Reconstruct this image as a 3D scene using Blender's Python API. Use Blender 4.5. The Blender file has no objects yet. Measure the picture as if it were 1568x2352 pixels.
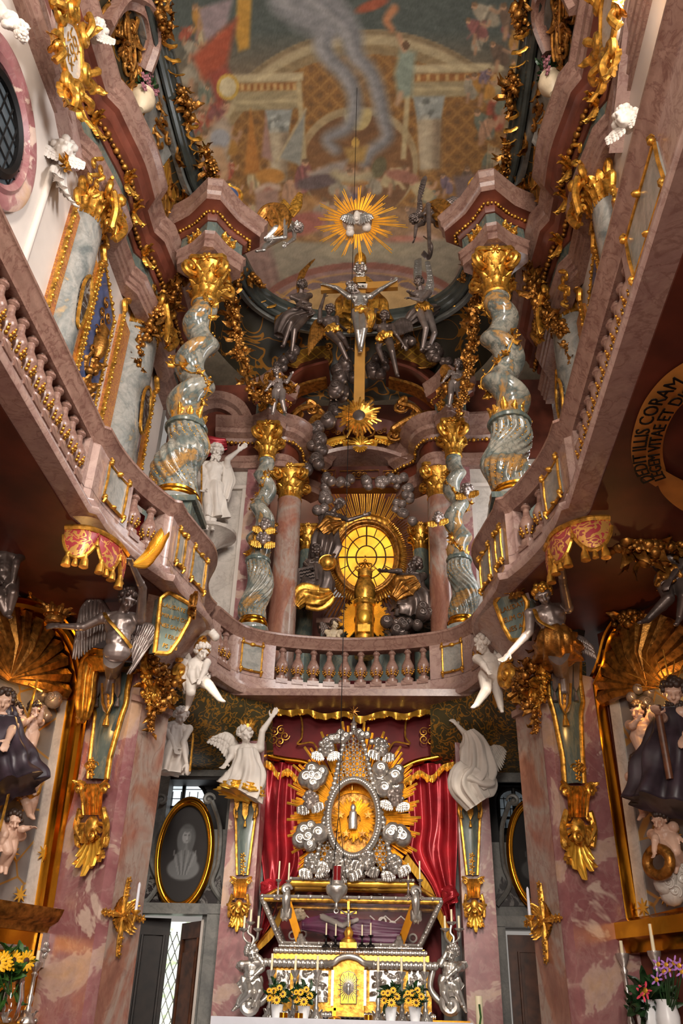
import bpy, math, random
import numpy as np
from mathutils import Vector, Matrix
sc = bpy.context.scene
col = sc.collection
PI = math.pi
# ---------------------------------------------------------------- camera
FPX, CXP, CYP = 1968.0, 784.0, 1176.0          # photograph taken as 1568 x 2352
def _nv(u, v):
    a = np.array([(u - CXP) / FPX, (CYP - v) / FPX, -1.0]); return a / np.linalg.norm(a)
_d = _nv(915, 2400); _u = _nv(875, -2000)       # vanishing points of the church axis and of the verticals
_u = _u - _d * np.dot(_u, _d); _u /= np.linalg.norm(_u)
RC = np.array([np.cross(_d, _u), _d, _u])        # camera -> world
CAM = np.array([0.63, 0.0, 1.6])
def _ray(u, v): return RC @ np.array([(u - CXP) / FPX, (CYP - v) / FPX, -1.0])
def at(u, v, Y): r = _ray(u, v); return CAM + r * (Y - CAM[1]) / r[1]
def atx(u, v, X): r = _ray(u, v); return CAM + r * (X - CAM[0]) / r[0]
def atz(u, v, Z): r = _ray(u, v); return CAM + r * (Z - CAM[2]) / r[2]
def pxs(p): return float(-(RC.T @ (np.array(p) - CAM))[2] / FPX)      # metres per photo pixel at p
cd = bpy.data.cameras.new('camera'); cam = bpy.data.objects.new('camera', cd); col.objects.link(cam)
cd.sensor_fit = 'VERTICAL'; cd.sensor_height = 36.0; cd.lens = 36.0 * FPX / 2352.0
cd.clip_start = 0.05; cd.clip_end = 100
M4 = Matrix.Identity(4)
for i in range(3):
    for j in range(3): M4[i][j] = RC[i, j]
    M4[i][3] = CAM[i]
cam.matrix_world = M4; sc.camera = cam
sc.view_settings.view_transform = 'Standard'
sc.view_settings.look = 'None'
sc.view_settings.gamma = 1.0
sc.view_settings.exposure = 0.33
# ---------------------------------------------------------------- light
w = bpy.data.worlds.new('world'); sc.world = w; w.use_nodes = True
w.node_tree.nodes['Background'].inputs[0].default_value = (0.96, 0.88, 0.80, 1)
w.node_tree.nodes['Background'].inputs[1].default_value = 0.26
def area(name, loc, target, size, power, color=(1, 1, 1), sy=None, spread=None):
    l = bpy.data.lights.new(name, 'AREA'); o = bpy.data.objects.new(name, l); col.objects.link(o)
    l.shape = 'RECTANGLE'; l.size = size; l.size_y = sy or size; l.energy = power; l.color = color
    if spread: l.spread = math.radians(spread)
    o.location = loc
    o.rotation_euler = (Vector(target) - Vector(loc)).to_track_quat('-Z', 'Y').to_euler()
    return o
def spot(name, loc, target, power, angle, color=(1, 1, 1), radius=0.08, blend=0.6):
    l = bpy.data.lights.new(name, 'SPOT'); o = bpy.data.objects.new(name, l); col.objects.link(o)
    l.energy = power; l.color = color; l.spot_size = math.radians(angle); l.spot_blend = blend; l.shadow_soft_size = radius
    o.location = loc
    o.rotation_euler = (Vector(target) - Vector(loc)).to_track_quat('-Z', 'Y').to_euler()
    return o
WARM = (1.0, 0.80, 0.58); DAY = (0.97, 0.98, 1.0)
area('facade_window_light', (2.8, -5.0, 9.5), (-1.6, 12, 7.0), 1.5, 1450, (1, 0.92, 0.83), 5.0)
area('nave_window_light', (3.2, 4.2, 9.9), (-3.4, 7.5, 9.3), 2.2, 190, DAY, 2.2, 110)
area('side_window_light', (3.1, 11.4, 8.9), (-2.4, 10.5, 8.8), 0.5, 45, DAY, 2.4)
area('vault_window_light', (-2.9, 9.0, 14.2), (0.5, 11.5, 19.5), 4.0, 95, (1, 0.95, 0.88), 0.5)
area('vault_window_light', (2.9, 9.0, 14.2), (-0.5, 11.5, 19.5), 4.0, 70, (1, 0.93, 0.85), 0.5)
spot('altar_lamp', (-2.0, 7.2, 5.5), (0.0, 11.8, 3.3), 390, 46, (1, 0.90, 0.74))
spot('altar_lamp', (2.0, 7.2, 5.5), (0.1, 11.8, 3.0), 390, 46, (1, 0.90, 0.74))
for _x in (-1.55, 1.55): area('apse_window_light', (_x, 13.5, 11.6), (-_x * .3, 13.9, 9.4), .5, 26, WARM, 1.2)
area('nave_fill_light', (-0.4, -4.6, 4.2), (0.1, 11, 3.2), 2.4, 520, (1, .92, .82), 2.4)  # added fill from the nave, not a known window; brightens the lower pillars
# ---------------------------------------------------------------- mesh helpers
V3 = lambda *a: np.array(a, float)
def nz(a):
    a = np.asarray(a, float); n = np.linalg.norm(a); return a / n if n > 1e-9 else a
def frame(d, hint=(0, 0, 1)):
    d = nz(d); h = np.asarray(hint, float)
    if abs(np.dot(d, h)) > 0.98: h = V3(0, 1, 0) if abs(d[1]) < 0.9 else V3(1, 0, 0)
    a = nz(np.cross(h, d)); return a, np.cross(d, a), d           # side, up', dir
def spline(pts, n=8, closed=False):
    P = np.asarray(pts, float); k = len(P); out = []
    segs = k if closed else k - 1
    for i in range(segs):
        if closed: p0, p1, p2, p3 = P[(i - 1) % k], P[i], P[(i + 1) % k], P[(i + 2) % k]
        else: p0, p1, p2, p3 = P[max(i - 1, 0)], P[i], P[i + 1], P[min(i + 2, k - 1)]
        for j in range(n):
            t = j / n
            out.append(0.5 * ((2 * p1) + (p2 - p0) * t + (2 * p0 - 5 * p1 + 4 * p2 - p3) * t * t + (3 * p1 - p0 - 3 * p2 + p3) * t ** 3))
    if not closed: out.append(P[-1])
    return np.array(out)
def resample(P, n):
    P = np.asarray(P, float); L = np.r_[0, np.cumsum(np.linalg.norm(np.diff(P, axis=0), axis=1))]
    t = np.linspace(0, L[-1], n)
    return np.stack([np.interp(t, L, P[:, i]) for i in range(P.shape[1])], 1)
class MB:
    def __init__(s): s.v = []; s.f = []; s.n = 0
    def add(s, V, F):
        V = np.asarray(V, float).reshape(-1, 3)
        s.v.append(V); b = s.n; s.f.extend([tuple(i + b for i in f) for f in F]); s.n += len(V); return s
    def grid(s, G, cu=False, cv=False, cap=False):
        G = np.asarray(G, float); nu, nv = G.shape[:2]; F = []
        for i in range(nu if cu else nu - 1):
            i2 = (i + 1) % nu
            for j in range(nv if cv else nv - 1):
                j2 = (j + 1) % nv; F.append((i * nv + j, i2 * nv + j, i2 * nv + j2, i * nv + j2))
        if cap and cv: F.append(tuple(range(nv))[::-1]); F.append(tuple((nu - 1) * nv + j for j in range(nv)))
        return s.add(G, F)
    def tube(s, P, r, n=8, closed=False, flat=1.0, hint=(0, 0, 1), cap=True, twist=0.0):
        P = np.asarray(P, float); k = len(P)
        r = np.interp(np.linspace(0, 1, k), np.linspace(0, 1, len(r)), r) if np.ndim(r) else np.full(k, r)
        T = np.zeros_like(P)
        if closed: T = np.roll(P, -1, 0) - np.roll(P, 1, 0)
        else: T[1:-1] = P[2:] - P[:-2]; T[0] = P[1] - P[0]; T[-1] = P[-1] - P[-2]
        a, b, d = frame(T[0], hint); A = []; B = []
        for i in range(k):
            d = nz(T[i]); a = a - d * np.dot(a, d)
            a = nz(a) if np.linalg.norm(a) > 1e-6 else frame(d, hint)[0]
            A.append(a); B.append(np.cross(d, a))
        th = np.linspace(0, 2 * PI, n, endpoint=False)
        G = np.zeros((k, n, 3))
        for i in range(k):
            t2 = th + twist * i
            G[i] = P[i] + r[i] * (np.cos(t2)[:, None] * A[i] + flat * np.sin(t2)[:, None] * B[i])
        return s.grid(G, closed, True, cap and not closed)
    def lathe(s, prof, c=(0, 0, 0), n=16, M=None, mod=None, cap=True):
        pr = np.asarray(prof, float); th = np.linspace(0, 2 * PI, n, endpoint=False)
        G = np.zeros((len(pr), n, 3))
        for i, (r, z) in enumerate(pr):
            rr = r * (mod(th, z) if mod else 1.0)
            G[i, :, 0] = rr * np.cos(th); G[i, :, 1] = rr * np.sin(th); G[i, :, 2] = z
        if M is not None: G = G @ np.asarray(M, float).T
        return s.grid(G + np.asarray(c, float), False, True, cap)
    def sweep(s, P, prof, closed=False, up=(0, 0, 1), side=1, closedprof=True):
        """profile (o, h): o to the side of travel (side=1: right-hand), h along up; mitred corners."""
        P = np.asarray(P, float); k = len(P); up = nz(up); pr = np.asarray(prof, float)
        G = np.zeros((k, len(pr), 3))
        for i in range(k):
            a = P[i] - P[i - 1] if (i > 0 or closed) else P[1] - P[0]
            b = P[(i + 1) % k] - P[i] if (i < k - 1 or closed) else P[-1] - P[-2]
            na = nz(np.cross(a, up)) * side; nb = nz(np.cross(b, up)) * side
            m = na + nb; m = m / max(np.dot(m, m) / 2, 0.35)
            G[i] = P[i] + pr[:, :1] * m + pr[:, 1:] * up
        return s.grid(G, closed, closedprof, closedprof and not closed)
    def box(s, c, d, M=None):
        v = np.array([(x, y, z) for x in (-.5, .5) for y in (-.5, .5) for z in (-.5, .5)]) * np.asarray(d, float)
        if M is not None: v = v @ np.asarray(M, float).T
        return s.add(v + np.asarray(c, float), [(0, 1, 3, 2), (4, 6, 7, 5), (0, 4, 5, 1), (2, 3, 7, 6), (0, 2, 6, 4), (1, 5, 7, 3)])
    def ball(s, c, r, n=8, M=None):
        n = max(n, 8)
        r = np.full(3, r) if np.ndim(r) == 0 else np.asarray(r, float)
        ph = np.linspace(0.001, PI - 0.001, max(n // 2 + 2, 4)); th = np.linspace(0, 2 * PI, n, endpoint=False)
        G = np.stack([np.sin(ph)[:, None] * np.cos(th), np.sin(ph)[:, None] * np.sin(th), np.cos(ph)[:, None] * np.ones(n)], 2) * r
        if M is not None: G = G @ np.asarray(M, float).T
        return s.grid(G + np.asarray(c, float), False, True, True)
    def limb(s, p0, p1, r0, r1, n=10):
        p0 = np.asarray(p0, float); p1 = np.asarray(p1, float); a, b, d = frame(p1 - p0)
        L = np.linalg.norm(p1 - p0); h = np.linspace(-PI / 2, 0, 4)
        zs = np.r_[r0 * np.sin(h), L * 0.33, L * 0.67, L + r1 * np.sin(h[::-1] * -1)[::1]]
        rs = np.r_[r0 * np.cos(h), r0 + (r1 - r0) * .33, r0 + (r1 - r0) * .67, r1 * np.cos(h[::-1])]
        rs = np.maximum(rs, 1e-4); th = np.linspace(0, 2 * PI, n, endpoint=False)
        G = p0 + zs[:, None, None] * d + rs[:, None, None] * (np.cos(th)[:, None] * a + np.sin(th)[:, None] * b)
        return s.grid(G, False, True, True)
    def poly(s, pts, depth, nrm):
        """flat outline (3-D points) given a thickness along nrm"""
        P = np.asarray(pts, float); k = len(P); Q = P + nz(nrm) * depth
        return s.add(np.r_[P, Q], [tuple(range(k))[::-1], tuple(range(k, 2 * k))] + [(i, (i + 1) % k, k + (i + 1) % k, k + i) for i in range(k)])
    def merge(s, o, M=None, t=(0, 0, 0)):
        V = np.concatenate(o.v)
        if M is not None: V = V @ np.asarray(M, float).T
        return s.add(V + np.asarray(t, float), o.f)
    def mesh(s, name):
        V = np.concatenate(s.v); me = bpy.data.meshes.new(name)
        me.from_pydata(V.tolist(), [], s.f); return me
ORG = {}
def link(name, me, parent=None): 
    o = bpy.data.objects.new(name, me); col.objects.link(o)
    if parent is not None: o.parent = parent
    return o
def obj(name, mb, m, parent=None, sharp=50, label=None, kind=None, remesh=None, origin=None):
    """link the mesh builder's geometry (world coordinates) as ONE object"""
    V = np.concatenate(mb.v)
    if parent is not None: org = ORG[parent.name]
    elif origin is not None: org = np.asarray(origin, float)
    else: org = V3((V[:, 0].min() + V[:, 0].max()) / 2, (V[:, 1].min() + V[:, 1].max()) / 2, V[:, 2].min())
    mb.v = [V - org]; me = mb.mesh(name)
    if remesh: me = do_remesh(me, *remesh)
    me.materials.clear(); me.materials.append(m)
    me.polygons.foreach_set('use_smooth', [True] * len(me.polygons))
    if sharp and not remesh: me.set_sharp_from_angle(angle=math.radians(sharp))
    o = link(name, me, parent); ORG[o.name] = org
    if parent is None: o.location = org
    if label: o['label'] = label
    if kind: o['kind'] = kind
    return o
def do_remesh(me, vox, smooth=2):
    t = bpy.data.objects.new('remesh_work', me); col.objects.link(t)
    r = t.modifiers.new('r', 'REMESH'); r.mode = 'VOXEL'; r.voxel_size = vox
    if smooth: s = t.modifiers.new('s', 'SMOOTH'); s.iterations = smooth; s.factor = 0.5
    dg = bpy.context.evaluated_depsgraph_get(); me2 = bpy.data.meshes.new_from_object(t.evaluated_get(dg))
    bpy.data.objects.remove(t); bpy.data.meshes.remove(me); return me2
def thing(name, label, cat, loc=(0, 0, 0), group=None):
    o = bpy.data.objects.new(name, None); col.objects.link(o); o.location = loc; o.empty_display_size = 0.1
    o['label'] = label; o['category'] = cat; o['kind'] = 'thing'; ORG[o.name] = np.asarray(loc, float)
    if group: o['group'] = group
    return o
def tag(o, label, cat, group=None):
    o['label'] = label; o['category'] = cat; o['kind'] = 'thing'
    if group: o['group'] = group
    return o
def struct(name, mb, m, sharp=30): return obj(name, mb, m, kind='structure', sharp=sharp)
def copytree(o, parent=None):
    c = o.copy(); col.objects.link(c); ORG[c.name] = ORG.get(o.name)
    if parent is not None: c.parent = parent
    for ch in o.children: copytree(ch, c)
    return c
def mirrored(o, label, group=None):
    """the twin on the other side of the church axis"""
    c = copytree(o); c.location.x = -o.location.x; c.scale.x = -o.scale.x; c['label'] = label
    if group: c['group'] = group
    return c
def dup(o, loc, label=None, rotz=None, scale=None):
    c = copytree(o); c.location = loc; ORG[c.name] = np.asarray(loc, float)
    if label: c['label'] = label
    if rotz is not None: c.rotation_euler = (0, 0, rotz)
    if scale is not None: c.scale = (scale,) * 3
    return c
def text_mb(txt, size, place):
    """lettering as thin solid letters; place(x, y, z) maps text space to the world"""
    cu = bpy.data.curves.new('lettering', 'FONT'); cu.body = txt; cu.size = size; cu.extrude = 0.004; cu.align_x = 'CENTER'; cu.resolution_u = 3
    t = bpy.data.objects.new('lettering_work', cu); col.objects.link(t)
    dg = bpy.context.evaluated_depsgraph_get(); me = bpy.data.meshes.new_from_object(t.evaluated_get(dg))
    bpy.data.objects.remove(t)
    mb = MB(); mb.add([place(*v.co) for v in me.vertices], [tuple(p.vertices) for p in me.polygons]); return mb
# ---------------------------------------------------------------- materials
def srgb(r, g, b):
    f = lambda c: (c / 255 / 12.92) if c / 255 <= 0.04045 else ((c / 255 + 0.055) / 1.055) ** 2.4
    return (f(r), f(g), f(b), 1)
def _mat(name):
    m = bpy.data.materials.new(name); m.use_nodes = True; nt = m.node_tree
    return m, nt, nt.nodes['Principled BSDF'], (lambda t, **k: _node(nt, t, k))
def _node(nt, t, k):
    n = nt.nodes.new(t)
    for a, b in k.items():
        if a.startswith('i_'): n.inputs[a[2:].replace('_', ' ')].default_value = b
        else: setattr(n, a, b)
    return n
def _ramp(nt, fac, stops, interp='LINEAR'):
    r = nt.nodes.new('ShaderNodeValToRGB'); cr = r.color_ramp; cr.interpolation = interp
    while len(cr.elements) < len(stops): cr.elements.new(0.5)
    for e, (p, c) in zip(cr.elements, stops): e.position = p; e.color = c
    nt.links.new(fac, r.inputs[0]); return r.outputs[0]
def _bump(nt, b, co, scale, strength, dist=0.01, detail=4):
    n = _node(nt, 'ShaderNodeTexNoise', dict(i_Scale=scale, i_Detail=detail)); nt.links.new(co, n.inputs['Vector'])
    bp = _node(nt, 'ShaderNodeBump', dict(i_Strength=strength, i_Distance=dist)); nt.links.new(n.outputs[0], bp.inputs['Height'])
    nt.links.new(bp.outputs[0], b.inputs['Normal'])
def plain(name, c, rough=0.5, metal=0.0, var=0.12, vs=6.0, bump=None, coat=0.0, spec=None, c2=None):
    m, nt, b, N = _mat(name); tc = N('ShaderNodeTexCoord'); co = tc.outputs['Object']
    n = N('ShaderNodeTexNoise', i_Scale=vs, i_Detail=5.0); nt.links.new(co, n.inputs['Vector'])
    lo = c2 or tuple(x * (1 - var * 2) for x in c[:3]) + (1,); hi = tuple(min(1, x * (1 + var)) for x in c[:3]) + (1,)
    nt.links.new(_ramp(nt, n.outputs[0], [(0.3, lo), (0.65, hi)]), b.inputs['Base Color'])
    b.inputs['Roughness'].default_value = rough; b.inputs['Metallic'].default_value = metal
    if coat: b.inputs['Coat Weight'].default_value = coat; b.inputs['Coat Roughness'].default_value = 0.12
    if spec is not None: b.inputs['Specular IOR Level'].default_value = spec
    if bump: _bump(nt, b, co, *bump)
    return m
def marble(name, stops, scale, vein, vein_amt=0.5, dist=1.2, rough=0.22, vs=2.2, stretch=(1, 1, 1), interp='LINEAR', fine=0.25, detail=7.0):
    m, nt, b, N = _mat(name); tc = N('ShaderNodeTexCoord')
    mp = N('ShaderNodeMapping'); mp.inputs['Scale'].default_value = stretch; nt.links.new(tc.outputs['Object'], mp.inputs[0]); co = mp.outputs[0]
    n1 = N('ShaderNodeTexNoise', i_Scale=scale, i_Detail=detail, i_Roughness=0.62, i_Distortion=dist); nt.links.new(co, n1.inputs['Vector'])
    base = _ramp(nt, n1.outputs[0], stops, interp)
    n2 = N('ShaderNodeTexNoise', i_Scale=scale * vs, i_Detail=9.0, i_Roughness=0.6, i_Distortion=0.8); nt.links.new(co, n2.inputs['Vector'])
    z = (0, 0, 0, 1); a = (vein_amt,) * 3 + (1,)
    vf = _ramp(nt, n2.outputs[0], [(0.46, z), (0.495, a), (0.505, a), (0.54, z)])
    mx = N('ShaderNodeMixRGB'); nt.links.new(vf, mx.inputs[0]); nt.links.new(base, mx.inputs[1]); mx.inputs[2].default_value = vein
    n3 = N('ShaderNodeTexNoise', i_Scale=scale * 14, i_Detail=6.0, i_Roughness=0.7); nt.links.new(co, n3.inputs['Vector'])
    m2 = N('ShaderNodeMixRGB', blend_type='MULTIPLY'); m2.inputs[0].default_value = fine
    nt.links.new(mx.outputs[0], m2.inputs[1]); nt.links.new(_ramp(nt, n3.outputs[0], [(0.3, (0.35, 0.33, 0.32, 1)), (0.6, (1, 1, 1, 1))]), m2.inputs[2])
    nt.links.new(m2.outputs[0], b.inputs['Base Color'])
    b.inputs['Roughness'].default_value = rough
    return m
def brocade(name, bg, fg, scale, rough=0.5, metal=0.0, thr=0.5, kind='noise', wdt=0.04):
    """a field with a running arabesque (noise contour) or a lattice"""
    m, nt, b, N = _mat(name); tc = N('ShaderNodeTexCoord'); co = tc.outputs['Object']; z = (0, 0, 0, 1); o = (1, 1, 1, 1)
    if kind == 'noise':
        n = N('ShaderNodeTexNoise', i_Scale=scale, i_Detail=1.5, i_Distortion=1.6); nt.links.new(co, n.inputs['Vector'])
        f = _ramp(nt, n.outputs[0], [(thr - wdt * 1.2, z), (thr - wdt, o), (thr + wdt, o), (thr + wdt * 1.2, z)])
    elif kind == 'cells':
        n = N('ShaderNodeTexVoronoi', i_Scale=scale); n.feature = 'DISTANCE_TO_EDGE'; nt.links.new(co, n.inputs['Vector'])
        f = _ramp(nt, n.outputs['Distance'], [(0.0, o), (wdt, o), (wdt * 1.5, z)])
    else:
        fs = []
        for ax in ((1, 1, 1), (1, -1, -1)):
            d = N('ShaderNodeVectorMath', operation='DOT_PRODUCT'); d.inputs[1].default_value = ax; nt.links.new(co, d.inputs[0])
            q = N('ShaderNodeMath', operation='MULTIPLY'); q.inputs[1].default_value = scale; nt.links.new(d.outputs['Value'], q.inputs[0])
            q2 = N('ShaderNodeMath', operation='PINGPONG'); q2.inputs[1].default_value = 1.0; nt.links.new(q.outputs[0], q2.inputs[0]); fs.append(q2.outputs[0])
        mn = N('ShaderNodeMath', operation='MINIMUM'); nt.links.new(fs[0], mn.inputs[0]); nt.links.new(fs[1], mn.inputs[1])
        f = _ramp(nt, mn.outputs[0], [(0.0, o), (wdt, o), (wdt * 1.6, z)])
    n4 = N('ShaderNodeTexNoise', i_Scale=2.5, i_Detail=4.0); nt.links.new(co, n4.inputs['Vector'])
    dk = tuple(x * 0.6 for x in bg[:3]) + (1,)
    mx = N('ShaderNodeMixRGB'); nt.links.new(f, mx.inputs[0]); nt.links.new(_ramp(nt, n4.outputs[0], [(0.35, dk), (0.65, bg)]), mx.inputs[1]); mx.inputs[2].default_value = fg
    nt.links.new(mx.outputs[0], b.inputs['Base Color']); b.inputs['Roughness'].default_value = rough
    if metal:
        mm = N('ShaderNodeMath', operation='MULTIPLY'); mm.inputs[1].default_value = metal; nt.links.new(f, mm.inputs[0]); nt.links.new(mm.outputs[0], b.inputs['Metallic'])
    return m
def emis(name, c, s, var=None):
    m, nt, b, N = _mat(name); b.inputs['Base Color'].default_value = (0.02, 0.02, 0.02, 1)
    b.inputs['Emission Color'].default_value = c; b.inputs['Emission Strength'].default_value = s
    if var:
        tc = N('ShaderNodeTexCoord'); n = N('ShaderNodeTexNoise', i_Scale=var[0], i_Detail=3.0); nt.links.new(tc.outputs['Object'], n.inputs['Vector'])
        nt.links.new(_ramp(nt, n.outputs[0], [(0.35, var[1]), (0.62, c)]), b.inputs['Emission Color'])
    return m
S = srgb
M = dict(
 gold=plain('gilding', S(212, 154, 62), 0.36, 0.78, 0.32, 16, (26, 0.35, 0.01)),
 bgold=plain('bright_gilding', S(236, 180, 66), 0.30, 0.6, 0.10, 7, (14, 0.25, 0.01)),
 ogold=plain('old_gilding', S(160, 108, 46), 0.40, 0.8, 0.34, 16, (30, 0.5, 0.012)),
 rgold=plain('burnished_gold_frame', S(214, 146, 40), 0.20, 1.0, 0.12, 3, (10, 0.12, 0.01)),
 silver=plain('silver', S(190, 184, 178), 0.32, 0.85, 0.10, 8, (22, 0.35, 0.01)),
 pewter=plain('darkened_silver', S(150, 136, 130), 0.36, 0.6, 0.22, 5, (30, 0.12, 0.01)),
 dpewter=plain('black_silver', S(104, 90, 84), 0.36, 0.6, 0.25, 5, (30, 0.15, 0.01)),
 plaster=plain('white_stucco_figure', S(206, 196, 186), 0.55, 0, 0.05, 5, (30, 0.12, 0.01)),
 wall=plain('white_wall', S(200, 188, 178), 0.42, 0, 0.05, 1.5),
 wall2=marble('pale_grey_scagliola', [(0.3, S(176, 166, 156)), (0.6, S(200, 190, 180))], 1.2, S(150, 140, 132), 0.3, rough=0.25),
 pink=marble('pink_scagliola', [(0.25, S(148, 118, 108)), (0.45, S(174, 146, 134)), (0.6, S(160, 130, 122)), (0.75, S(188, 166, 152))], 1.5, S(116, 78, 70), 0.4, rough=0.24, vs=3),
 pinkd=marble('brown_pink_scagliola', [(0.3, S(120, 88, 78)), (0.5, S(150, 118, 104)), (0.7, S(134, 102, 90))], 2.0, S(92, 50, 44), 0.5, rough=0.28, vs=3),
 red=marble('red_scagliola', [(0.0, S(176, 152, 140)), (0.40, S(190, 164, 150)), (0.425, S(134, 84, 86)), (0.52, S(146, 98, 98)), (0.55, S(152, 106, 104)), (0.565, S(180, 150, 138)), (0.66, S(186, 150, 120)), (0.8, S(170, 138, 126))], 1.05, S(204, 184, 170), 0.12, 0.6, 0.3, 3.0, detail=5.0),
 rust=marble('rust_scagliola', [(0.25, S(116, 72, 58)), (0.42, S(150, 104, 84)), (0.5, S(156, 138, 126)), (0.6, S(150, 98, 80)), (0.8, S(172, 148, 132))], 1.3, S(120, 66, 56), 0.35, .8, 0.22, 3, (1, 1, .5), detail=4.0),
 green=marble('green_grey_scagliola', [(0.22, S(70, 80, 80)), (0.40, S(106, 112, 106)), (0.49, S(158, 152, 138)), (0.54, S(92, 102, 98)), (0.60, S(176, 130, 70)), (0.70, S(140, 136, 124))], 1.6, S(50, 58, 58), 0.45, 0.7, 0.14, 3, (1, 1, .8), detail=4.0),
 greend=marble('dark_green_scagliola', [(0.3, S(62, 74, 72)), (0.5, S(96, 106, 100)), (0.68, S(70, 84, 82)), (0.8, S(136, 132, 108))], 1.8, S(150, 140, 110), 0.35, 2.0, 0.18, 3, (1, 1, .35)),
 inlay=marble('bluish_inlay', [(0.3, S(104, 108, 106)), (0.5, S(160, 156, 148)), (0.62, S(128, 130, 126)), (0.7, S(184, 154, 112)), (0.85, S(140, 136, 128))], 1.8, S(80, 86, 86), 0.22, .8, 0.12, 2, detail=4.0),
 greywall=marble('grey_door_wall', [(0.3, S(96, 96, 94)), (0.6, S(130, 128, 122))], 2.0, S(74, 74, 72), 0.3, rough=0.4),
 blackm=marble('black_marble', [(0.3, S(38, 34, 34)), (0.6, S(56, 50, 50))], 2.0, S(170, 166, 160), 0.5, rough=0.25, vs=2),
 cove=brocade('dark_cove', S(46, 40, 26), S(150, 100, 34), 1.6, 0.5, 0.6, 0.5, 'noise', 0.016),
 covegrey=plain('silvered_cove', S(150, 150, 144), 0.35, 0.5, 0.3, 3, (5, 0.5, 0.05)),
 lattice=brocade('gold_lattice', S(128, 84, 22), S(206, 156, 60), 9.0, 0.4, 0.7, kind='lattice', wdt=0.12),
 ochre=brocade('ochre_brocade', S(172, 98, 56), S(196, 136, 60), 14, 0.4, 0.2, 0.5, 'noise', 0.05),
 blue=plain('blue_panel', S(70, 82, 116), 0.35, 0, 0.25, 4),
 arab=brocade('green_arabesque', S(70, 62, 34), S(170, 124, 50), 7, 0.45, 0.6, 0.5, 'noise', 0.035),
 relief=brocade('silvered_relief', S(120, 112, 108), S(170, 130, 70), 2.6, 0.34, 0.6, kind='cells', wdt=0.02),
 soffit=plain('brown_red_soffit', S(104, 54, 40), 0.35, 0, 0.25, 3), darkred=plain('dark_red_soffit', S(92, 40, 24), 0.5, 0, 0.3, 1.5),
 velvet=plain('red_velvet', S(104, 18, 22), 0.55, 0, 0.2, 3, spec=0.2), frame=plain('black_green_moulding', S(58, 62, 58), 0.22, 0, 0.2, 4),
 drape=plain('red_lacquer_drapery', S(172, 40, 50), 0.28, 0.3, 0.2, 4, (8, 0.1, 0.02)),
 redp=brocade('red_gold_brocade', S(160, 52, 56), S(214, 160, 84), 9, 0.4, 0.6, 0.5, 'noise', 0.05),
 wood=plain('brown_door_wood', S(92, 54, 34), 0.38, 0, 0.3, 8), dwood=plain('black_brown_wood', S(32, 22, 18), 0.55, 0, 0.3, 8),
 iron=plain('black_iron', S(24, 22, 22), 0.5, 0.6), lead=plain('window_leading', S(60, 40, 20), 0.6, 0.3),
 canvas=plain('dark_canvas', S(64, 58, 56), 0.35, 0, 0.2, 3), grisaille=plain('grey_paint', S(112, 106, 102), 0.5, 0, 0.25, 6),
 skin=plain('painted_flesh', S(196, 158, 136), 0.42, 0, 0.08, 6), hair=plain('dark_brown_hair', S(58, 40, 30), 0.5, 0, 0.2, 12, (30, .5, .02)),
 robe=plain('dark_robe', S(52, 40, 48), 0.42, 0.1, 0.3, 5), wax=plain('candle_wax', S(226, 214, 180), 0.5, 0, 0.03),
 cloth=plain('white_linen', S(214, 216, 226), 0.6, 0, 0.03), pot=plain('white_glazed_pot', S(226, 226, 228), 0.3, 0, 0.03),
 leaf=plain('green_leaf', S(52, 92, 36), 0.45, 0, 0.35, 14), dleaf=plain('dark_green_leaf', S(36, 66, 34), 0.45, 0, 0.35, 14),
 petal=plain('yellow_petal', S(240, 178, 20), 0.5, 0, 0.12, 20), disc=plain('brown_flower_disc', S(70, 36, 16), 0.7, 0, 0.3, 60),
 orchid=plain('violet_petal', S(176, 120, 200), 0.5, 0, 0.15, 20), rose=plain('pink_petal', S(222, 70, 96), 0.5, 0, 0.2, 20),
 redglass=plain('ruby_lamp_glass', S(110, 8, 14), 0.12, 0, 0.1, 4, coat=0.5), purple=plain('purple_silk', S(112, 40, 84), 0.4, 0, 0.25, 6),
 bone=plain('ivory', S(200, 180, 150), 0.5), amber=emis('amber_window_glass', S(255, 190, 44), 1.25, (2.6, S(255, 138, 4))),
 day=emis('daylit_pane', S(236, 240, 244), 1.1, (3, S(196, 206, 210))), dusk=emis('dim_pane', S(120, 130, 136), 0.35, (3, S(60, 66, 70))),
 outside=emis('bright_garden', S(250, 252, 248), 1.6, (9, S(170, 196, 140))),
)
def _glass():
    m, nt, b, N = _mat('casket_glass'); b.inputs['Base Color'].default_value = (0.95, 0.97, 0.97, 1); b.inputs['Roughness'].default_value = 0.02
    tr = N('ShaderNodeBsdfTransparent'); gl = N('ShaderNodeBsdfGlossy', i_Roughness=0.03); mx = N('ShaderNodeMixShader'); fr = N('ShaderNodeFresnel', i_IOR=1.5)
    nt.links.new(fr.outputs[0], mx.inputs[0]); nt.links.new(tr.outputs[0], mx.inputs[1]); nt.links.new(gl.outputs[0], mx.inputs[2])
    nt.links.new(mx.outputs[0], nt.nodes['Material Output'].inputs[0]); return m
M['glass'] = _glass()
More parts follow.
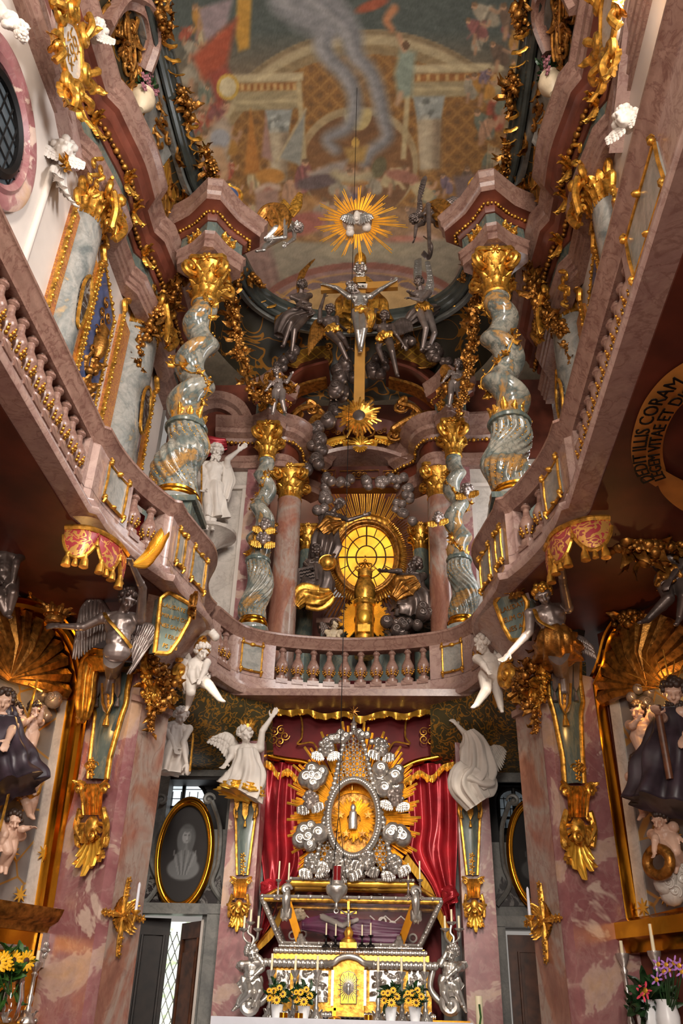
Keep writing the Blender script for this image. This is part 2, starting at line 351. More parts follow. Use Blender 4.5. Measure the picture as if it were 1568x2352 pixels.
# ---------------------------------------------------------------- setting
def P3(pts, z): return [(x, y, z) for x, y in pts]
SIDE = ((-1, 'left'), (1, 'right'))
m = MB(); m.box((0, 6, -0.05), (9, 18, 0.1)); struct('floor', m, M['pinkd'])
m = MB(); m.box((0, 12.6, 0.35), (5.0, 3.4, 0.7)); struct('floor_chancel', m, M['pinkd'])
for s, nm in SIDE:
    m = MB(); m.box((s * 3.55, 2.8, 9.02), (0.3, 17.7, 6.56)); struct('wall_' + nm, m, M['wall'])
    m = MB(); m.box((s * 4.3, 1.0, 2.85), (0.2, 16.6, 5.7)); struct('wall_lower_' + nm, m, M['darkred'])
    # the wall of the side altar, turned towards the nave
    a, b = V3(s * 2.97, 9.33, 0), V3(s * 4.35, 6.95, 0); n = nz(V3(-s * 0.86, -0.5, 0))
    m = MB(); m.poly([a, b, b + V3(0, 0, 5.7), a + V3(0, 0, 5.7)], -0.15, n); struct('wall_side_altar_' + nm, m, M['darkred'])
    # gallery floor, its painted underside
    G = [(s * x, y) for x, y in ((3.5, 1.5), (2.4, 1.5), (2.4, 6.7), (2.2, 7.4), (1.95, 8.1), (1.8, 8.6), (1.75, 9.1), (1.85, 9.7), (2.05, 10.4), (1.95, 10.95), (1.68, 11.5), (1.68, 12.6), (3.5, 12.6))]
    m = MB(); m.poly(P3(G, 5.72), 0.12, (0, 0, 1)); struct('ceiling_gallery_' + nm, m, M['darkred'])
    # wall beside the high altar on the gallery level
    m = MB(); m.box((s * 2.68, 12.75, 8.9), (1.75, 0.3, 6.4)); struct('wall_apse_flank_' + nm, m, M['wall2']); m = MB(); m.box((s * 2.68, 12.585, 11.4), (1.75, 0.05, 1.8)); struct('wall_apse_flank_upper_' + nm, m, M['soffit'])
    m = MB(); m.box((s * 1.86, 12.58, 8.2), (0.22, 0.1, 5.0)); struct('trim_flank_strip_' + nm, m, M['red'])
    m = MB()
    for q in (-0.42, 0.42): m.box((s * 2.42 + q, 12.57, 8.2), (0.07, 0.07, 3.4))
    m.box((s * 2.42, 12.57, 9.93), (0.91, 0.07, 0.07)); struct('trim_flank_frame_' + nm, m, M['wall'])
    # dark recess with the side window behind the large column
    m = MB(); m.box((s * 3.75, 12.1, 9), (0.1, 1.2, 6.4)); struct('wall_window_recess_' + nm, m, M['wall'])
    # pillar under the gallery
    pl = [(2.97, 9.33), (2.27, 8.98), (2.22, 9.02), (2.17, 9.12), (1.99, 9.5), (2.15, 10.1), (2.95, 10.2)]
    m = MB(); m.poly(P3([(s * x, y) for x, y in pl], 0.0), 5.15, (0, 0, 1)); struct('pillar_nave_' + nm, m, M['red'], 25)
    ins = [(2.18, 9.085), (1.975, 9.49), (2.10, 9.62), (2.3, 9.3)]
    m = MB(); m.poly(P3([(s * x, y) for x, y in ins], 0.0), 4.75, (0, 0, 1)); struct('pillar_inner_face_' + nm, m, M['rust'], 25)
    m = MB(); cp = [(2.26, 8.93), (2.13, 9.05), (1.93, 9.48), (2.12, 9.75), (2.4, 9.3)]
    m.poly(P3([(s * x, y) for x, y in cp], 4.75), 0.07, (0, 0, 1)); m.poly(P3([(s * x, y) for x, y in cp], 5.08), 0.07, (0, 0, 1)); struct('trim_pillar_cap_' + nm, m, M['pinkd'])
    # marble corbel that swells from the pillar out to the gallery edge
    top = spline([(2.02, 8.20), (1.82, 8.36), (1.66, 8.65), (1.56, 9.05), (1.64, 9.45), (1.85, 9.9), (2.2, 10.2)], 5)
    bot = resample(spline([(2.30, 9.0), (2.24, 9.0), (2.15, 9.1), (2.02, 9.45), (2.08, 9.8), (2.2, 10.0)], 5), len(top))
    R = []
    for k in range(9):
        t = k / 8; q = t ** 2.2
        R.append([(s * ((1 - q) * b0[0] + q * t0[0]), (1 - q) * b0[1] + q * t0[1], 5.0 + 0.76 * t) for t0, b0 in zip(top, bot)])
    m = MB(); m.grid(np.array(R)); struct('trim_gallery_corbel_' + nm, m, M['pink'])
    # altar pilaster
    m = MB(); m.box((s * 1.54 + 0.12, 12.12, 2.6), (0.42, 0.44, 5.2)); struct('pillar_altar_' + nm, m, M['red'])
    # painted vaulting over the door bay
    R = []
    for k in range(7):
        t = k / 6; a = t * PI / 2
        R.append([(s * x, y + (12.5 - y) * (1 - math.sin(a)) , 4.95 + 0.76 * (1 - math.cos(a)) ** 0.8) for x, y in ((3.0, 10.2), (2.15, 10.4), (1.95, 10.95), (1.6, 11.5), (1.12, 11.82))])
    m = MB(); m.grid(np.array(R)); struct('ceiling_door_bay_' + nm, m, M['arab'])
# back wall behind the altar and the two door bays
def wall_with_holes(name, x0, x1, z0, z1, y, holes, mt, th=0.2):
    xs = sorted({x0, x1} | {h[0] for h in holes} | {h[1] for h in holes}); zs = sorted({z0, z1} | {h[2] for h in holes} | {h[3] for h in holes})
    m = MB()
    for a, b in zip(xs, xs[1:]):
        for c, d in zip(zs, zs[1:]):
            if not any(h[0] <= (a + b) / 2 <= h[1] and h[2] <= (c + d) / 2 <= h[3] for h in holes):
                m.box(((a + b) / 2, y + th / 2, (c + d) / 2), (b - a, th, d - c))
    return struct(name, m, mt)
wall_with_holes('wall_door_bay_left', -3.1, -1.2, 0, 5.2, 12.5, [(-2.85, -1.98, 0.0, 3.02), (-2.66, -1.78, 4.12, 4.86)], M['greywall'])
wall_with_holes('wall_door_bay_right', 1.2, 3.1, 0, 5.2, 12.5, [(1.98, 2.85, 0.0, 2.92), (1.92, 2.8, 4.0, 4.82)], M['greywall'])
m = MB(); m.box((0.03, 12.75, 3.0), (2.9, 0.2, 5.4)); struct('wall_altar_back', m, M['velvet'])
# gallery parapet ---------------------------------------------------------
SIDEP = np.vstack([[(2.33, 1.6)], [(2.33, 6.70)], [(2.27, 6.74)], spline([(2.26, 6.95), (2.20, 7.3), (2.06, 7.75), (1.90, 8.10)], 4), [(1.85, 8.12)],
                   spline([(1.84, 8.3), (1.74, 8.75), (1.67, 9.12), (1.72, 9.5), (1.92, 10.0), (1.98, 10.45), (1.93, 10.72)], 4)])
CENP = np.vstack([spline([(-1.90, 10.85), (-1.62, 11.5), (-1.03, 11.84), (0, 12.0), (1.03, 11.84), (1.62, 11.5), (1.90, 10.85)], 8)])
ZB, ZR = 5.74, 6.80
BASEPROF = [(-0.16, 0), (0.13, 0), (0.15, .03), (0.15, .07), (0.09, .10), (0.06, .16), (0.06, .20), (0.0, .22), (0.0, .34), (-0.16, .34)]
RAILPROF = [(-0.16, -.17), (0.0, -.17), (0.02, -.13), (0.05, -.11), (0.07, -.05), (0.10, -.03), (0.10, 0.0), (0.05, .03), (-0.12, .03), (-0.16, 0)]
def arc_part(P, a, b):
    """stretch of a plan path between two arc lengths"""
    P = np.asarray(P, float); L = np.r_[0, np.cumsum(np.linalg.norm(np.diff(P, axis=0), axis=1))]
    k = [i for i in range(len(P)) if a < L[i] < b]
    f = lambda t: np.array([np.interp(t, L, P[:, i]) for i in range(2)])
    return np.array([f(a)] + [P[i] for i in k] + [f(b)])
def arc_of(P, pt):
    P = np.asarray(P, float); L = np.r_[0, np.cumsum(np.linalg.norm(np.diff(P, axis=0), axis=1))]
    F = resample(np.c_[P, L], 800); return F[np.argmin(np.linalg.norm(F[:, :2] - np.array(pt), axis=1)), 2]
BALU = [(.075, 0), (.075, .05), (.05, .06), (.035, .09), (.05, .12), (.083, .19), (.085, .24), (.066, .29), (.036, .36), (.032, .43), (.05, .45), (.05, .47), (.036, .49), (.052, .55), (.052, .56)]
def gallery(name, P, openings, panels, label, side, backing):
    c = P[len(P) // 2]; t = thing(name, label, 'balustrade', (float(c[0]), float(c[1]), ZB))
    L = float(np.sum(np.linalg.norm(np.diff(P, axis=0), axis=1)))
    m = MB(); m.sweep([(x, y, ZB) for x, y in P], BASEPROF, side=side); obj('base_moulding', m, M['pink'], t)
    m = MB(); m.sweep([(x, y, ZR - .03) for x, y in P], RAILPROF, side=side); obj('rail', m, M['pinkd'], t)
    ed = [0] + [q for o in openings for q in o[:2]] + [L]
    for a, b in zip(ed[::2], ed[1::2]):
        if b - a > 0.03:
            m = MB(); m.sweep([(x, y, 0) for x, y in arc_part(P, a, b)], [(-.15, ZB + .33), (0, ZB + .33), (0, ZR - .18), (-.15, ZR - .18)], side=side); obj('pier', m, M['pink'], t)
    mesh = None; cap = None
    for a, b, k in openings:
        for i in range(k):
            p = arc_part(P, a, a + (b - a) * (i + .5) / k)[-1]; q = arc_part(P, a, a + (b - a) * (i + .5) / k + .05)[-1] - p
            nn = nz(np.array([q[1], -q[0]])) * side; cx = p - nn * .07
            if mesh is None:
                m = MB(); m.lathe([(r * 1.12, z) for r, z in BALU], (0, 0, 0), 12); m.box((0, 0, -.03), (.17, .17, .07)); m.box((0, 0, .575), (.13, .13, .05)); mesh = m.mesh('baluster')
                mesh.materials.append(M['pinkd']); mesh.polygons.foreach_set('use_smooth', [True] * len(mesh.polygons)); mesh.set_sharp_from_angle(angle=.7)
                m = MB()
                for j in range(8):
                    aa = j * PI / 4
                    for z, r, w in ((.125, .06, .018), (.155, .082, .017), (.185, .092, .012)): m.ball((r * math.cos(aa), r * math.sin(aa), z), w, 6)
                cap = m.mesh('gilt_leaf'); cap.materials.append(M['gold']); cap.polygons.foreach_set('use_smooth', [True] * len(cap.polygons))
            o = link('baluster', mesh, t); o.location = V3(cx[0], cx[1], ZB + .36) - ORG[t.name]; o.rotation_euler = (0, 0, math.atan2(nn[1], nn[0]))
            g = link('gilt_leaf', cap, o)
        if backing:
            m = MB(); m.sweep([(x, y, 0) for x, y in arc_part(P, a, b)], [(-.32, ZB + .3), (-.30, ZB + .3), (-.30, ZR - .15), (-.32, ZR - .15)], side=side); obj('inner_board', m, M['velvet'], t)
    for a, b in panels:
        A = arc_part(P, a, b); U = [(x, y) for x, y in A]
        m = MB(); m.sweep([(x, y, 0) for x, y in U], [(.0, ZB + .40), (.018, ZB + .40), (.018, ZR - .26), (.0, ZR - .26)], side=side); pn = obj('inlay_panel', m, M['inlay'], t, label='bluish grey marble inlay in a gilt frame')
        W = resample(A, 9); nn = []
        for i in range(9):
            q = W[min(i + 1, 8)] - W[max(i - 1, 0)]; nn.append(nz(np.array([q[1], -q[0]])) * side)
        f = lambda i, z, o=.022: V3(W[i][0] + nn[i][0] * o, W[i][1] + nn[i][1] * o, z)
        m = MB(); zb, zt = ZB + .40, ZR - .26
        m.tube([f(i, zb) for i in range(9)] , .016, 6); m.tube([f(i, zt) for i in range(9)], .013, 6)
        for i in (0, 8):
            m.tube([f(i, zb), f(i, (zb + zt) / 2, .03), f(i, zt)], .014, 6)
            for z, e in ((zb, -1), (zt, 1)):
                m.tube([f(i, z), f(i, z + e * .03, .05), f(i, z + e * .06, .03), f(i, z + e * .05, .01)], [.022, .02, .014, .006], 6); m.ball(f(i, z, .04), .03, 6)
        m.ball(f(4, zt, .03), (.05, .03, .03), 6); m.ball(f(4, zb, .03), (.04, .03, .02), 6)
        obj('gilt_frame', m, M['gold'], pn)
    return t
a1 = arc_of(SIDEP, (2.33, 6.62)); a2 = arc_of(SIDEP, (2.12, 7.58)); b1 = arc_of(SIDEP, (1.88, 8.02)); c0 = arc_of(SIDEP, (1.85, 8.14))
q = lambda x, y: arc_of(SIDEP, (x, y))
sp = [(0.3, a1, 22), (q(2.15, 7.5), q(1.93, 8.04), 2)]
pa = [(q(2.25, 6.98), q(2.18, 7.38)), (q(1.83, 8.32), q(1.79, 8.5)), (q(1.74, 8.72), q(1.68, 9.08))]
SL = [(-x, y) for x, y in SIDEP]
gl = gallery('gallery_balustrade', np.array(SL), sp, pa, 'pink marble side gallery parapet under the bright oval window', 1, True)
spr = [(arc_of(SIDEP, (2.33, 4.5)), a1, 11)] + sp[1:]
gr = gallery('gallery_balustrade', np.array(SIDEP), spr, pa + [(q(2.33, 3.5), q(2.33, 4.3))], 'shadowed pink marble side gallery parapet above the painted scroll', -1, True)
LC = float(np.sum(np.linalg.norm(np.diff(CENP, axis=0), axis=1))); qc = lambda x, y: arc_of(CENP, (x, y))
gc = gallery('gallery_balustrade', CENP, [(.22, .56, 2), (qc(-1.13, 11.80), qc(1.13, 11.80), 10), (LC - .56, LC - .22, 2)], [(qc(-1.60, 11.52), qc(-1.32, 11.72)), (qc(1.32, 11.72), qc(1.60, 11.52))],
             'concave pink marble balustrade before the glowing round window', 1, False)
# entablature along the side walls -----------------------------------------
EN = [(3.36, 1.5), (3.36, 6.55), (3.24, 6.75), (3.20, 7.0), (3.12, 7.5), (3.12, 7.95), (3.28, 8.15), (3.28, 8.75), (3.16, 8.95), (3.10, 9.6), (3.10, 10.85), (3.25, 11.1), (3.25, 11.7)]
EP = np.vstack([EN[:3], spline(EN[2:6], 4)[1:], EN[6:]])
for s, nm in SIDE:
    E = [(s * x, y) for x, y in EP]; sd = -s
    m = MB(); m.sweep(P3(E, 0), [(-.2, 11.02), (.0, 11.02), (.0, 11.10), (.03, 11.11), (.03, 11.2), (.06, 11.21), (.06, 11.3), (.10, 11.34), (.10, 11.38), (-.2, 11.38)], side=sd); struct('trim_architrave_' + nm, m, M['pinkd'], 30)
    m = MB(); m.sweep(P3(E, 0), [(-.2, 11.38), (.02, 11.38), (.02, 11.68), (-.2, 11.68)], side=sd); struct('trim_frieze_' + nm, m, M['greend'], 30)
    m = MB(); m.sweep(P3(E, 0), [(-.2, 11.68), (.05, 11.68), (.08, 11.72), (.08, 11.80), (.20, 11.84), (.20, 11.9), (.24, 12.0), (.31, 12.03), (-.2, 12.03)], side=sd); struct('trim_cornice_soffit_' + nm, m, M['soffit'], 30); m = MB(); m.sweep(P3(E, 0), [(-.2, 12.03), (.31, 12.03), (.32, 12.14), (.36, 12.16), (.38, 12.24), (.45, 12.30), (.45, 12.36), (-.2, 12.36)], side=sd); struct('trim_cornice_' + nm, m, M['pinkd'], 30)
    # arch over the oval window, in the wall plane
    A = spline([(s * 3.38, 6.75, 11.05), (s * 3.38, 6.3, 11.25), (s * 3.38, 5.6, 11.62), (s * 3.38, 4.9, 11.78), (s * 3.38, 4.0, 11.7), (s * 3.38, 3.0, 11.3)], 6)
    m = MB(); m.sweep(A, [(-.05, -.05), (-.05, .10), (.03, .10), (.05, .07), (.2, .07), (.24, .12), (.34, .14), (.34, -.05)], up=(-s, 0, 0), side=s); struct('trim_window_arch_' + nm, m, M['pink'], 30)
    # cove above the cornice up to the dark frame of the ceiling opening
    plan0 = spline([(3.0, 1.5), (3.0, 5), (3.0, 8.8), (2.95, 10.0), (2.7, 11.2), (2.1, 12.45), (1.2, 12.95), (0, 13.15)], 6)
    plan1 = spline([(2.62, 1.5), (2.62, 5), (2.60, 8.2), (2.52, 9.1), (2.2, 10.5), (1.88, 11.45), (1.1, 12.05), (0, 12.25)], 6)
    R = []
    for k in range(9):
        t = k / 8; q1 = 1 - math.cos(t * PI / 2); 
        R.append([(s * ((1 - q1) * a[0] + q1 * b[0]), (1 - q1) * a[1] + q1 * b[1], 12.3 + 1.15 * math.sin(t * PI / 2)) for a, b in zip(plan0, plan1)])
    m = MB(); m.grid(np.array(R)); struct('ceiling_cove_' + nm, m, M['cove'])
    R = [r[8:20] for r in np.array(R)[1:6]]
fr = [(2.56, 1.5)] + list(map(tuple, spline([(2.56, 5), (2.54, 8.2), (2.45, 9.1), (2.12, 10.5), (1.80, 11.45), (1.05, 12.0), (0, 12.15)], 6)))
FR = [(-x, y) for x, y in fr] + [(x, y) for x, y in fr[::-1][1:]]
m = MB(); m.sweep(P3(FR, 13.4), [(-.14, .02), (-.10, -.06), (-.06, -.08), (-.02, -.05), (.0, 0), (.03, .02), (.06, .06), (.07, .12), (.11, .15), (.11, .24), (.03, .28), (-.14, .28)], side=1); struct('trim_ceiling_frame', m, M['frame'], 30)
m = MB(); m.sweep(P3(FR, 13.34), [(-.24, -.03), (-.15, -.05), (-.13, .04), (-.24, .04)], side=1); struct('trim_ceiling_fillet', m, M['covegrey'], 30)
# side window recess: bright pane with mullion on the dim side
for s, nm, mt in ((1, 'right', 'day'), (-1, 'left', 'dusk')):
    m = MB(); m.box((s * 3.68, 12.05, 8.9), (0.02, 0.75, 4.4)); o = struct('window_side_%s' % nm, m, M[mt])
    m = MB(); m.box((s * 3.64, 12.1, 10.0), (0.05, 1.0, 0.25)); struct('trim_window_transom_' + nm, m, M['pink'])
# apse: back wall, vault
wall_with_holes('wall_apse_back', -1.95, 1.95, 5.7, 13.2, 14.35, [(-0.6, 0.8, 8.65, 9.95)], M['darkred'])
for s, nm in SIDE:
    m = MB(); m.box((s * 1.93, 13.6, 9.4), (0.2, 1.7, 7.4)); struct('wall_apse_side_' + nm, m, M['darkred'])
m = MB(); m.box((0, 12.9, 5.76), (3.9, 2.9, 0.1)); struct('floor_apse', m, M['pinkd'])
# ---------------------------------------------------------------- painted vault
def paint_fresco(U, Vv, rng):
    """colours of the painted ceiling at drawing coordinates"""
    n = U.size; C = np.zeros((n, 3)); C[:] = (112, 92, 70)
    fb = sum(a * np.sin(U / p + Vv / q + r) for a, p, q, r in ((.5, 61, 83, 1), (.4, 37, -51, 2), (.3, 19, 27, 3), (.25, -11, 15, 5)))
    C *= (1 + .06 * fb)[:, None]
    def mix(mask, c, k=1.0): m = (np.clip(mask, 0, 1) * k)[:, None]; C[:] = C * (1 - m) + np.array(c, float) * m
    def ell(cx, cy, rx, ry, ang=0, soft=.12):
        a = math.radians(ang); dx, dy = U - cx, Vv - cy; x = dx * math.cos(a) + dy * math.sin(a); y = -dx * math.sin(a) + dy * math.cos(a)
        return np.clip((1 - np.sqrt((x / rx) ** 2 + (y / ry) ** 2)) / soft + .5, 0, 1)
    def poly(pts, soft=3.0):
        P = np.array(pts, float); ins = np.zeros(n, bool); dist = np.full(n, 1e9)
        for (x0, y0), (x1, y1) in zip(P, np.roll(P, -1, 0)):
            ins ^= ((y0 > Vv) != (y1 > Vv)) & (U < (x1 - x0) * (Vv - y0) / (y1 - y0 + 1e-9) + x0)
            t = np.clip(((U - x0) * (x1 - x0) + (Vv - y0) * (y1 - y0)) / ((x1 - x0) ** 2 + (y1 - y0) ** 2 + 1e-9), 0, 1)
            dist = np.minimum(dist, np.hypot(U - x0 - t * (x1 - x0), Vv - y0 - t * (y1 - y0)))
        return np.clip(np.where(ins, dist, -dist) / soft * .5 + .5, 0, 1)
    def stroke(pts, wd, soft=4.0):
        P = spline(pts, 8); wd = np.interp(np.linspace(0, 1, len(P)), np.linspace(0, 1, len(wd)), wd); out = np.full(n, -1e9)
        for i in range(len(P) - 1):
            (x0, y0), (x1, y1) = P[i], P[i + 1]
            t = np.clip(((U - x0) * (x1 - x0) + (Vv - y0) * (y1 - y0)) / ((x1 - x0) ** 2 + (y1 - y0) ** 2 + 1e-9), 0, 1)
            out = np.maximum(out, wd[i] - np.hypot(U - x0 - t * (x1 - x0), Vv - y0 - t * (y1 - y0)))
        return np.clip(out / soft * .5 + .5, 0, 1)
    dark, cream, och, grey = (70, 62, 50), (172, 154, 116), (150, 100, 40), (118, 118, 118)
    mix(np.clip((190 - Vv) / 120, 0, 1), (56, 68, 66))                                     # night sky
    E1, E2, E3 = ell(845, 430, 390, 362, 0, .012), ell(845, 440, 368, 338, 0, .012), ell(845, 447, 355, 322, 0, .01)
    mix(E1, cream); mix(E1 * (1 - ell(845, 432, 380, 352, 0, .02)), (120, 100, 70)); mix(E2, (132, 110, 74)); mix(E3, (126, 82, 34))
    lat = np.minimum(np.abs(((U + Vv * 1.05) / 42) % 1 - .5), np.abs(((U - Vv * 1.05) / 42) % 1 - .5)); dot = np.hypot(((U + Vv * 1.05) / 42) % 1 - .0 - (((U + Vv * 1.05) / 42) % 1 > .5), ((U - Vv * 1.05) / 42) % 1 - (((U - Vv * 1.05) / 42) % 1 > .5))
    mix(E3 * (lat < .09), (160, 112, 52), .6); mix(E3 * (dot < .2), (92, 60, 30), .6)
    mix(ell(822, 372, 138, 128, 0, .03), cream, .8); mix(ell(822, 384, 126, 122, 0, .03), (104, 66, 36)); mix(ell(822, 260, 32, 40, 0, .1) * (Vv > 252), (190, 168, 110))
    for k in range(5): mix(stroke([(700 + k * 55, 330), (720 + k * 45, 380)], [14], 20), (140, 92, 46), .6)
    # painted entablatures and columns
    for x0, x1, y0, y1, colx, cw in ((540, 690, 172, 256, 640, 22), (945, 1150, 150, 226, 985, 27)):
        mix(poly([(x0, y0 + 8), (x1, y0), (x1, y1 - 8), (x0, y1)]), (150, 134, 98)); mix(poly([(x0 - 6, y0), (x1 + 6, y0 - 6), (x1 + 6, y0 + 12), (x0 - 6, y0 + 16)]), (190, 172, 132))
        mix(poly([(x0 + 6, y0 + 20), (x1 - 8, y0 + 16), (x1 - 8, y0 + 34), (x0 + 6, y0 + 38)]), (140, 84, 36))
        for k in range(9): mix(poly([(x0 + 12 + k * (x1 - x0 - 30) / 8, y0 + 21), (x0 + 20 + k * (x1 - x0 - 30) / 8, y0 + 20), (x0 + 20 + k * (x1 - x0 - 30) / 8, y0 + 35), (x0 + 12 + k * (x1 - x0 - 30) / 8, y0 + 36)], 2), (190, 150, 90))
        mix(poly([(x0, y1 - 24), (x1, y1 - 30), (x1, y1 - 22), (x0, y1 - 16)]), (182, 164, 122))
        mix(poly([(colx - cw - 10, y1 - 4), (colx + cw + 10, y1 - 6), (colx + cw, y1 + 52), (colx - cw, y1 + 54)]), (140, 146, 142))
        for k in range(12): mix(ell(colx - cw + rng.random() * 2 * cw, y1 + 4 + rng.random() * 40, 5, 8, rng.random() * 90, .5), (180, 184, 176) if k % 2 else (92, 96, 92), .7)
        mix(poly([(colx - cw, y1 + 50), (colx + cw, y1 + 48), (colx + cw - 4, y1 + 160), (colx - cw + 6, y1 + 165)]), (168, 150, 122)); mix(stroke([(colx - cw * .4, y1 + 55), (colx - cw * .3, y1 + 155)], [8], 14), (196, 180, 150)); mix(stroke([(colx + cw * .75, y1 + 55), (colx + cw * .7, y1 + 155)], [6], 10), (112, 92, 72))
    for x in (686, 938): mix(poly([(x - 6, 190), (x + 6, 188), (x + 12 * (1 if x < 800 else -1) + 6, 365), (x + 12 * (1 if x < 800 else -1) - 6, 365)]), (180, 160, 116))
    # smoke
    sm1 = [(660, -5), (700, 20), (760, 30), (742, 90), (752, 130), (795, 175), (815, 230), (800, 290), (752, 318), (770, 345)]
    sm2 = [(720, -5), (775, 40), (805, 80), (815, 125), (850, 165), (868, 215), (880, 270), (888, 315), (850, 350), (838, 375)]
    mix(ell(720, 20, 80, 60, 20, .5), (120, 120, 126), .85)
    for sm, wds in ((sm1, [46, 30, 26, 20, 20, 16, 12, 10]), (sm2, [40, 32, 22, 18, 18, 14, 13, 10])):
        mix(stroke(sm, wds, 12), (122, 124, 130), .95); mix(stroke([(x - 5, y) for x, y in sm], [q * .4 for q in wds], 12), (158, 158, 160), .7); mix(stroke([(x + 9, y) for x, y in sm], [q * .2 for q in wds], 10), (84, 88, 98), .6)
    # figures and drapery
    def folk(x, y, sz, c, ang):
        mix(ell(x, y, sz * .55, sz, ang, .25), c); a = math.radians(ang)
        for k in range(5):
            o = (rng.random() - .5) * sz; mix(stroke([(x + o * .7 - sz * .5 * math.sin(a), y - sz * .6), (x + o * .4, y), (x + o + sz * .4 * math.sin(a), y + sz * .8)], [sz * .06], sz * .1), [min(255, q * (1.3 if k % 2 else .6)) for q in c], .7)
        hx, hy = x + sz * .95 * math.sin(a), y - sz * 1.0 * math.cos(a); mix(ell(hx, hy, sz * .2, sz * .24, 0, .3), (186, 140, 106)); mix(ell(hx, hy - sz * .12, sz * .22, sz * .16, 0, .3), (96, 70, 46), .8)
        mix(stroke([(x + sz * .3, y - sz * .4), (x + sz * .8, y - sz * .2), (x + sz * 1.0, y - sz * .6)], [sz * .11], sz * .1), (184, 138, 106)); mix(stroke([(x - sz * .2, y + sz * .5), (x - sz * .3, y + sz * 1.2)], [sz * .13], sz * .12), (170, 124, 92))
    pal = [(150, 64, 44), (170, 116, 44), (112, 92, 108), (96, 104, 90), (150, 140, 120), (90, 70, 56), (176, 130, 100), (128, 72, 70), (180, 160, 118)]
    for k in range(95):                                                                     # crowd along both edges and the foot
        t = rng.random()
        if k < 36: x, y = 410 + 100 * rng.random() + 30 * t, 20 + 430 * t
        elif k < 62: x, y = 1190 - 110 * rng.random() ** 1.3, 10 + 450 * t
        else: x, y = 480 + 680 * rng.random(), 395 + 130 * rng.random()
        folk(x, y, 18 + 22 * rng.random(), pal[int(rng.random() * 9)], rng.random() * 120 - 60)
    mix(poly([(545, -5), (578, -5), (572, 110), (548, 118), (540, 80)], 5), (186, 132, 40)); mix(poly([(455, 20), (535, -5), (520, 60), (470, 95)], 6), (142, 124, 130)); mix(poly([(440, 130), (520, 60), (545, 40), (520, 150), (470, 190)], 8), (160, 62, 36)); mix(poly([(478, 170), (520, 150), (540, 200), (500, 250)], 8), (142, 52, 40))
    mix(ell(523, 200, 26, 30, 0, .1), (196, 156, 60)); mix(ell(523, 200, 19, 23, 0, .1), (206, 190, 150))
    mix(poly([(575, 250), (560, 400), (600, 400)], 4), (176, 108, 40)); mix(poly([(610, 260), (600, 360), (625, 370)], 4), (160, 120, 110)); mix(poly([(702, 250), (640, 362), (690, 380)], 4), (134, 136, 128)); mix(stroke([(702, 250), (635, 370)], [2], 3), (190, 170, 130))
    mix(ell(500, 330, 28, 60, 15, .3), (170, 150, 130)); mix(ell(505, 318, 22, 22, 0, .3), (150, 152, 158)); mix(stroke([(500, 350), (515, 390), (500, 430)], [14, 10, 6], 6), (192, 150, 110))
    mix(poly([(920, 110), (955, 120), (945, 220), (915, 228), (905, 170)], 7), (126, 142, 128)); mix(stroke([(928, 115), (915, 80)], [5], 5), (180, 130, 96)); mix(ell(932, 104, 9, 10), (90, 62, 40)); mix(stroke([(920, 215), (912, 238)], [6], 5), (190, 150, 116))
    mix(stroke([(905, 20), (888, 45), (900, 68)], [10, 9, 6], 6), (176, 110, 70)); mix(ell(855, 12, 40, 12, -20, .5), (150, 66, 40))
    mix(ell(816, 328, 9, 12), (206, 160, 70)); mix(poly([(790, 340), (845, 335), (835, 372), (800, 374)], 6), (170, 132, 66)); mix(poly([(705, 400), (760, 375), (800, 366), (790, 392), (720, 412)], 6), (150, 138, 130)); mix(ell(728, 418, 50, 16, -10, .4), (84, 68, 70)); mix(ell(870, 385, 16, 26, 20, .3), (90, 84, 56)); mix(ell(925, 405, 40, 14, 12, .4), (150, 94, 76))
    mix(ell(815, 420, 32, 8, 0, .3), (150, 96, 44)); mix(stroke([(770, 400), (800, 412), (845, 402)], [10], 8), (176, 160, 122)); mix(ell(620, 405, 34, 18, 0, .3), (180, 118, 44))
    mix(poly([(585, 440), (640, 430), (640, 500), (590, 520)], 5), (152, 116, 102)); mix(stroke([(590, 438), (615, 425), (640, 432)], [6], 4), (190, 160, 140)); mix(poly([(1040, 405), (1105, 400), (1100, 470), (1050, 470)], 5), (104, 84, 82))
    for k in range(8): mix(poly([(1120 + k * 7, 330 + k * 4), (1124 + k * 7, 330 + k * 4), (1118 + k * 7, 440), (1113 + k * 7, 440)], 2), (170, 150, 110), .8)
    mix(ell(870, 520, 290, 44, 4, .6), (150, 120, 104), .5); mix(ell(690, 515, 60, 26, -12, .4), (150, 70, 62), .8); mix(ell(980, 560, 50, 24, 20, .4), (176, 140, 120)); mix(ell(930, 555, 44, 14, 0, .4), (170, 90, 76), .7); mix(ell(700, 470, 40, 16, -20, .4), (170, 116, 60), .7)
    # foot of the painting: grey step, then the painted niche below
    mix(np.clip((Vv - 545 - 10 * np.cos((U - 820) / 120)) / 10, 0, 1), (128, 118, 100)); mix(ell(830, 575, 120, 22, 0, .6), (150, 138, 112), .8)
    mix(poly([(520, 560), (600, 500), (640, 640), (560, 760), (480, 740)], 10), (128, 96, 88)); mix(poly([(1170, 560), (1090, 500), (1050, 640), (1120, 760), (1200, 740)], 10), (122, 90, 82))
    for k in range(4): mix(stroke([(560 + k * 22, 600), (600 + k * 18, 740)], [4], 5), (96, 66, 60), .7); mix(stroke([(1130 - k * 22, 590), (1090 - k * 18, 740)], [4], 5), (92, 62, 56), .7)
    low = np.clip((Vv - 596) / 4, 0, 1)
    A1, A2, A3 = ell(832, 730, 250, 128, 0, .015), ell(832, 735, 238, 118, 0, .015), ell(832, 742, 200, 92, 0, .02)
    mix(A1 * low, (120, 66, 54)); mix(A2 * low, (136, 100, 96)); mix(ell(832, 735, 222, 110, 0, .02) * low, (160, 118, 78)); mix(ell(832, 735, 216, 106, 0, .02) * low, (110, 86, 88))
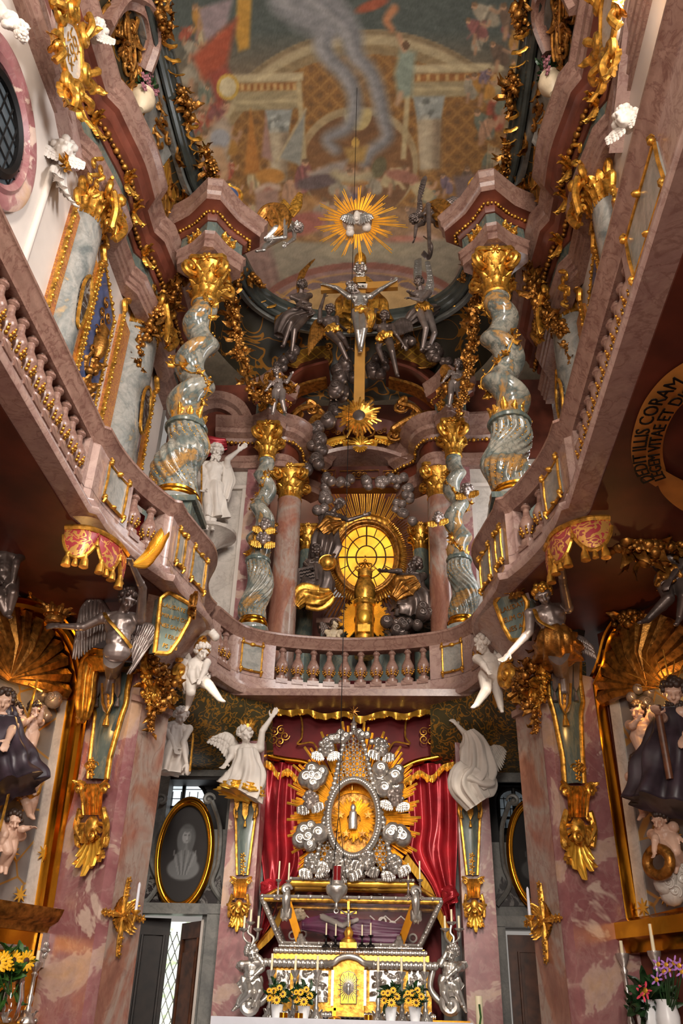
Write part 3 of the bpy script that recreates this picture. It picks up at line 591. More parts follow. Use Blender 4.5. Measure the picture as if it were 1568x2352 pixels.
    mix(A2 * low * (np.abs(np.sin(U / 17) * 14 + 652 + (U - 832) ** 2 / 1600 - Vv) < 2.5), (182, 130, 60), .9); mix(A2 * low * (np.abs(np.sin(U / 17 + 2.2) * 10 + 656 + (U - 832) ** 2 / 1600 - Vv) < 2), (182, 130, 60), .9)
    mix(A3 * low, (198, 156, 96)); mix(A3 * low * (np.abs(Vv - 712 - 6 * np.sin(U / 14)) < 2), (170, 110, 60), .4)
    g = rng.standard_normal(n) * 3.0
    return np.clip((C * .72 + np.array((108, 94, 78)) * .28) * (1 + .07 * np.sin(U / 9 + 2 * np.sin(Vv / 7)) * np.sin(Vv / 11 + U / 23))[:, None] + g[:, None], 8, 250)
def build_vault():
    sec = spline([(14.6, 12.6), (14.6, 15.0), (14.6, 16.6), (14.55, 17.6), (14.0, 18.5), (12.8, 19.2), (10.8, 19.6), (8.5, 19.75), (4.0, 19.8)], 30)
    sec = resample(sec, 420); nx = 300
    G = np.zeros((len(sec), nx, 3)); xs = np.linspace(-1, 1, nx)
    for i, (y, z) in enumerate(sec):
        up = np.clip((z - 15.5) / 3.0, 0, 1); drop = 2.4 * up * (np.abs(xs) ** 3.2)
        back = (1 - up) * 0.0
        G[i, :, 0] = xs * 4.0; G[i, :, 1] = y - 1.1 * (xs ** 2) * np.clip((y - 10.5) / 4, 0, 1); G[i, :, 2] = z - drop
    W = (G.reshape(-1, 3) - CAM) @ RC; U = CXP + FPX * W[:, 0] / -W[:, 2]; Vv = CYP - FPX * W[:, 1] / -W[:, 2]
    C = paint_fresco(U, Vv, np.random.default_rng(7)) / 255.0
    C = np.where(C <= 0.04045, C / 12.92, ((C + 0.055) / 1.055) ** 2.4)
    mb = MB(); mb.grid(G); me = mb.mesh('ceiling_painted_vault')
    ca = me.color_attributes.new('paint', 'FLOAT_COLOR', 'POINT'); ca.data.foreach_set('color', np.c_[C, np.ones(len(C))].ravel())
    m, nt, b, N = _mat('fresco_paint'); vc = N('ShaderNodeVertexColor', layer_name='paint'); nt.links.new(vc.outputs[0], b.inputs['Base Color']); b.inputs['Roughness'].default_value = 0.8
    me.materials.append(m); me.polygons.foreach_set('use_smooth', [True] * len(me.polygons))
    o = link('ceiling_painted_vault', me); o['kind'] = 'structure'
build_vault()
for s, nm in SIDE:
    mb = MB(); mb.box((s * 3.9, 8.0, 15.2), (0.2, 13.5, 5.6)); struct('wall_vault_' + nm, mb, M['pinkd'])
# ---------------------------------------------------------------- ornament builders
RNG = np.random.default_rng(11)
def basis(u, v, Y, yaw=0.0):
    """a point of the photograph placed at depth Y, with directions to the side, up and out of the wall (yaw turns the wall)"""
    a = math.radians(yaw); return at(u, v, Y), V3(math.cos(a), math.sin(a), 0), V3(0, 0, 1), V3(math.sin(a), -math.cos(a), 0)
def leaf_mb(L, W, curl=0.35, lobes=3.5, nu=13, nv=7, fold=0.25):
    """acanthus leaf: foot at the origin, growing along +Z, its tip curling towards +X"""
    G = np.zeros((nu, nv, 3))
    for i in range(nu):
        t = i / (nu - 1); w = W * (0.35 + 0.65 * math.sin(PI * min(t * .95 + .12, 1))) * (1 - .22 * abs(math.sin(lobes * PI * t))) * (1 if t < .97 else .4)
        a = curl * 2.6 * max(0, t - .35) ** 1.3
        x = L * (0.06 * t + curl * t ** 3 * .8); z = L * (t - 0.45 * curl * max(0, t - .55) ** 1.2 * 2)
        for j in range(nv):
            q = j / (nv - 1) * 2 - 1
            G[i, j] = (x - fold * w * abs(q) * (1 + .4 * math.cos(j * PI)) + .0, w * q * .5, z + .12 * W * abs(q) * math.sin(lobes * 2 * PI * t))
    b = MB(); b.grid(G); b.grid(G - np.array([.012, 0, 0]) * 1.0); return b
def rotm(x, z):
    """matrix whose columns send local +X to x and +Z to z"""
    z = nz(z); x = nz(np.asarray(x, float) - z * np.dot(x, z)); return np.array([x, np.cross(z, x), z]).T
def put_leaf(mb, base, up, out, L, W, **k): mb.merge(leaf_mb(L, W, **k), rotm(out, up), base)
def volute(mb, c, a, b, r, th, turns=1.6, start=0.0, hand=1, n=7, flat=1.0, lead=None):
    t = np.linspace(0, 1, int(16 * turns) + 4); rr = r * (1 - .86 * t); ang = start + hand * 2 * PI * turns * t
    P = [np.asarray(c) + q * (math.cos(g) * np.asarray(a) + math.sin(g) * np.asarray(b)) for q, g in zip(rr, ang)]
    if lead is not None: P = list(spline([np.asarray(p) for p in lead] + [P[0]], 6))[:-1] + P
    k = len(P); mb.tube(P, [th * .55, th, th, th * .8, th * .35], n, flat=flat, hint=np.cross(a, b)); mb.ball(c, th * 1.25, 6)
def cscroll(mb, p, q, bulge, a, b, th, curl=.25):
    """C-scroll from p to q bulging along vector bulge"""
    p, q, bu = (np.asarray(x, float) for x in (p, q, bulge)); L = np.linalg.norm(q - p); d = (q - p) / L; bn = nz(bu); r = curl * L
    P = [p + d * r * .3 - bn * r * .1 + bn * .0, p + d * r * .75 + bn * r * .05, p + d * r * .6 + bn * r * .6, p + bn * r * .5 - d * r * .1] 
    Q = [x + d * 0 for x in P]; Q = [q - (x - p - bn * np.dot(x - p, bn)) + bn * np.dot(x - p, bn) for x in P][::-1]
    mid = [(p + q) / 2 + bu]; mb.tube(spline(P + mid + Q, 7), [th * .5, th, th * 1.3, th, th * .5], 7)
def rosette(mb, c, n, r, petals=6):
    a, b, d = frame(n); c = np.asarray(c, float)
    for k in range(petals):
        g = 2 * PI * k / petals; e = math.cos(g) * a + math.sin(g) * b
        mb.ball(c + e * r * .62, (r * .42, r * .3, r * .16), 6, np.array([e, np.cross(d, e), d]).T)
    mb.ball(c + d * r * .15, r * .3, 6)
def garland(mb, path, r, rng, n=None, droop=True):
    P = np.asarray(path, float); L = float(np.sum(np.linalg.norm(np.diff(P, axis=0), axis=1))); n = n or int(L / r * 1.15) + 3
    P = resample(P, n); mb.tube(P, r * .35, 6)
    for i, p in enumerate(P):
        t = i / max(1, n - 1); s = r * (.55 + .75 * math.sin(PI * min(.95, t * .8 + .2)))
        for k in range(4):
            d = nz(rng.normal(size=3) + V3(0, -.8, 0)); o = p + d * s * .75; z = rng.random()
            if z < .38: mb.ball(o, s * (.28 + .2 * rng.random()), 6)
            elif z < .62: rosette(mb, o, d, s * .62, 5)
            else:
                e = nz(rng.normal(size=3)); mb.merge(leaf_mb(s * 1.5, s * .8, nu=6, nv=3), rotm(d, e + d * .6), o)
def shell(mb, c, a, b, d, r, n=9):
    for k in range(n):
        g = PI * (k + .5) / n; e = math.cos(g) * np.asarray(a) + math.sin(g) * np.asarray(b)
        mb.tube([np.asarray(c), np.asarray(c) + e * r * .5 + np.asarray(d) * r * .22, np.asarray(c) + e * r + np.asarray(d) * r * .1], [r * .03, r * .10, r * .12], 6)
def cloud_mb(mb, pts, r, rng, n=5):
    for p in pts:
        for k in range(n):
            d = rng.normal(size=3) * V3(1, .5, .8); q = np.asarray(p) + d * r * .45; s = r * (.45 + .4 * rng.random()); mb.ball(q, s, 10)
            a, b = V3(1, 0, 0), V3(0, 0, 1); volute(mb, q - V3(0, s * .93, 0), a, b, s * .5, s * .1, 1.4, rng.random() * 6, 1 if rng.random() < .5 else -1, 6)
def beads(mb, P, r, step):
    P = np.asarray(P, float); L = float(np.sum(np.linalg.norm(np.diff(P, axis=0), axis=1)))
    for i, p in enumerate(resample(P, int(L / step) + 1)): mb.ball(p, r * (1.15 if i % 3 == 0 else .8), 6)
def rays(parent, c, a, b, specs, m, name='ray', w=.012, n_out=None):
    """specs: (angle deg, inner, outer, count) - one beam of square sticks each"""
    nrm = np.cross(a, b)
    for ang, r0, r1, k in specs:
        mb = MB()
        for j in range(k):
            g = math.radians(ang + (j - (k - 1) / 2) * 3.1); e = math.cos(g) * a + math.sin(g) * b; f = -math.sin(g) * a + math.cos(g) * b
            q = r1 * (1 - .10 * abs(j - (k - 1) / 2) - .05 * (j % 2))
            mb.tube([c + e * r0, c + e * (r0 + q) / 2, c + e * q], [w * .7, w, w * .8], 4, hint=nrm)
        obj(name, mb, m, parent, sharp=20)
# ---------------------------------------------------------------- figures
def hand_mb(mb, wr, d, nrm, h, curl=.4):
    d = nz(d); s = nz(np.cross(nrm, d)); nrm = np.cross(d, s); k = h
    mb.ball(wr + d * .030 * k, (.022 * k, .0115 * k, .032 * k), 8, np.array([s, nrm, d]).T)
    for i, (o, L) in enumerate(((-.017, .040), (-.006, .047), (.005, .045), (.016, .036))):
        p = wr + d * .054 * k + s * o * k; e = nz(d + s * o * 6 - nrm * curl * .6); q = p + e * L * .55 * k; f = nz(e - nrm * curl); mb.limb(p, q, .0078 * k, .007 * k, 6); mb.limb(q, q + f * L * .55 * k, .007 * k, .0055 * k, 6)
    p = wr + d * .018 * k - s * .018 * k; q = p + nz(d * .7 - s * .8 - nrm * .2) * .026 * k; mb.limb(p, q, .009 * k, .008 * k, 6); mb.limb(q, q + nz(d - s * .3 - nrm * .4) * .022 * k, .008 * k, .006 * k, 6)
def head_mb(mb, c, up, fw, h, beard=False):
    up = nz(up); fw = nz(fw - up * np.dot(fw, up)); s = np.cross(fw, up); B = np.array([s, fw, up]).T; P = lambda x, y, z: c + (s * x + fw * y + up * z) * h
    mb.ball(P(0, -.004, .012), (.050 * h, .060 * h, .058 * h), 12, B); mb.ball(P(0, .016, -.026), (.036 * h, .036 * h, .042 * h), 10, B)
    mb.ball(P(0, .040, -.056), .014 * h, 8); mb.limb(P(0, .052, .016), P(0, .073, -.017), .008 * h, .0125 * h, 8); mb.limb(P(-.030, .050, .018), P(.030, .050, .018), .0105 * h, .0105 * h, 6)
    for q in (-1, 1):
        mb.ball(P(q * .026, .040, -.020), .013 * h, 8); mb.ball(P(q * .022, .045, .002), .0095 * h, 8); mb.ball(P(q * .051, -.002, -.004), (.007 * h, .012 * h, .018 * h), 6, B)
    mb.limb(P(-.012, .055, -.031), P(.012, .055, -.031), .0075 * h, .0075 * h, 6); mb.limb(P(-.010, .053, -.043), P(.010, .053, -.043), .008 * h, .008 * h, 6)
    if beard:
        b = MB()
        for k in range(22): g = RNG.random() * PI; b.ball(P(.038 * math.cos(g), .030 + .022 * math.sin(g), -.048 - .05 * RNG.random()), .014 * h, 6)
        return b
def hair_mb(c, up, fw, h, n=46, long=0.0):
    up = nz(up); fw = nz(fw - up * np.dot(fw, up)); s = np.cross(fw, up); mb = MB(); k = 0
    while k < n:
        d = RNG.normal(size=3); d /= np.linalg.norm(d)
        if d[1] > .35 and d[2] < .55 or d[2] < -.45 - long: continue
        k += 1; p = c + (s * d[0] * .054 + fw * (d[1] * .062 - .006) + up * (d[2] * .062 + .014)) * h
        mb.ball(p, (.017 + .008 * RNG.random()) * h, 7)
    return mb
def drape_mb(path, rad, nf=9, amp=.16, n=72, flat=.75, seed=0, cap=True, hint=(0, 1, 0), k=40):
    """cloth hanging in folds along a path"""
    rg = np.random.default_rng(seed); P = resample(spline(path, 8), k); rr = np.interp(np.linspace(0, 1, k), np.linspace(0, 1, len(rad)), rad)
    ph = rg.random(5) * 6; th = np.linspace(0, 2 * PI, n, endpoint=False); T = np.gradient(P, axis=0); a, b, d = frame(T[0], hint); G = np.zeros((k, n, 3))
    for i in range(k):
        d = nz(T[i]); a = nz(a - d * np.dot(a, d)); b = np.cross(d, a); t = i / (k - 1)
        f = 1 + amp * (.3 + .7 * t) * (np.sin(nf * th + ph[0] + 2.2 * t) + .5 * np.sin((nf * 2 - 3) * th + ph[1] - 3 * t) + .35 * np.sin(3 * th + ph[2] + 4 * t)) + .05 * np.sin(14 * t + 2 * np.cos(th + ph[3]))
        G[i] = P[i] + rr[i] * f[:, None] * (np.cos(th)[:, None] * a + flat * np.sin(th)[:, None] * b)
    mb = MB(); mb.grid(G, False, True, cap); return mb
def wing_mb(bone, trail, n=13, thick=.03, out=(0, -1, 0), layers=((1, 1, 0), (.62, 1, .6), (.36, 1, 1.1))):
    B = resample(spline(bone, 8), 40); T = resample(spline(trail, 8), 40); mb = MB(); out = nz(out); L0 = np.linalg.norm(B[-1] - B[0])
    for fr, wd, lift in layers:
        for i in range(n):
            t = (i + .5) / n; b = B[int(t * 39)]; e = b + (T[int(t * 39)] - b) * fr; d = e - b; L = np.linalg.norm(d)
            if L < 1e-3: continue
            s = nz(np.cross(out, d)); w = max(L0 / n * 1.5, L * .09) * wd
            G = np.zeros((7, 5, 3))
            for u in range(7):
                q = u / 6; hw = w * .5 * (.5 + .6 * math.sin(PI * min(1, q * .75 + .18))) * (1 if q < .95 else .45)
                for v in range(5):
                    z = v / 2 - 1; G[u, v] = b + d * q + s * hw * z + out * (thick * (lift + .25 + .35 * (1 - z * z)) + .04 * L * math.sin(PI * q) + .006 * (i % 2))
            mb.grid(G)
    mb.tube(B + out * thick * .6, [thick * .8, thick * 1.3, thick, thick * .4], 8); return mb
def figure(name, label, cat, J, Y, H, m, hair=None, fat=1.0, head=1.0, face=None, look=None, group=None, vox=.0068, wings=(), wmat=None, beard=False, hairn=46, width=1.0, feet=None, hairlong=0.0, sink=0.0):
    pt = {k: at(p[0], p[1], Y + (p[2] if len(p) > 2 else 0)) for k, p in J.items()}
    pel, nek, hd = pt['pel'], pt['nek'], pt['hd']; sp = nz(nek - pel); F = nz(V3(*face)) if face is not None else nz((CAM - pel) * V3(1, 1, .15))
    F = nz(F - sp * np.dot(F, sp)); Sd = np.cross(sp, F); base = V3(pel[0], pel[1], min(p[2] for p in pt.values()))
    t = thing(name, label, cat, tuple(base), group); mb = MB(); h = H; Bm = np.array([Sd, F, sp]).T; T = np.linalg.norm(nek - pel); q = fat; tk = T / (.30 * H)
    Q = lambda x, y, z: pel + Sd * x * h * width + F * y * h + sp * z * T
    mb.ball(Q(0, 0, .04), (.088 * h * q * width, .068 * h * q, .075 * h * q), 12, Bm); mb.limb(Q(0, 0, .1), Q(0, .0, .75), .066 * h * q, .074 * h, 12)
    mb.ball(Q(0, .012, .35), (.078 * h * q * width, .060 * h * q, .09 * h), 12, Bm); mb.ball(Q(0, .0, .68), (.098 * h * width, .066 * h * q, .095 * h), 12, Bm)
    for s in (-1, 1): mb.ball(Q(s * .042, .040, .72), (.044 * h, .030 * h, .036 * h), 10, Bm); mb.limb(Q(s * .03, -.01, .98), Q(s * .105, 0, .88), .026 * h, .034 * h, 8)
    for k in range(3): mb.ball(Q(-.02, .058 * q, .22 + k * .12), (.02 * h, .012 * h, .02 * h), 6, Bm); mb.ball(Q(.02, .058 * q, .22 + k * .12), (.02 * h, .012 * h, .02 * h), 6, Bm)
    mb.limb(Q(0, -.006, .92), hd - nz(hd - nek) * .03 * h, .036 * h * q ** .5, .030 * h * q ** .5, 10)
    for s, e, n_ in ((-1, 'le', 'lh'), (1, 're', 'rh')):
        if e not in pt: continue
        sh = Q(s * .118, 0, .86); el, ha = pt[e], pt[n_]; mb.ball(sh, .042 * h * q, 10); mb.limb(sh, el, .037 * h * q, .027 * h * q, 10); mb.limb(el, ha, .029 * h * q, .019 * h * q, 10)
        d = nz(ha - el); mb.ball(el + (ha - el) * .25, .031 * h * q, 8); hand_mb(mb, ha, d, nz(np.cross(d, Sd * s) + F * .3), h * (1.05 if q < 1.2 else .9))
    for s, e, n_ in ((-1, 'lk', 'lf'), (1, 'rk', 'rf')):
        if e not in pt: continue
        hp = Q(s * .052, 0, .0); kn, ft = pt[e], pt[n_]; mb.limb(hp, kn, .062 * h * q, .041 * h * q, 12); d = nz(ft - kn); bk = nz(F * -1 - d * np.dot(-F, d))
        mb.limb(kn, ft, .042 * h * q, .024 * h * q, 10); mb.ball(kn + (ft - kn) * .3 + bk * .012 * h, (.038 * h * q,) * 3, 8); mb.ball(kn + F * .01 * h, .036 * h * q, 8)
        fd = nz(V3(*feet)) if feet is not None else nz(F + d * .9); mb.limb(ft - fd * .02 * h, ft + fd * .075 * h, .023 * h * q, .015 * h * q, 8); mb.ball(ft + fd * .085 * h, (.022 * h, .022 * h, .012 * h), 6)
    lk = nz(V3(*look)) if look is not None else F; up = nz(hd - nek) * .75 + sp * .25; hh = h * head
    bd = head_mb(mb, hd, up, lk, hh, beard); b = obj('body', mb, m, t, remesh=(H * vox, 1))
    if bd is not None: obj('beard', bd, hair or m, t)
    if hair is not None: obj('hair', hair_mb(hd, up, lk, hh, hairn, hairlong), hair, t)
    for bn, tr in wings:
        f = lambda L: [at(p[0], p[1], Y + (p[2] if len(p) > 2 else .12)) for p in L]
        obj('wing', wing_mb(f(bn), f(tr), thick=.02 * H), wmat or m, t)
    return t, dict(pt, Q=Q, F=F, S=Sd, sp=sp, up=up, look=lk)
def robe(t, path, rad, Y, m, name='robe', **k): return obj(name, drape_mb([at(p[0], p[1], Y + (p[2] if len(p) > 2 else 0)) for p in path], rad, **k), m, t, sharp=None)
def cherub(name, label, u, v, Y, r, m, wm, group=None, look=(0, -1, 0), tilt=0.0, spread=1.9):
    """winged child's head; r = head radius in metres"""
    c = at(u, v, Y); t = thing(name, label, 'cherub', tuple(c - V3(0, 0, r)), group); mb = MB(); up = nz(V3(math.sin(tilt), 0, math.cos(tilt))); head_mb(mb, c, up, V3(*look), r / .062)
    obj('head', mb, m, t, remesh=(r * .11, 1)); obj('hair', hair_mb(c, up, V3(*look), r / .062, 26), m, t)
    sd = nz(np.cross(V3(*look), up)); 
    for s in (-1, 1):
        bone = [c - up * r * .75 + sd * s * r * .3, c - up * r * .3 + sd * s * r * 1.2, c - up * r * .4 + sd * s * r * spread]; tr = [c - up * r * 1.5 + sd * s * r * .2, c - up * r * 1.6 + sd * s * r * 1.0, c - up * r * 1.2 + sd * s * r * spread * 1.05]
        obj('wing', wing_mb(bone, tr, 6, r * .14, look), wm, t)
    return t
# ---------------------------------------------------------------- columns
LEAF = None
def capital(t, c, z, r, h, m, leafn=8):
    """composite capital: bell, two rows of leaves, four volutes, concave abacus"""
    mb = MB(); c = V3(c[0], c[1], z); mb.lathe([(r, 0), (r * 1.08, .03 * h), (r * .98, .06 * h), (r * 1.0, .4 * h), (r * 1.2, .75 * h), (r * 1.5, .88 * h)], c, 20)
    A = []
    for k in range(4):
        g = k * PI / 2 + PI / 4; 
        for d, q in ((-.10, 1.95), (.10, 1.95)): A.append((g + d, q))
        A.append((g + PI / 4, 1.45))
    mb.poly([c + V3(r * q * math.cos(g), r * q * math.sin(g), h * .9) for g, q in A], h * .10, (0, 0, 1))
    cp = obj('capital', mb, m, t)
    for row, (z0, L, W, off, rr) in enumerate(((.04, .42, .30, 0, 1.0), (.26, .50, .34, .5, 1.02))):
        me = None
        for k in range(leafn):
            g = 2 * PI * (k + off) / leafn; d = V3(math.cos(g), math.sin(g), 0)
            if me is None:
                lb = leaf_mb(L * h, 2 * PI * r / leafn * 1.15, .42); me = lb.mesh('acanthus_leaf'); me.materials.append(m); me.polygons.foreach_set('use_smooth', [True] * len(me.polygons))
            o = link('acanthus_leaf', me, cp); o.location = c + d * r * rr + V3(0, 0, z0 * h) - ORG[t.name]; o.rotation_euler = (0, 0, g)
    for k in range(4):
        g = k * PI / 2 + PI / 4; d = V3(math.cos(g), math.sin(g), 0); mb = MB(); s = np.cross(V3(0, 0, 1), d)
        for e in (-.06, .06): volute(mb, c + d * r * 1.75 + V3(0, 0, h * .72) + s * e * r * 2, d, V3(0, 0, 1), h * .21, h * .055, 1.5, PI / 2, 1, 7, lead=[c + d * r * .95 + V3(0, 0, h * .62), c + d * r * 1.2 + V3(0, 0, h * .86)])
        obj('volute', mb, m, cp)
    for k in range(4): mb = MB(); g = k * PI / 2; rosette(mb, c + V3(math.cos(g), math.sin(g), 0) * r * 1.48 + V3(0, 0, h * .93), (math.cos(g), math.sin(g), 0), h * .12); obj('rosette', mb, m, cp)
def twisted_column(label, c, z0, zr, z1, r, hand, amp, turns, mt, caph, phase=0.0, group=None):
    t = thing('twisted_column', label, 'column', (c[0], c[1], z0 - 1.3), group); C = V3(c[0], c[1], 0)
    mb = MB(); mb.box(C + V3(0, 0, z0 - .72), (r * 2.5, r * 2.5, 1.16)); mb.box(C + V3(0, 0, z0 - .12), (r * 2.9, r * 2.9, .08)); obj('pedestal', mb, M['greend'], t)
    mb = MB(); mb.lathe([(r * 1.42, -.08), (r * 1.46, -.05), (r * 1.42, -.01), (r * 1.28, .0)], C + V3(0, 0, z0), 32); obj('plinth', mb, M['inlay'], t)
    mb = MB(); mb.lathe([(r * 1.24, 0), (r * 1.36, .03), (r * 1.36, .07), (r * 1.24, .10), (r * 1.16, .11), (r * 1.18, .14), (r * 1.10, .16)], C + V3(0, 0, z0), 32); obj('base_ring', mb, M['rgold'], t)
    # lower third: spiral flutes, bellied and swaying
    n, kz = 96, 44; th = np.linspace(0, 2 * PI, n, endpoint=False); G = np.zeros((kz, n, 3)); zz = np.linspace(z0 + .14, zr, kz); 
    for i, z in enumerate(zz):
        u = i / (kz - 1); tw = hand * (1.9 * max(0, min(1, (u - .08) / .75))) ; rr = r * (1.02 + .24 * math.sin(PI * min(1, (1 - u) * .62 + .14)) * (1 - u * .1) - .10 * u)
        fl = 1 + .055 * np.minimum(1, 12 * min(u, 1 - u) + .2) * np.cos(15 * th + 15 * tw); off = amp * 1.25 * math.sin(PI * u) * np.array([math.cos(hand * (u * 4.2) + phase + 2.2), math.sin(hand * u * 4.2 + phase + 2.2)])
        G[i] = np.stack([C[0] + off[0] + rr * fl * np.cos(th), C[1] + off[1] + rr * fl * np.sin(th), np.full(n, z)], 1)
    mb = MB(); mb.grid(G, False, True, True); fs = obj('fluted_shaft', mb, mt, t)
    mb = MB(); rg = np.random.default_rng(5)
    for k in range(15):                                            # husks of gilt berries in the flutes
        for lo, hi in ((.05, .28), (.72, .95)):
            for j in range(7):
                u = lo + (hi - lo) * j / 6; i = int(u * (kz - 1)); tw = hand * (1.9 * max(0, min(1, (u - .08) / .75))); a = 2 * PI * k / 15 - tw + PI / 15; ii = int((a % (2 * PI)) / (2 * PI) * n) % n
                mb.ball(G[i, ii], r * .045 * (1.3 - .1 * abs(j - 3)), 5)
    obj('flute_trim', mb, M['gold'], fs)
    mb = MB(); mb.lathe([(r * .9, 0), (r * 1.14, .01), (r * 1.2, .04), (r * 1.14, .07), (r * .96, .08)], C + V3(0, 0, zr - .03), 32); obj('ring', mb, M['greend'], t)
    kz = 110; zz = np.linspace(zr + .03, z1, kz); n = 32; th = np.linspace(0, 2 * PI, n, endpoint=False); G = np.zeros((kz, n, 3)); ctr = []
    for i, z in enumerate(zz):
        u = i / (kz - 1); e = min(1, u * 6, (1 - u) * 6); g = hand * 2 * PI * turns * u + phase; A = amp * e
        rr = r * (.98 - .22 * u); cx, cy = C[0] + A * math.cos(g), C[1] + A * math.sin(g); ctr.append((cx, cy, z)); G[i] = np.stack([cx + rr * np.cos(th), cy + rr * np.sin(th), np.full(n, z)], 1)
    mb = MB(); mb.grid(G, False, True, True); sh = obj('shaft', mb, mt, t)
    mb = MB(); P = []
    for i in range(0, kz, 2): u = i / (kz - 1); g = -hand * (2 * PI * turns * .55 * u) + phase * 2 + 1; rr = r * (.98 - .22 * u) * 1.06; P.append((ctr[i][0] + rr * math.cos(g), ctr[i][1] + rr * math.sin(g), ctr[i][2] + .03 * math.sin(i * .7)))
    mb.tube(P, r * .045, 6)
    for i in range(2, len(P), 3):
        p = V3(*P[i]); d = nz(p - V3(*ctr[min(i * 2, kz - 1)]))
        for k in range(3): mb.merge(leaf_mb(r * .55, r * .42, nu=6, nv=5), rotm(d, rg.normal(size=3)), p)
        for k in range(4): mb.ball(p + rg.normal(size=3) * r * .12 + d * r * .06, r * .07, 5)
    obj('gilt_vine', mb, M['gold'], sh)
    mb = MB()
    for k in range(10):                                            # gilt leaf crown above the ring
        g = 2 * PI * k / 10; d = V3(math.cos(g), math.sin(g), 0); put_leaf(mb, V3(*ctr[3]) + d * r * .98 + V3(0, 0, .0), (0, 0, 1), d, r * (.85 if k % 2 else .6), r * .5, curl=.15)
    obj('leaf_crown', mb, M['gold'], sh); capital(t, c, z1, r * .80, caph, M['gold']); return t
def entab_block(t, c, z, s, yaw, hs, names=('architrave_block', 'frieze_block', 'cornice_block')):
    """concave-sided block of entablature over a column"""
    def plan(q):
        A = []
        for k in range(4):
            g = yaw + k * PI / 2 + PI / 4; cth = 0.14
            A += [(g - cth, 1.0), (g + cth, 1.0)]
            for e in (.3, .5, .7): gg = g + cth + (PI / 2 - 2 * cth) * e; A.append((gg, .72 + .06 * abs(e - .5) * 4))
        return [(c[0] + q * r * math.cos(g), c[1] + q * r * math.sin(g)) for g, r in A]
    def course(prof, m, nm):
        mb = MB(); G = np.array([[(x, y, z + zz) for x, y in plan(q)] for q, zz in prof]); mb.grid(G, False, True, True); return obj(nm, mb, m, t, sharp=30)
    h = hs
    course([(s * .62, 0), (s * .62, .12 * h), (s * .66, .13 * h), (s * .66, .22 * h), (s * .7, .25 * h)], M['pinkd'], names[0])
    f = course([(s * .60, .25 * h), (s * .60, .5 * h)], M['greend'], names[1])
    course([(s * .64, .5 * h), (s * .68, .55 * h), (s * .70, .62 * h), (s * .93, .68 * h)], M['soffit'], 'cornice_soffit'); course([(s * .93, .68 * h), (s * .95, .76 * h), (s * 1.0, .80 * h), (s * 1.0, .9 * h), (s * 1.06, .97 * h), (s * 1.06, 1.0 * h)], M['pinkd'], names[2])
    mb = MB(); P = [(x, y, z + .60 * h) for x, y in plan(s * .735)]; beads(mb, P + P[:1], .028, .06); obj('gilt_beads', mb, M['gold'], f)
    pl = plan(s * .61)
    for i in range(0, len(pl), 5):
        mb = MB()
        for j in (2, 3, 4):
            p = V3(*pl[(i + j) % len(pl)], z + .36 * h); d = nz(p - V3(c[0], c[1], p[2])); a = np.cross(V3(0, 0, 1), d)
            volute(mb, p + d * .02, a, V3(0, 0, 1), .07, .016, 1.3, j, 1 if j % 2 else -1)
            put_leaf(mb, p + d * .02 - V3(0, 0, .08), (0, 0, 1), d, .18, .12)
        obj('gilt_scrollwork', mb, M['gold'], f)
tcL = twisted_column('large green twisted column standing beside the white pointing saint', (-2.17, 9.15), 7.42, 8.62, 10.95, .245, 1, .095, 2.9, M['green'], .80, .6)
entab_block(tcL, (-2.22, 9.25), 11.80, .80, math.radians(-35), 1.15)
tcR = twisted_column('large green twisted column in front of the bright slit window', (2.17, 9.15), 7.42, 8.62, 10.95, .245, -1, .095, 2.9, M['green'], .80, 2.5)
entab_block(tcR, (2.22, 9.25), 11.80, .80, math.radians(35), 1.15)
icL = twisted_column('slender green twisted column with two cherub heads, near the white saint', (-1.56, 12.05), 7.0, 8.15, 10.15, .175, -1, .068, 3.1, M['green'], .72, 1.0)
icR = twisted_column('slender green twisted column beside the kneeling dark saint', (1.66, 12.05), 7.0, 8.15, 10.15, .175, 1, .068, 3.1, M['green'], .72, 2.2)
# plain columns of the apse
def plain_column(label, c, z0, z1, r, mt, caph=.62):
    t = thing('plain_column', label, 'column', (c[0], c[1], z0)); C = V3(c[0], c[1], 0)
    mb = MB(); mb.lathe([(r * 1.25, 0), (r * 1.25, .08), (r * 1.15, .1), (r * 1.12, .16), (r * 1.02, .18)], C + V3(0, 0, z0), 28); obj('base', mb, M['pinkd'], t)
    mb = MB(); mb.lathe([(r, z0 + .18), (r * .98, (z0 + z1) / 2), (r * .88, z1)], C, 28); obj('shaft', mb, mt, t)
    capital(t, c, z1, r * .86, caph, M['gold']); return t
e = at(655, 1300, 12.75)
plain_column('smooth pink and grey column next to the cherub column', (e[0], 12.75), 5.83, 9.75, .235, M['rust'])
plain_column('smooth pink and grey column behind the kneeling dark saint', (-e[0] + .22, 12.75), 5.83, 9.75, .235, M['rust'])
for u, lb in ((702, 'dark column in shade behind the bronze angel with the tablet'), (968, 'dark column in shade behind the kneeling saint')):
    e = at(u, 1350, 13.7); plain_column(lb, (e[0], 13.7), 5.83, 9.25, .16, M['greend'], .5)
# ---------------------------------------------------------------- upper altar in the apse
OUT = (0, -1, 0); X1 = V3(1, 0, 0); Z1 = V3(0, 0, 1)
ARCHM = [(-.10, 0), (-.10, .10), (-.04, .14), (.0, .12), (.06, .18), (.10, .24), (.10, 0)]
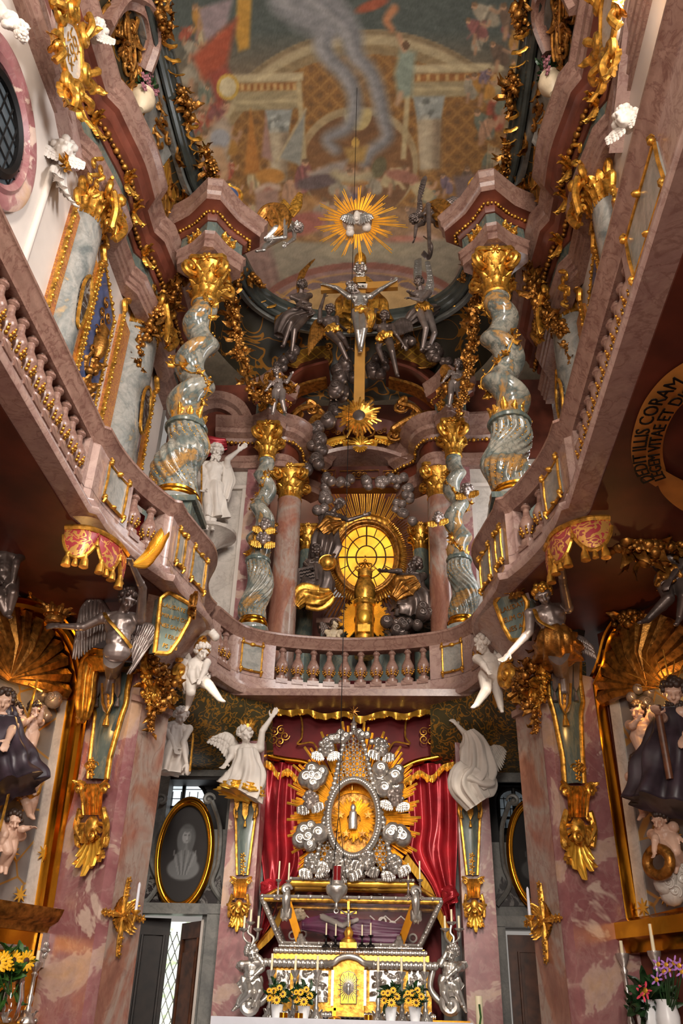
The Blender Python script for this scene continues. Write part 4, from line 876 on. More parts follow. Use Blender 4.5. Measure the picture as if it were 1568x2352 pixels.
# round window of amber panes
YW = 14.22; wc = at(841, 1281, YW); wr = abs(at(907, 1281, YW)[0] - at(776, 1281, YW)[0]) / 2; wz = (at(841, 1208, YW)[2] - at(841, 1355, YW)[2]) / 2
t = thing('round_window', 'glowing amber round window with dark radial leading', 'window', tuple(wc - V3(0, 0, wz)))
oval = lambda r, y=0.0, n=48: [wc + V3(wr * r * math.cos(a), y, wz * r * math.sin(a)) for a in np.linspace(0, 2 * PI, n, endpoint=False)]
mb = MB(); mb.poly(oval(1.0), .02, (0, 1, 0)); obj('pane', mb, M['amber'], t)
mb = MB(); mb.tube(oval(1.02, -.02), .035, 8, closed=True); mb.tube(oval(1.12, -.05), .05, 8, closed=True); obj('frame', mb, M['ogold'], t)
mb = MB()
for r in (.36, .68): mb.tube(oval(r, -.02), .014, 6, closed=True)
for k in range(16):
    a = 2 * PI * k / 16; r0 = .36 if k % 4 == 0 or 1 else .68
    if k % 4 == 0: r0 = .36
    elif k % 2 == 0: r0 = .36
    else: r0 = .68
    mb.tube([wc + V3(wr * r * math.cos(a), -.02, wz * r * math.sin(a)) for r in (r0, 1.0)], .010 if k % 4 else .016, 5)
mb.tube([wc + V3(-wr, -.02, 0), wc + V3(wr, -.02, 0)], .014, 5)
obj('leading', mb, M['lead'], t)
# great gilt glory round it
t = thing('sunburst', 'great gilt sunburst of rods around the amber round window', 'sunburst', tuple(wc + V3(0, -.14, -wz * 2)))
c = wc + V3(0, -.16, 0)
sp = [(52 + i * 3.55, 1.4 * wr, wr * (2.2 + .5 * math.sin(i * 2.1) + .75 * math.cos((i - 11) / 8)), 1 + i % 2) for i in range(23)]
rays(t, c, X1, Z1 * 1.15, sp, M['bgold'], w=.012)
rays(t, c, X1, Z1 * 1.15, [(-52 + i * 6.2, 1.28 * wr, wr * (1.85 + .18 * (i % 3)), 4) for i in range(17)], M['ogold'], w=.012)
rays(t, c, X1, Z1 * 1.15, [(212 + i * 6.5, 1.3 * wr, wr * (2.5 + .5 * math.sin(i * 1.7)), 4) for i in range(7)] + [(262 + i * 7, 1.3 * wr, wr * 2.0, 3) for i in range(8)], M['ogold'], w=.012)
rays(t, c, X1, Z1 * 1.15, [(134 + i * 6.5, 1.28 * wr, wr * 1.75, 4) for i in range(12)], M['ogold'], w=.012)
mb = MB(); G = []
for r, y in ((1.13, -.05), (1.2, -.10), (1.32, -.12), (1.42, -.09)):
    G.append([wc + V3(wr * r * (1 + .012 * math.sin(40 * a)) * math.cos(a), y + .05, wz * r * (1 + .012 * math.sin(40 * a)) * math.sin(a)) for a in np.linspace(0, 2 * PI, 160, endpoint=False)])
mb.grid(np.array(G), False, True); obj('flame_ring', mb, M['gold'], t)
# gilt tabernacle with crown in front of the window
YT = 13.0; tb = at(836, 1500, YT); s = pxs(at(836, 1400, YT)); Zt = lambda v: at(836, v, YT)[2]
t = thing('tabernacle', 'domed gilt tabernacle topped by a crown below the round window', 'tabernacle', tuple(tb))
C = V3(tb[0], YT, 0); mb = MB(); mb.lathe([(.16, Zt(1510)), (.16, Zt(1395)), (.19, Zt(1392)), (.19, Zt(1384)), (.16, Zt(1380))], C, 20); obj('body', mb, M['gold'], t)
mb = MB(); mb.lathe([(.15, Zt(1380)), (.175, Zt(1365)), (.165, Zt(1345)), (.11, Zt(1332)), (.10, Zt(1328))], C, 20, mod=lambda th, z: 1 + .04 * np.cos(8 * th)); obj('dome', mb, M['gold'], t)
mb = MB(); beads(mb, [C + V3(.17 * math.cos(a), .17 * math.sin(a), Zt(1383)) for a in np.linspace(0, 2 * PI, 40)], .022, .05); beads(mb, [C + V3(.15 * math.cos(a), .15 * math.sin(a), Zt(1390)) for a in np.linspace(0, 2 * PI, 40)], .02, .05); obj('bead_band', mb, M['bgold'], t)
mb = MB(); mb.lathe([(.12, Zt(1328)), (.125, Zt(1318)), (.12, Zt(1310))], C, 16)
for k in range(8):
    a = k * PI / 4; p = C + V3(.12 * math.cos(a), .12 * math.sin(a), Zt(1312)); mb.tube(spline([p, p + V3(.05 * math.cos(a), .05 * math.sin(a), .07), C + V3(0, 0, Zt(1292))], 4), .012, 5); mb.ball(p + V3(0, 0, .02), .025, 6)
mb.ball(C + V3(0, 0, Zt(1288)), .03, 8); mb.box(C + V3(0, 0, Zt(1280)), (.02, .02, .09)); mb.box(C + V3(0, 0, Zt(1279)), (.06, .02, .02)); obj('crown', mb, M['gold'], t)
mb = MB(); mb.ball(C + V3(0, -.15, Zt(1425)), (.10, .06, .13), 12); mb.poly([C + V3(x, -.16, Zt(v)) for x, v in ((-.1, 1462), (.1, 1462), (.1, 1446), (-.1, 1446))], .05, OUT); obj('door_boss', mb, M['bgold'], t)
rays(t, C + V3(0, -.02, Zt(1425)), X1, Z1, [(a, .17, .40 + .06 * (i % 2), 3) for i, a in enumerate(list(range(-50, 62, 9)) + list(range(120, 232, 9)))], M['bgold'], w=.012)
# retable behind the tabernacle
t = thing('altar_retable', 'dark marble retable with scrolled ends beside the gilt tabernacle', 'altar', (C[0], 13.4, 5.85))
mb = MB(); zz = Zt(1415); mb.box((C[0], 13.5, (5.85 + zz) / 2), (1.5, .3, zz - 5.85)); obj('body', mb, M['greend'], t)
mb = MB(); mb.box((C[0], 13.45, zz + .03), (1.65, .45, .09)); mb.box((C[0], 13.45, zz - .08), (1.55, .38, .05)); obj('cornice', mb, M['pinkd'], t)
mb = MB(); mb.poly([V3(C[0] - .62, 13.3, 6.0), V3(C[0] + .62, 13.3, 6.0), V3(C[0] + .4, 13.3, 6.55), V3(C[0] - .4, 13.3, 6.55)], .2, OUT); obj('red_plinth', mb, M['velvet'], t)
for sx in (-1, 1):
    mb = MB(); p = V3(C[0] + sx * .47, 13.2, Zt(1440)); volute(mb, p + V3(0, 0, .12), X1 * sx, Z1, .08, .025, 1.3, 0, 1); mb.tube(spline([p + V3(sx * .06, 0, .1), p + V3(sx * .02, 0, -.05), p + V3(sx * .1, 0, -.25)], 5), [.03, .045, .03], 7); obj('scroll', mb, M['gold'], t)
# entablature that curves from the twisted columns into the apse
for sx, nm in SIDE:
    cx = -1.56 if sx < 0 else 1.66; col_ = icL if sx < 0 else icR
    entab_block(col_, (cx, 12.1), 10.87, .46, math.radians(-35 * -sx), 1.0, ('architrave_block', 'frieze_block', 'cornice_block'))
    P = spline([(sx * 2.6, 12.45), (sx * 2.0, 12.5), (sx * 1.35, 12.45), (sx * 1.12, 12.75), (sx * 1.1, 13.1), (sx * .82, 13.35), (sx * .7, 13.5)], 6)
    mb = MB(); mb.sweep(P3(P, 10.3), [(-.3, 0), (.02, 0), (.03, .1), (.06, .12), (.06, .24), (-.3, .24)], side=-sx); struct('trim_apse_architrave_' + nm, mb, M['pinkd'], 30)
    mb = MB(); mb.sweep(P3(P, 10.54), [(-.3, 0), (.0, 0), (.0, .3), (-.3, .3)], side=-sx); struct('trim_apse_frieze_' + nm, mb, M['darkred'], 30)
    mb = MB(); mb.sweep(P3(P, 10.84), [(-.3, 0), (.05, 0), (.08, .07), (.2, .12), (.22, .2), (.3, .25), (.36, .33), (.36, .38), (-.3, .38)], side=-sx); struct('trim_apse_cornice_' + nm, mb, M['pinkd'], 30)
    mb = MB(); beads(mb, P3([(x - sx * .0, y) for x, y in P], 10.84) - V3(sx * .08, .06, .02), .035, .075); o = obj('gilt_bead_course', mb, M['gold']); tag(o, 'row of gilt beads under the apse cornice, on the %s column side' % ('cherub' if sx < 0 else 'kneeling saint'), 'ornament')
    # broken pediment
    Y = 12.75; A = spline([at(640 if sx < 0 else 1006, 905, Y) - V3(0, 0, .0), at(690 if sx < 0 else 955, 868, Y), at(752 if sx < 0 else 893, 850, Y)], 6)
    t = thing('broken_pediment', 'dark red arm of the broken pediment %s the tall cross' % ('left of' if sx < 0 else 'right of'), 'pediment', tuple(A[0]))
    mb = MB(); mb.sweep(A, [(-.26, -.5), (-.26, .1), (-.2, .16), (-.06, .18), (-.02, .3), (.08, .34), (.12, .42), (.18, .42), (.18, -.5)], up=OUT, side=-sx); obj('moulding', mb, M['darkred'], t)
    mb = MB(); mb.sweep(A - V3(0, 0, .36), [(-.03, -.1), (-.03, .2), (.03, .2), (.03, -.1)], up=OUT, side=-sx); obj('gilt_edge', mb, M['ogold'], t)
    for k, (u0, v0, u1, v1) in enumerate(((655, 985, 720, 940), (700, 1010, 740, 960)) if sx < 0 else ((985, 985, 920, 935), (1000, 960, 905, 1000))):
        mb = MB(); p, q_ = at(u0, v0, 12.9), at(u1, v1, 12.8); cscroll(mb, p, q_, (0, -.1, .16), X1, Z1, .05); put_leaf(mb, p, q_ - p, (0, -1, .2), .5, .3); volute(mb, q_, X1, Z1, .14, .035, 1.6, 0, -sx); obj('gilt_scroll', mb, M['ogold'], t)
# crowning arch with gilt shellwork
Y = 13.35; t = thing('apse_arch', 'pink segmental arch with gilt shellwork over the sunburst', 'arch', tuple(at(825, 1080, Y)))
A = spline([at(712, 1070, Y), at(765, 1050, Y), at(825, 1042, Y), at(880, 1048, Y), at(936, 1066, Y)], 6)
mb = MB(); mb.sweep(A, [(-.04, -.4), (-.04, .22), (.02, .25), (.05, .17), (.1, .14), (.1, -.4)], up=OUT, side=-1); obj('arch_moulding', mb, M['pink'], t)
up_ = [p + V3(0, .05, .0) for p in A]; mb = MB(); mb.sweep(up_, [(-.02, -.3), (-.02, .1), (.27, .14), (.27, -.3)], up=OUT, side=-1); fz = obj('gable_field', mb, M['pinkd'], t)
mb = MB(); cc = at(827, 1018, Y - .2)
for sx in (-1, 1):
    volute(mb, cc + V3(sx * .22, 0, 0), X1 * sx, Z1, .12, .035, 1.5, 2.4, 1); cscroll(mb, cc + V3(sx * .3, 0, .05), cc + V3(sx * .8, 0, -.18), (0, -.02, .12), X1, Z1, .04)
    for k in range(9): p = cc + V3(sx * (.35 + .055 * k), -.02, .06 - .028 * k); rosette(mb, p, OUT, .055, 5); put_leaf(mb, p, (sx, 0, -.2), OUT, .14, .1)
shell(mb, cc - V3(0, 0, .06), X1, Z1, OUT, .2); shell(mb, cc - V3(0, .02, .1), X1, -Z1, OUT, .14); obj('gilt_shellwork', mb, M['bgold'], t)
A2 = spline([at(690, 1018, 13.3), at(755, 985, 13.3), at(828, 974, 13.3), at(900, 985, 13.3), at(962, 1018, 13.3)], 6)
mb = MB(); mb.sweep(A2, [(-.16, -.3), (-.16, .02), (.12, .08), (.12, -.3)], up=OUT, side=-1); red = obj('red_frieze', mb, M['redp'] if False else M['darkred'], t)
mb = MB(); oc = at(824, 992, 13.2); mb.tube([oc + V3(.30 * math.cos(a), 0, .17 * math.sin(a)) for a in np.linspace(0, 2 * PI, 32, endpoint=False)], .02, 6, closed=True)
for k in range(10): a = k * PI / 5; put_leaf(mb, oc + V3(0, -.0, 0), (math.cos(a), 0, .55 * math.sin(a)), OUT, .16, .08)
for sx in (-1, 1):
    for k in range(5): volute(mb, oc + V3(sx * (.4 + .1 * k), 0, -.02 * k + .05 * (k % 2)), X1 * sx, Z1, .06, .012, 1.4, k, 1 if k % 2 else -1)
obj('gilt_medallion', mb, M['ogold'], red)
mb = MB(); mb.poly([at(u, v, 13.5) for u, v in ((718, 1072), (932, 1070), (936, 1120), (714, 1122))], .2, (0, 1, 0)); cp = obj('coffered_soffit', mb, M['darkred'], t)
mb = MB()
for u0, u1 in ((725, 770), (780, 870), (880, 925)):
    P = [at(u, v, 13.45) for u, v in ((u0, 1082), (u1, 1080), (u1, 1098), (u0, 1100))]; mb.tube(P, .012, 5, closed=True)
    q_ = (P[0] + P[2]) / 2; volute(mb, q_, X1, Z1, .06, .014, 1.5); volute(mb, q_ + V3(.1, 0, 0), -X1, Z1, .05, .012, 1.5); volute(mb, q_ - V3(.1, 0, 0), X1, Z1, .05, .012, 1.5)
obj('gilt_coffers', mb, M['ogold'], cp)
# silver cloud banks
def cloudbank(label, px, Y, r, m, n=5, group=None):
    pts = [at(u, v, Y) for u, v in px]; t = tag(obj('cloud_bank', (lambda b: (cloud_mb(b, pts, r, RNG, n), b)[1])(MB()), m), label, 'cloud', group); return t
cloudbank('bank of silver clouds under the coffered arch', [(745, 1098), (775, 1105), (800, 1108), (835, 1105), (868, 1108), (890, 1100), (912, 1104)], 13.1, .13, M['pewter'], 4)
cloudbank('trail of silver clouds falling left of the pink arch', [(722, 1060), (712, 1075), (728, 1035), (738, 1010), (735, 985), (748, 960), (765, 935), (785, 905)], 12.6, .19, M['dpewter'], 3)
cloudbank('silver clouds at upper edge of the sunburst, kneeling saint side', [(910, 1160), (925, 1180), (930, 1120), (940, 1145)], 13.2, .14, M['pewter'], 3)
cloudbank('silver clouds beside the standing dark angel', [(752, 1120), (748, 1145), (740, 1165)], 13.2, .13, M['pewter'], 3)
cloudbank('cloud bank under the kneeling dark saint', [(905, 1430), (935, 1435), (960, 1420), (975, 1405), (920, 1450)], 12.7, .15, M['dpewter'], 3)
# lattice field in the cove above the pediment
for sx, u0, lb in ((-1, 700, 'left of the cross'), (1, 960, 'right of the cross')):
    c = at(u0, 818, 12.6); mb = MB(); P = spline([c + V3(a * sx, .12 * abs(a), b) for a, b in ((-.45, -.25), (.2, -.32), (.42, 0), (.3, .28), (-.3, .36), (-.5, .1))], 5, True)
    t = thing('lattice_panel', 'gilt diamond lattice panel in a scrolled frame, ' + lb, 'panel', tuple(c)); mb.poly(P, .05, OUT); obj('field', mb, M['lattice'], t)
    mb = MB(); mb.tube(P + V3(0, -.06, 0), .03, 6, closed=True)
    for k in (2, 9, 16, 23): volute(mb, P[k] + V3(0, -.08, 0), X1, Z1, .09, .022, 1.4, k)
    obj('scrolled_frame', mb, M['ogold'], t)
# great gilt-rayed cartouche on the foot of the cross is built with the cross
# ---------------------------------------------------------------- throne of mercy group
YC = 11.6
def bar(mb, p, q, w, d): 
    p, q = np.asarray(p), np.asarray(q); a, b, e = frame(q - p, (0, 1, 0)); mb.add([x + s1 * a * w / 2 + s2 * b * d / 2 for x in (p, q) for s1, s2 in ((-1, -1), (1, -1), (1, 1), (-1, 1))], [(0, 1, 2, 3), (7, 6, 5, 4), (0, 4, 5, 1), (1, 5, 6, 2), (2, 6, 7, 3), (3, 7, 4, 0)])
cb = at(824, 962, YC); ct = at(829, 640, YC)
t = thing('cross', 'tall gilded wooden cross carrying the silver crucified figure', 'cross', tuple(cb))
mb = MB(); bar(mb, cb, ct, .185, .10); obj('upright', mb, M['gold'] if False else plain('ochre_gilt_wood', S(190, 138, 66), .42, .35, .08, 3), t)
mb = MB(); bar(mb, at(737, 664, YC), at(913, 656, YC), .17, .10); obj('crossbar', mb, bpy.data.materials['ochre_gilt_wood'], t)
mb = MB(); bar(mb, at(815, 656, YC - .1), at(843, 657, YC - .1), .11, .02); tp = obj('title_board', mb, M['plaster'], t)
p0 = at(829, 660, YC - .13); mb = text_mb('INRI', .09, lambda x, y, z: p0 + V3(x, -z, y)); obj('lettering', mb, M['iron'], tp)
t = thing('cartouche', 'gilt rayed cartouche with dark heart at foot of the cross', 'cartouche', tuple(at(824, 995, YC - .1)))
cc = at(824, 955, YC - .16); mb = MB(); cz = 1.15
for k in range(34):
    a = 2 * PI * k / 34 + .05; e = V3(math.cos(a), 0, math.sin(a)); L = (.30 + .05 * (k % 3)) * (1.25 if math.sin(a) < -.85 else 1); mb.tube([cc + e * .11, cc + e * L * .7 + V3(0, -.02, 0), cc + e * L], [.022, .026, .016], 5, hint=OUT)
obj('rays', mb, M['gold'], t, sharp=20)
mb = MB(); mb.ball(cc + V3(0, .02, .02), (.13, .05, .17), 12); obj('dark_heart', mb, M['dpewter'], t)
def px(d, **k): return {**d, **k}
# the crucified figure
f, K = figure('crucified_figure', 'silver crucified figure with gilt loincloth on the tall cross', 'statue', dict(pel=(828, 718, -.14), nek=(826, 676, -.16), hd=(808, 660, -.26), le=(775, 662, -.12), lh=(752, 655, -.1), re=(868, 668, -.12), rh=(897, 650, -.1), lk=(822, 762, -.24), lf=(826, 800, -.12), rk=(836, 758, -.24), rf=(829, 799, -.14)), YC, 1.62, M['silver'], M['pewter'], look=(-.5, -.75, -.55), beard=True, feet=(0, -.4, -1), hairlong=.4)
mb = drape_mb([K['Q'](0, .0, .22), K['Q'](0, 0, .0), K['Q'](0, .005, -.25)], [.135, .165, .15], 7, .16, seed=3, flat=.8); obj('loincloth', mb, M['gold'], f, sharp=None)
mb = drape_mb([at(840, 712, YC - .25), at(852, 728, YC - .3), at(848, 752, YC - .2)], [.05, .09, .04], 5, .25, seed=5); obj('loincloth_knot', mb, M['gold'], f, sharp=None)
mb = MB(); h = K['hd']; mb.tube([h + (K['S'] * math.cos(a) * .095 + V3(0, -1, 0) * math.sin(a) * .1) + Z1 * .06 for a in np.linspace(0, 2 * PI, 20, endpoint=False)], .018, 6, closed=True); obj('crown_of_thorns', mb, M['ogold'], f)
# bearded father figure with gilt tiara behind the cross
f, K = figure('bearded_figure', 'bearded silver figure in gilt tiara and cope behind the cross', 'statue', dict(pel=(828, 720, .3), nek=(829, 652, .25), hd=(827, 620, .12)), YC, 1.9, M['pewter'], M['silver'], look=(0, -.8, -.6), beard=True, hairn=30)
mb = MB(); up = nz(V3(0, -.15, 1)); h = K['hd']; mb.lathe([(.095, .06), (.11, .09), (.105, .14), (.118, .16), (.115, .24), (.12, .26), (.10, .34), (.05, .41), (.01, .43)], h, 18, rotm((1, 0, 0), up)); obj('tiara', mb, M['gold'], f)
mb = drape_mb([at(829, 640, YC + .3), at(829, 672, YC + .3), at(829, 740, YC + .35)], [.16, .42, .5], 9, .14, seed=8, flat=.6); obj('cope', mb, M['gold'], f, sharp=None)
# angels round the cross
def angel(label, J, Y, H, wings=(), m='dpewter', hair='dpewter', sash=True, name='angel', group=None, sashm='gold', **k):
    f, K = figure(name, label, 'statue', J, Y, H, M[m], M[hair], wings=wings, wmat=M.get(k.pop('wm', 'dpewter')), group=group, **k)
    if sash: obj('sash', drape_mb([K['Q'](-.03, 0, .22), K['Q'](0, .01, .02), K['Q'](.02, 0, -.22)], [.10 * H, .12 * H, .10 * H], 8, .2, seed=int(J['pel'][0])), M[sashm], f, sharp=None)
    return f, K
angel('seated dark silver angel with raised gilt wings and folded arms, left of the cross', dict(pel=(700, 722), nek=(690, 674), hd=(694, 655, -.08), le=(712, 700, -.15), lh=(690, 706, -.25), re=(684, 700, -.15), rh=(712, 712, -.28), lk=(668, 742, -.3), lf=(650, 795, -.2), rk=(676, 758, -.3), rf=(670, 810, -.15)), 11.7, 1.45, [([(688, 680), (684, 655), (690, 630)], [(684, 665), (708, 615), (726, 592)]), ([(668, 705), (650, 692), (636, 712)], [(660, 735), (645, 748), (630, 765)])], m='dpewter', sash=False, look=(.5, -.8, .1), wm='ogold')
f, K = angel('lower dark angel bracing the cross with raised arm and gilt wing', dict(pel=(762, 762), nek=(752, 730), hd=(757, 712, -.1), le=(735, 712, -.05), lh=(744, 682, -.0), re=(775, 745, -.1), rh=(790, 755, .1), lk=(780, 790, -.2), lf=(798, 828, -.1), rk=(788, 778, .1), rf=(800, 800, .25)), 11.5, 1.35, [([(745, 745), (728, 738), (715, 752)], [(745, 775), (728, 790), (706, 820)])], look=(.2, -.9, .3), wm='ogold')
angel('lower dark angel with flung out leg, right of the cross', dict(pel=(882, 778), nek=(880, 746), hd=(882, 728, -.12), le=(858, 740, -.1), lh=(862, 715, 0), re=(905, 762, -.05), rh=(925, 790, 0), lk=(868, 800, .1), lf=(880, 830, .25), rk=(900, 808, -.15), rf=(912, 862, -.05)), 11.5, 1.4, [([(905, 745), (925, 735), (945, 742)], [(905, 775), (925, 770), (950, 760)])], look=(-.1, -.9, -.3), wm='dpewter')
angel('upright dark silver angel with white gilt wings, right of the cross', dict(pel=(972, 712), nek=(965, 668), hd=(962, 648, -.08), le=(945, 675, -.15), lh=(940, 672, -.3), re=(968, 690, -.2), rh=(945, 685, -.3), lk=(978, 755, -.2), lf=(970, 800, 0), rk=(998, 765, -.1), rf=(985, 800, .1)), 11.7, 1.4, [([(958, 665), (952, 630), (955, 602)], [(965, 660), (968, 625), (966, 590)]), ([(975, 672), (985, 640), (980, 600)], [(985, 690), (994, 665), (985, 620)])], look=(-.4, -.85, -.1), wm='silver', m='pewter')
robes = [('dark draped cloak trailing from the upright angel', [(935, 742), (960, 722), (990, 712), (1010, 704)], [.10, .16, .14, .05], 11.75, 'dpewter', 1), ('dark cloak across the knees of the seated angel', [(640, 770), (660, 735), (690, 722), (718, 715)], [.10, .16, .15, .08], 11.6, 'dpewter', 2)]
for lb, P, r, Y, m_, sd in robes: tag(obj('cloak', drape_mb([at(u, v, Y) for u, v in P], r, 7, .25, seed=sd), M[m_], sharp=None), lb, 'drapery')
cloudbank('dark clouds under the seated angel', [(670, 815), (655, 830), (640, 840)], 11.9, .16, M['dpewter'], 3)
cloudbank('dark clouds at the foot of the upright angel', [(985, 800), (1003, 815), (1015, 830), (940, 785)], 11.9, .17, M['dpewter'], 3)
cloudbank('dark clouds behind the foot of the crucified figure', [(860, 820), (880, 845), (850, 850), (800, 845), (790, 870), (775, 895), (770, 850)], 12.3, .2, M['dpewter'], 3)
# flying angels before the painted vault
YF = 10.4
f, K = figure('flying_angel', 'flying silver angel in gilt mantle beside the left capital block', 'statue', dict(pel=(640, 535), nek=(670, 510), hd=(684, 520, -.12), le=(655, 545, -.15), lh=(628, 548, -.2), re=(676, 548, -.2), rh=(660, 560, -.3), lk=(612, 548, .0), lf=(585, 528, .1), rk=(610, 565, -.1), rf=(604, 575, -.15)), YF, 1.35, M['silver'], M['pewter'], face=(.5, -.6, -.8), look=(.6, -.7, -.3), wings=[([(668, 512), (660, 490), (668, 478)], [(650, 500), (640, 475), (652, 455)]), ([(672, 500), (690, 475), (692, 450)], [(660, 490), (670, 462), (688, 440)])], wmat=M['gold'], feet=(-1, 0, -.2))
obj('mantle', drape_mb([at(590, 520, YF + .15), at(615, 490, YF + .1), at(640, 495, YF), at(648, 525, YF - .05), at(630, 545, YF)], [.06, .16, .2, .18, .06], 7, .22, seed=12), M['ogold'], f, sharp=None)
f, K = figure('flying_angel', 'flying dark angel with black wings beside the right capital block', 'statue', dict(pel=(1008, 505), nek=(972, 490), hd=(953, 500, -.12), le=(955, 520, -.1), lh=(952, 545, -.1), re=(985, 540, -.15), rh=(985, 570, -.2), lk=(1035, 520, 0), lf=(1050, 510, .1), rk=(1030, 530, -.1), rf=(1048, 535, .0)), YF, 1.35, M['dpewter'], M['dpewter'], face=(-.5, -.6, -.8), look=(-.6, -.6, -.4), wings=[([(968, 485), (962, 455), (972, 420)], [(955, 500), (965, 470), (978, 400)]), ([(985, 485), (1010, 470), (1040, 455)], [(990, 500), (1020, 495), (1056, 452)])], wmat=M['dpewter'], feet=(1, 0, .2))
obj('mantle', drape_mb([at(975, 500, YF), at(1000, 480, YF), at(1025, 500, YF - .1), at(1040, 535, YF - .05)], [.08, .2, .2, .06], 7, .22, seed=13), M['ogold'], f, sharp=None)
obj('ribbon', (lambda b: (b.tube(spline([at(975, 545, YF), at(990, 560, YF - .1), at(985, 590, YF), at(970, 580, YF - .1)], 6), .05, 6, flat=.3), b)[1])(MB()), M['dpewter'], f)
# dove in a glory
YG = 11.0; gc_ = at(820, 510, YG); t = thing('dove_glory', 'gilt ray glory with the white dove floating before the painted vault', 'glory', tuple(gc_))
cs = pxs(gc_); specs = []
for i in range(46):
    a = 360 * i / 46; L = (82 + 26 * math.sin(i * 2.4) + (18 if i % 5 == 0 else 0)) * cs; specs.append((a, 34 * cs, L, 2))
rays(t, gc_, X1, nz(V3(0, -.55, .83)) * .82, specs, M['bgold'], w=.011)
mb = MB(); mb.ball(gc_ + V3(0, -.12, -.02), (.07, .11, .16), 10); mb.ball(gc_ + V3(.0, -.2, -.14), .05, 8)
obj('dove', mb, M['plaster'], t)
for s_ in (-1, 1): obj('wing', wing_mb([gc_ + V3(s_ * .04, -.12, 0), gc_ + V3(s_ * .16, -.13, .05), gc_ + V3(s_ * .28, -.13, .0)], [gc_ + V3(s_ * .03, -.1, -.2), gc_ + V3(s_ * .18, -.1, -.16), gc_ + V3(s_ * .34, -.1, -.02)], 7, .02), M['silver'], t)
mb = MB(); cloud_mb(mb, [gc_ + V3(x, .03, z) for x, z in ((-.2, .1), (.2, .1), (0, .18), (.12, -.12), (-.12, -.12))], .12, RNG, 2); obj('cloud', mb, M['wall'], t)
# chain of the hanging lamp
# ---------------------------------------------------------------- high altar below the gallery
YA = 11.55
def A_(u, v, d=0.0): return at(u, v, YA + d)
def slab(mb, u0, u1, vt, vb, d0, d1):
    """block between photo columns u0..u1 and heights vt..vb, from depth d0 back to d1"""
    p, q = A_((u0), (vt + vb) / 2, d0), A_((u1), (vt + vb) / 2, d0); zt, zb = A_((u0 + u1) / 2, vt, d0)[2], A_((u0 + u1) / 2, vb, d0)[2]
    mb.box(((p[0] + q[0]) / 2, YA + (d0 + d1) / 2, (zt + zb) / 2), (q[0] - p[0], d1 - d0, zt - zb)); return mb
def strip(mb, u0, u1, v, d, r=.022, n=None):
    p, q = A_(u0, v, d), A_(u1, v, d); z = (p[2] + q[2]) / 2; p[2] = q[2] = z; mb.tube([p, q], r, 8)
    for i in range(n or int((q - p)[0] / .055)): mb.ball(p + (q - p) * (i + .5) / (n or int((q - p)[0] / .055)), (r * 1.2, r * 1.25, r * 1.25), 6)
zc = A_(800, 2343, -.9)[2]
t = thing('altar_table', 'altar table under a white linen cloth at the bottom edge', 'altar', (0.03, YA - .75, .7))
mb = MB(); mb.box((0.03, YA - .25, (.7 + zc) / 2), (2.7, 1.5, zc - .7 - .05)); obj('block', mb, M['pinkd'], t)
mb = MB(); mb.box((0.03, YA - .3, zc - .02), (2.75, 1.65, .03)); mb.box((0.03, YA - 1.13, zc - .25), (2.75, .02, .5)); obj('linen_cloth', mb, M['cloth'], t)
# pedestal of the shrine with tabernacle
t = thing('altar_pedestal', 'gilt and silver altar pedestal with embossed silver reliefs and arched tabernacle', 'altar', tuple(V3(0.03, YA, zc)))
mb = MB(); slab(mb, 625, 990, 2222, 2335, 0, .6); slab(mb, 614, 1000, 2213, 2222, -.05, .65); obj('body', mb, M['gold'], t)
mb = MB(); slab(mb, 628, 985, 2192, 2208, -.02, .6); slab(mb, 640, 975, 2178, 2192, .06, .56); obj('gilt_step', mb, M['bgold'], t)
for v, u0, u1, d, r in ((2215, 604, 1004, -.08, .04), (2187, 628, 980, -.02, .03), (2176, 640, 970, .03, .02), (2332, 620, 1000, -.06, .03)):
    mb = MB(); strip(mb, u0, u1, v, d, r); obj('silver_moulding', mb, M['silver'], t)
def relief(u0, u1, v0, v1, d, seed, m, name, parent, label=None):
    """embossed plate of swelling figures and leaves"""
    rg = np.random.default_rng(seed); nu, nv = 46, 46; G = np.zeros((nv, nu, 3)); X, Y2 = np.meshgrid(np.linspace(0, 1, nu), np.linspace(0, 1, nv)); Hh = np.zeros_like(X)
    for k in range(26):
        cx, cy, s1, s2, a = rg.random(), rg.random(), .05 + .1 * rg.random(), .03 + .05 * rg.random(), rg.random() * 3; dx, dy = X - cx, Y2 - cy
        Hh = np.maximum(Hh, (.5 + .5 * rg.random()) * np.sqrt(np.clip(1 - ((dx * math.cos(a) + dy * math.sin(a)) / s1) ** 2 - ((-dx * math.sin(a) + dy * math.cos(a)) / s2) ** 2, 0, 1)))
    Hh *= np.minimum(1, 8 * np.minimum(np.minimum(X, 1 - X), np.minimum(Y2, 1 - Y2))); p00, p10, p01 = A_(u0, v1, d), A_(u1, v1, d), A_(u0, v0, d)
    G = p00 + X[..., None] * np.array([p10[0] - p00[0], 0, 0]) + Y2[..., None] * np.array([0, 0, p01[2] - p00[2]]) + Hh[..., None] * np.array([0, -.055, 0]); b = MB(); b.grid(G); return obj(name, b, m, parent, sharp=None, label=label)
for u0, u1, v0, v1, sd in ((632, 664, 2228, 2290, 1), (684, 752, 2228, 2300, 2), (848, 920, 2228, 2300, 3), (938, 972, 2228, 2290, 4)): relief(u0, u1, v0, v1, -.03, sd, M['silver'], 'silver_relief', t)
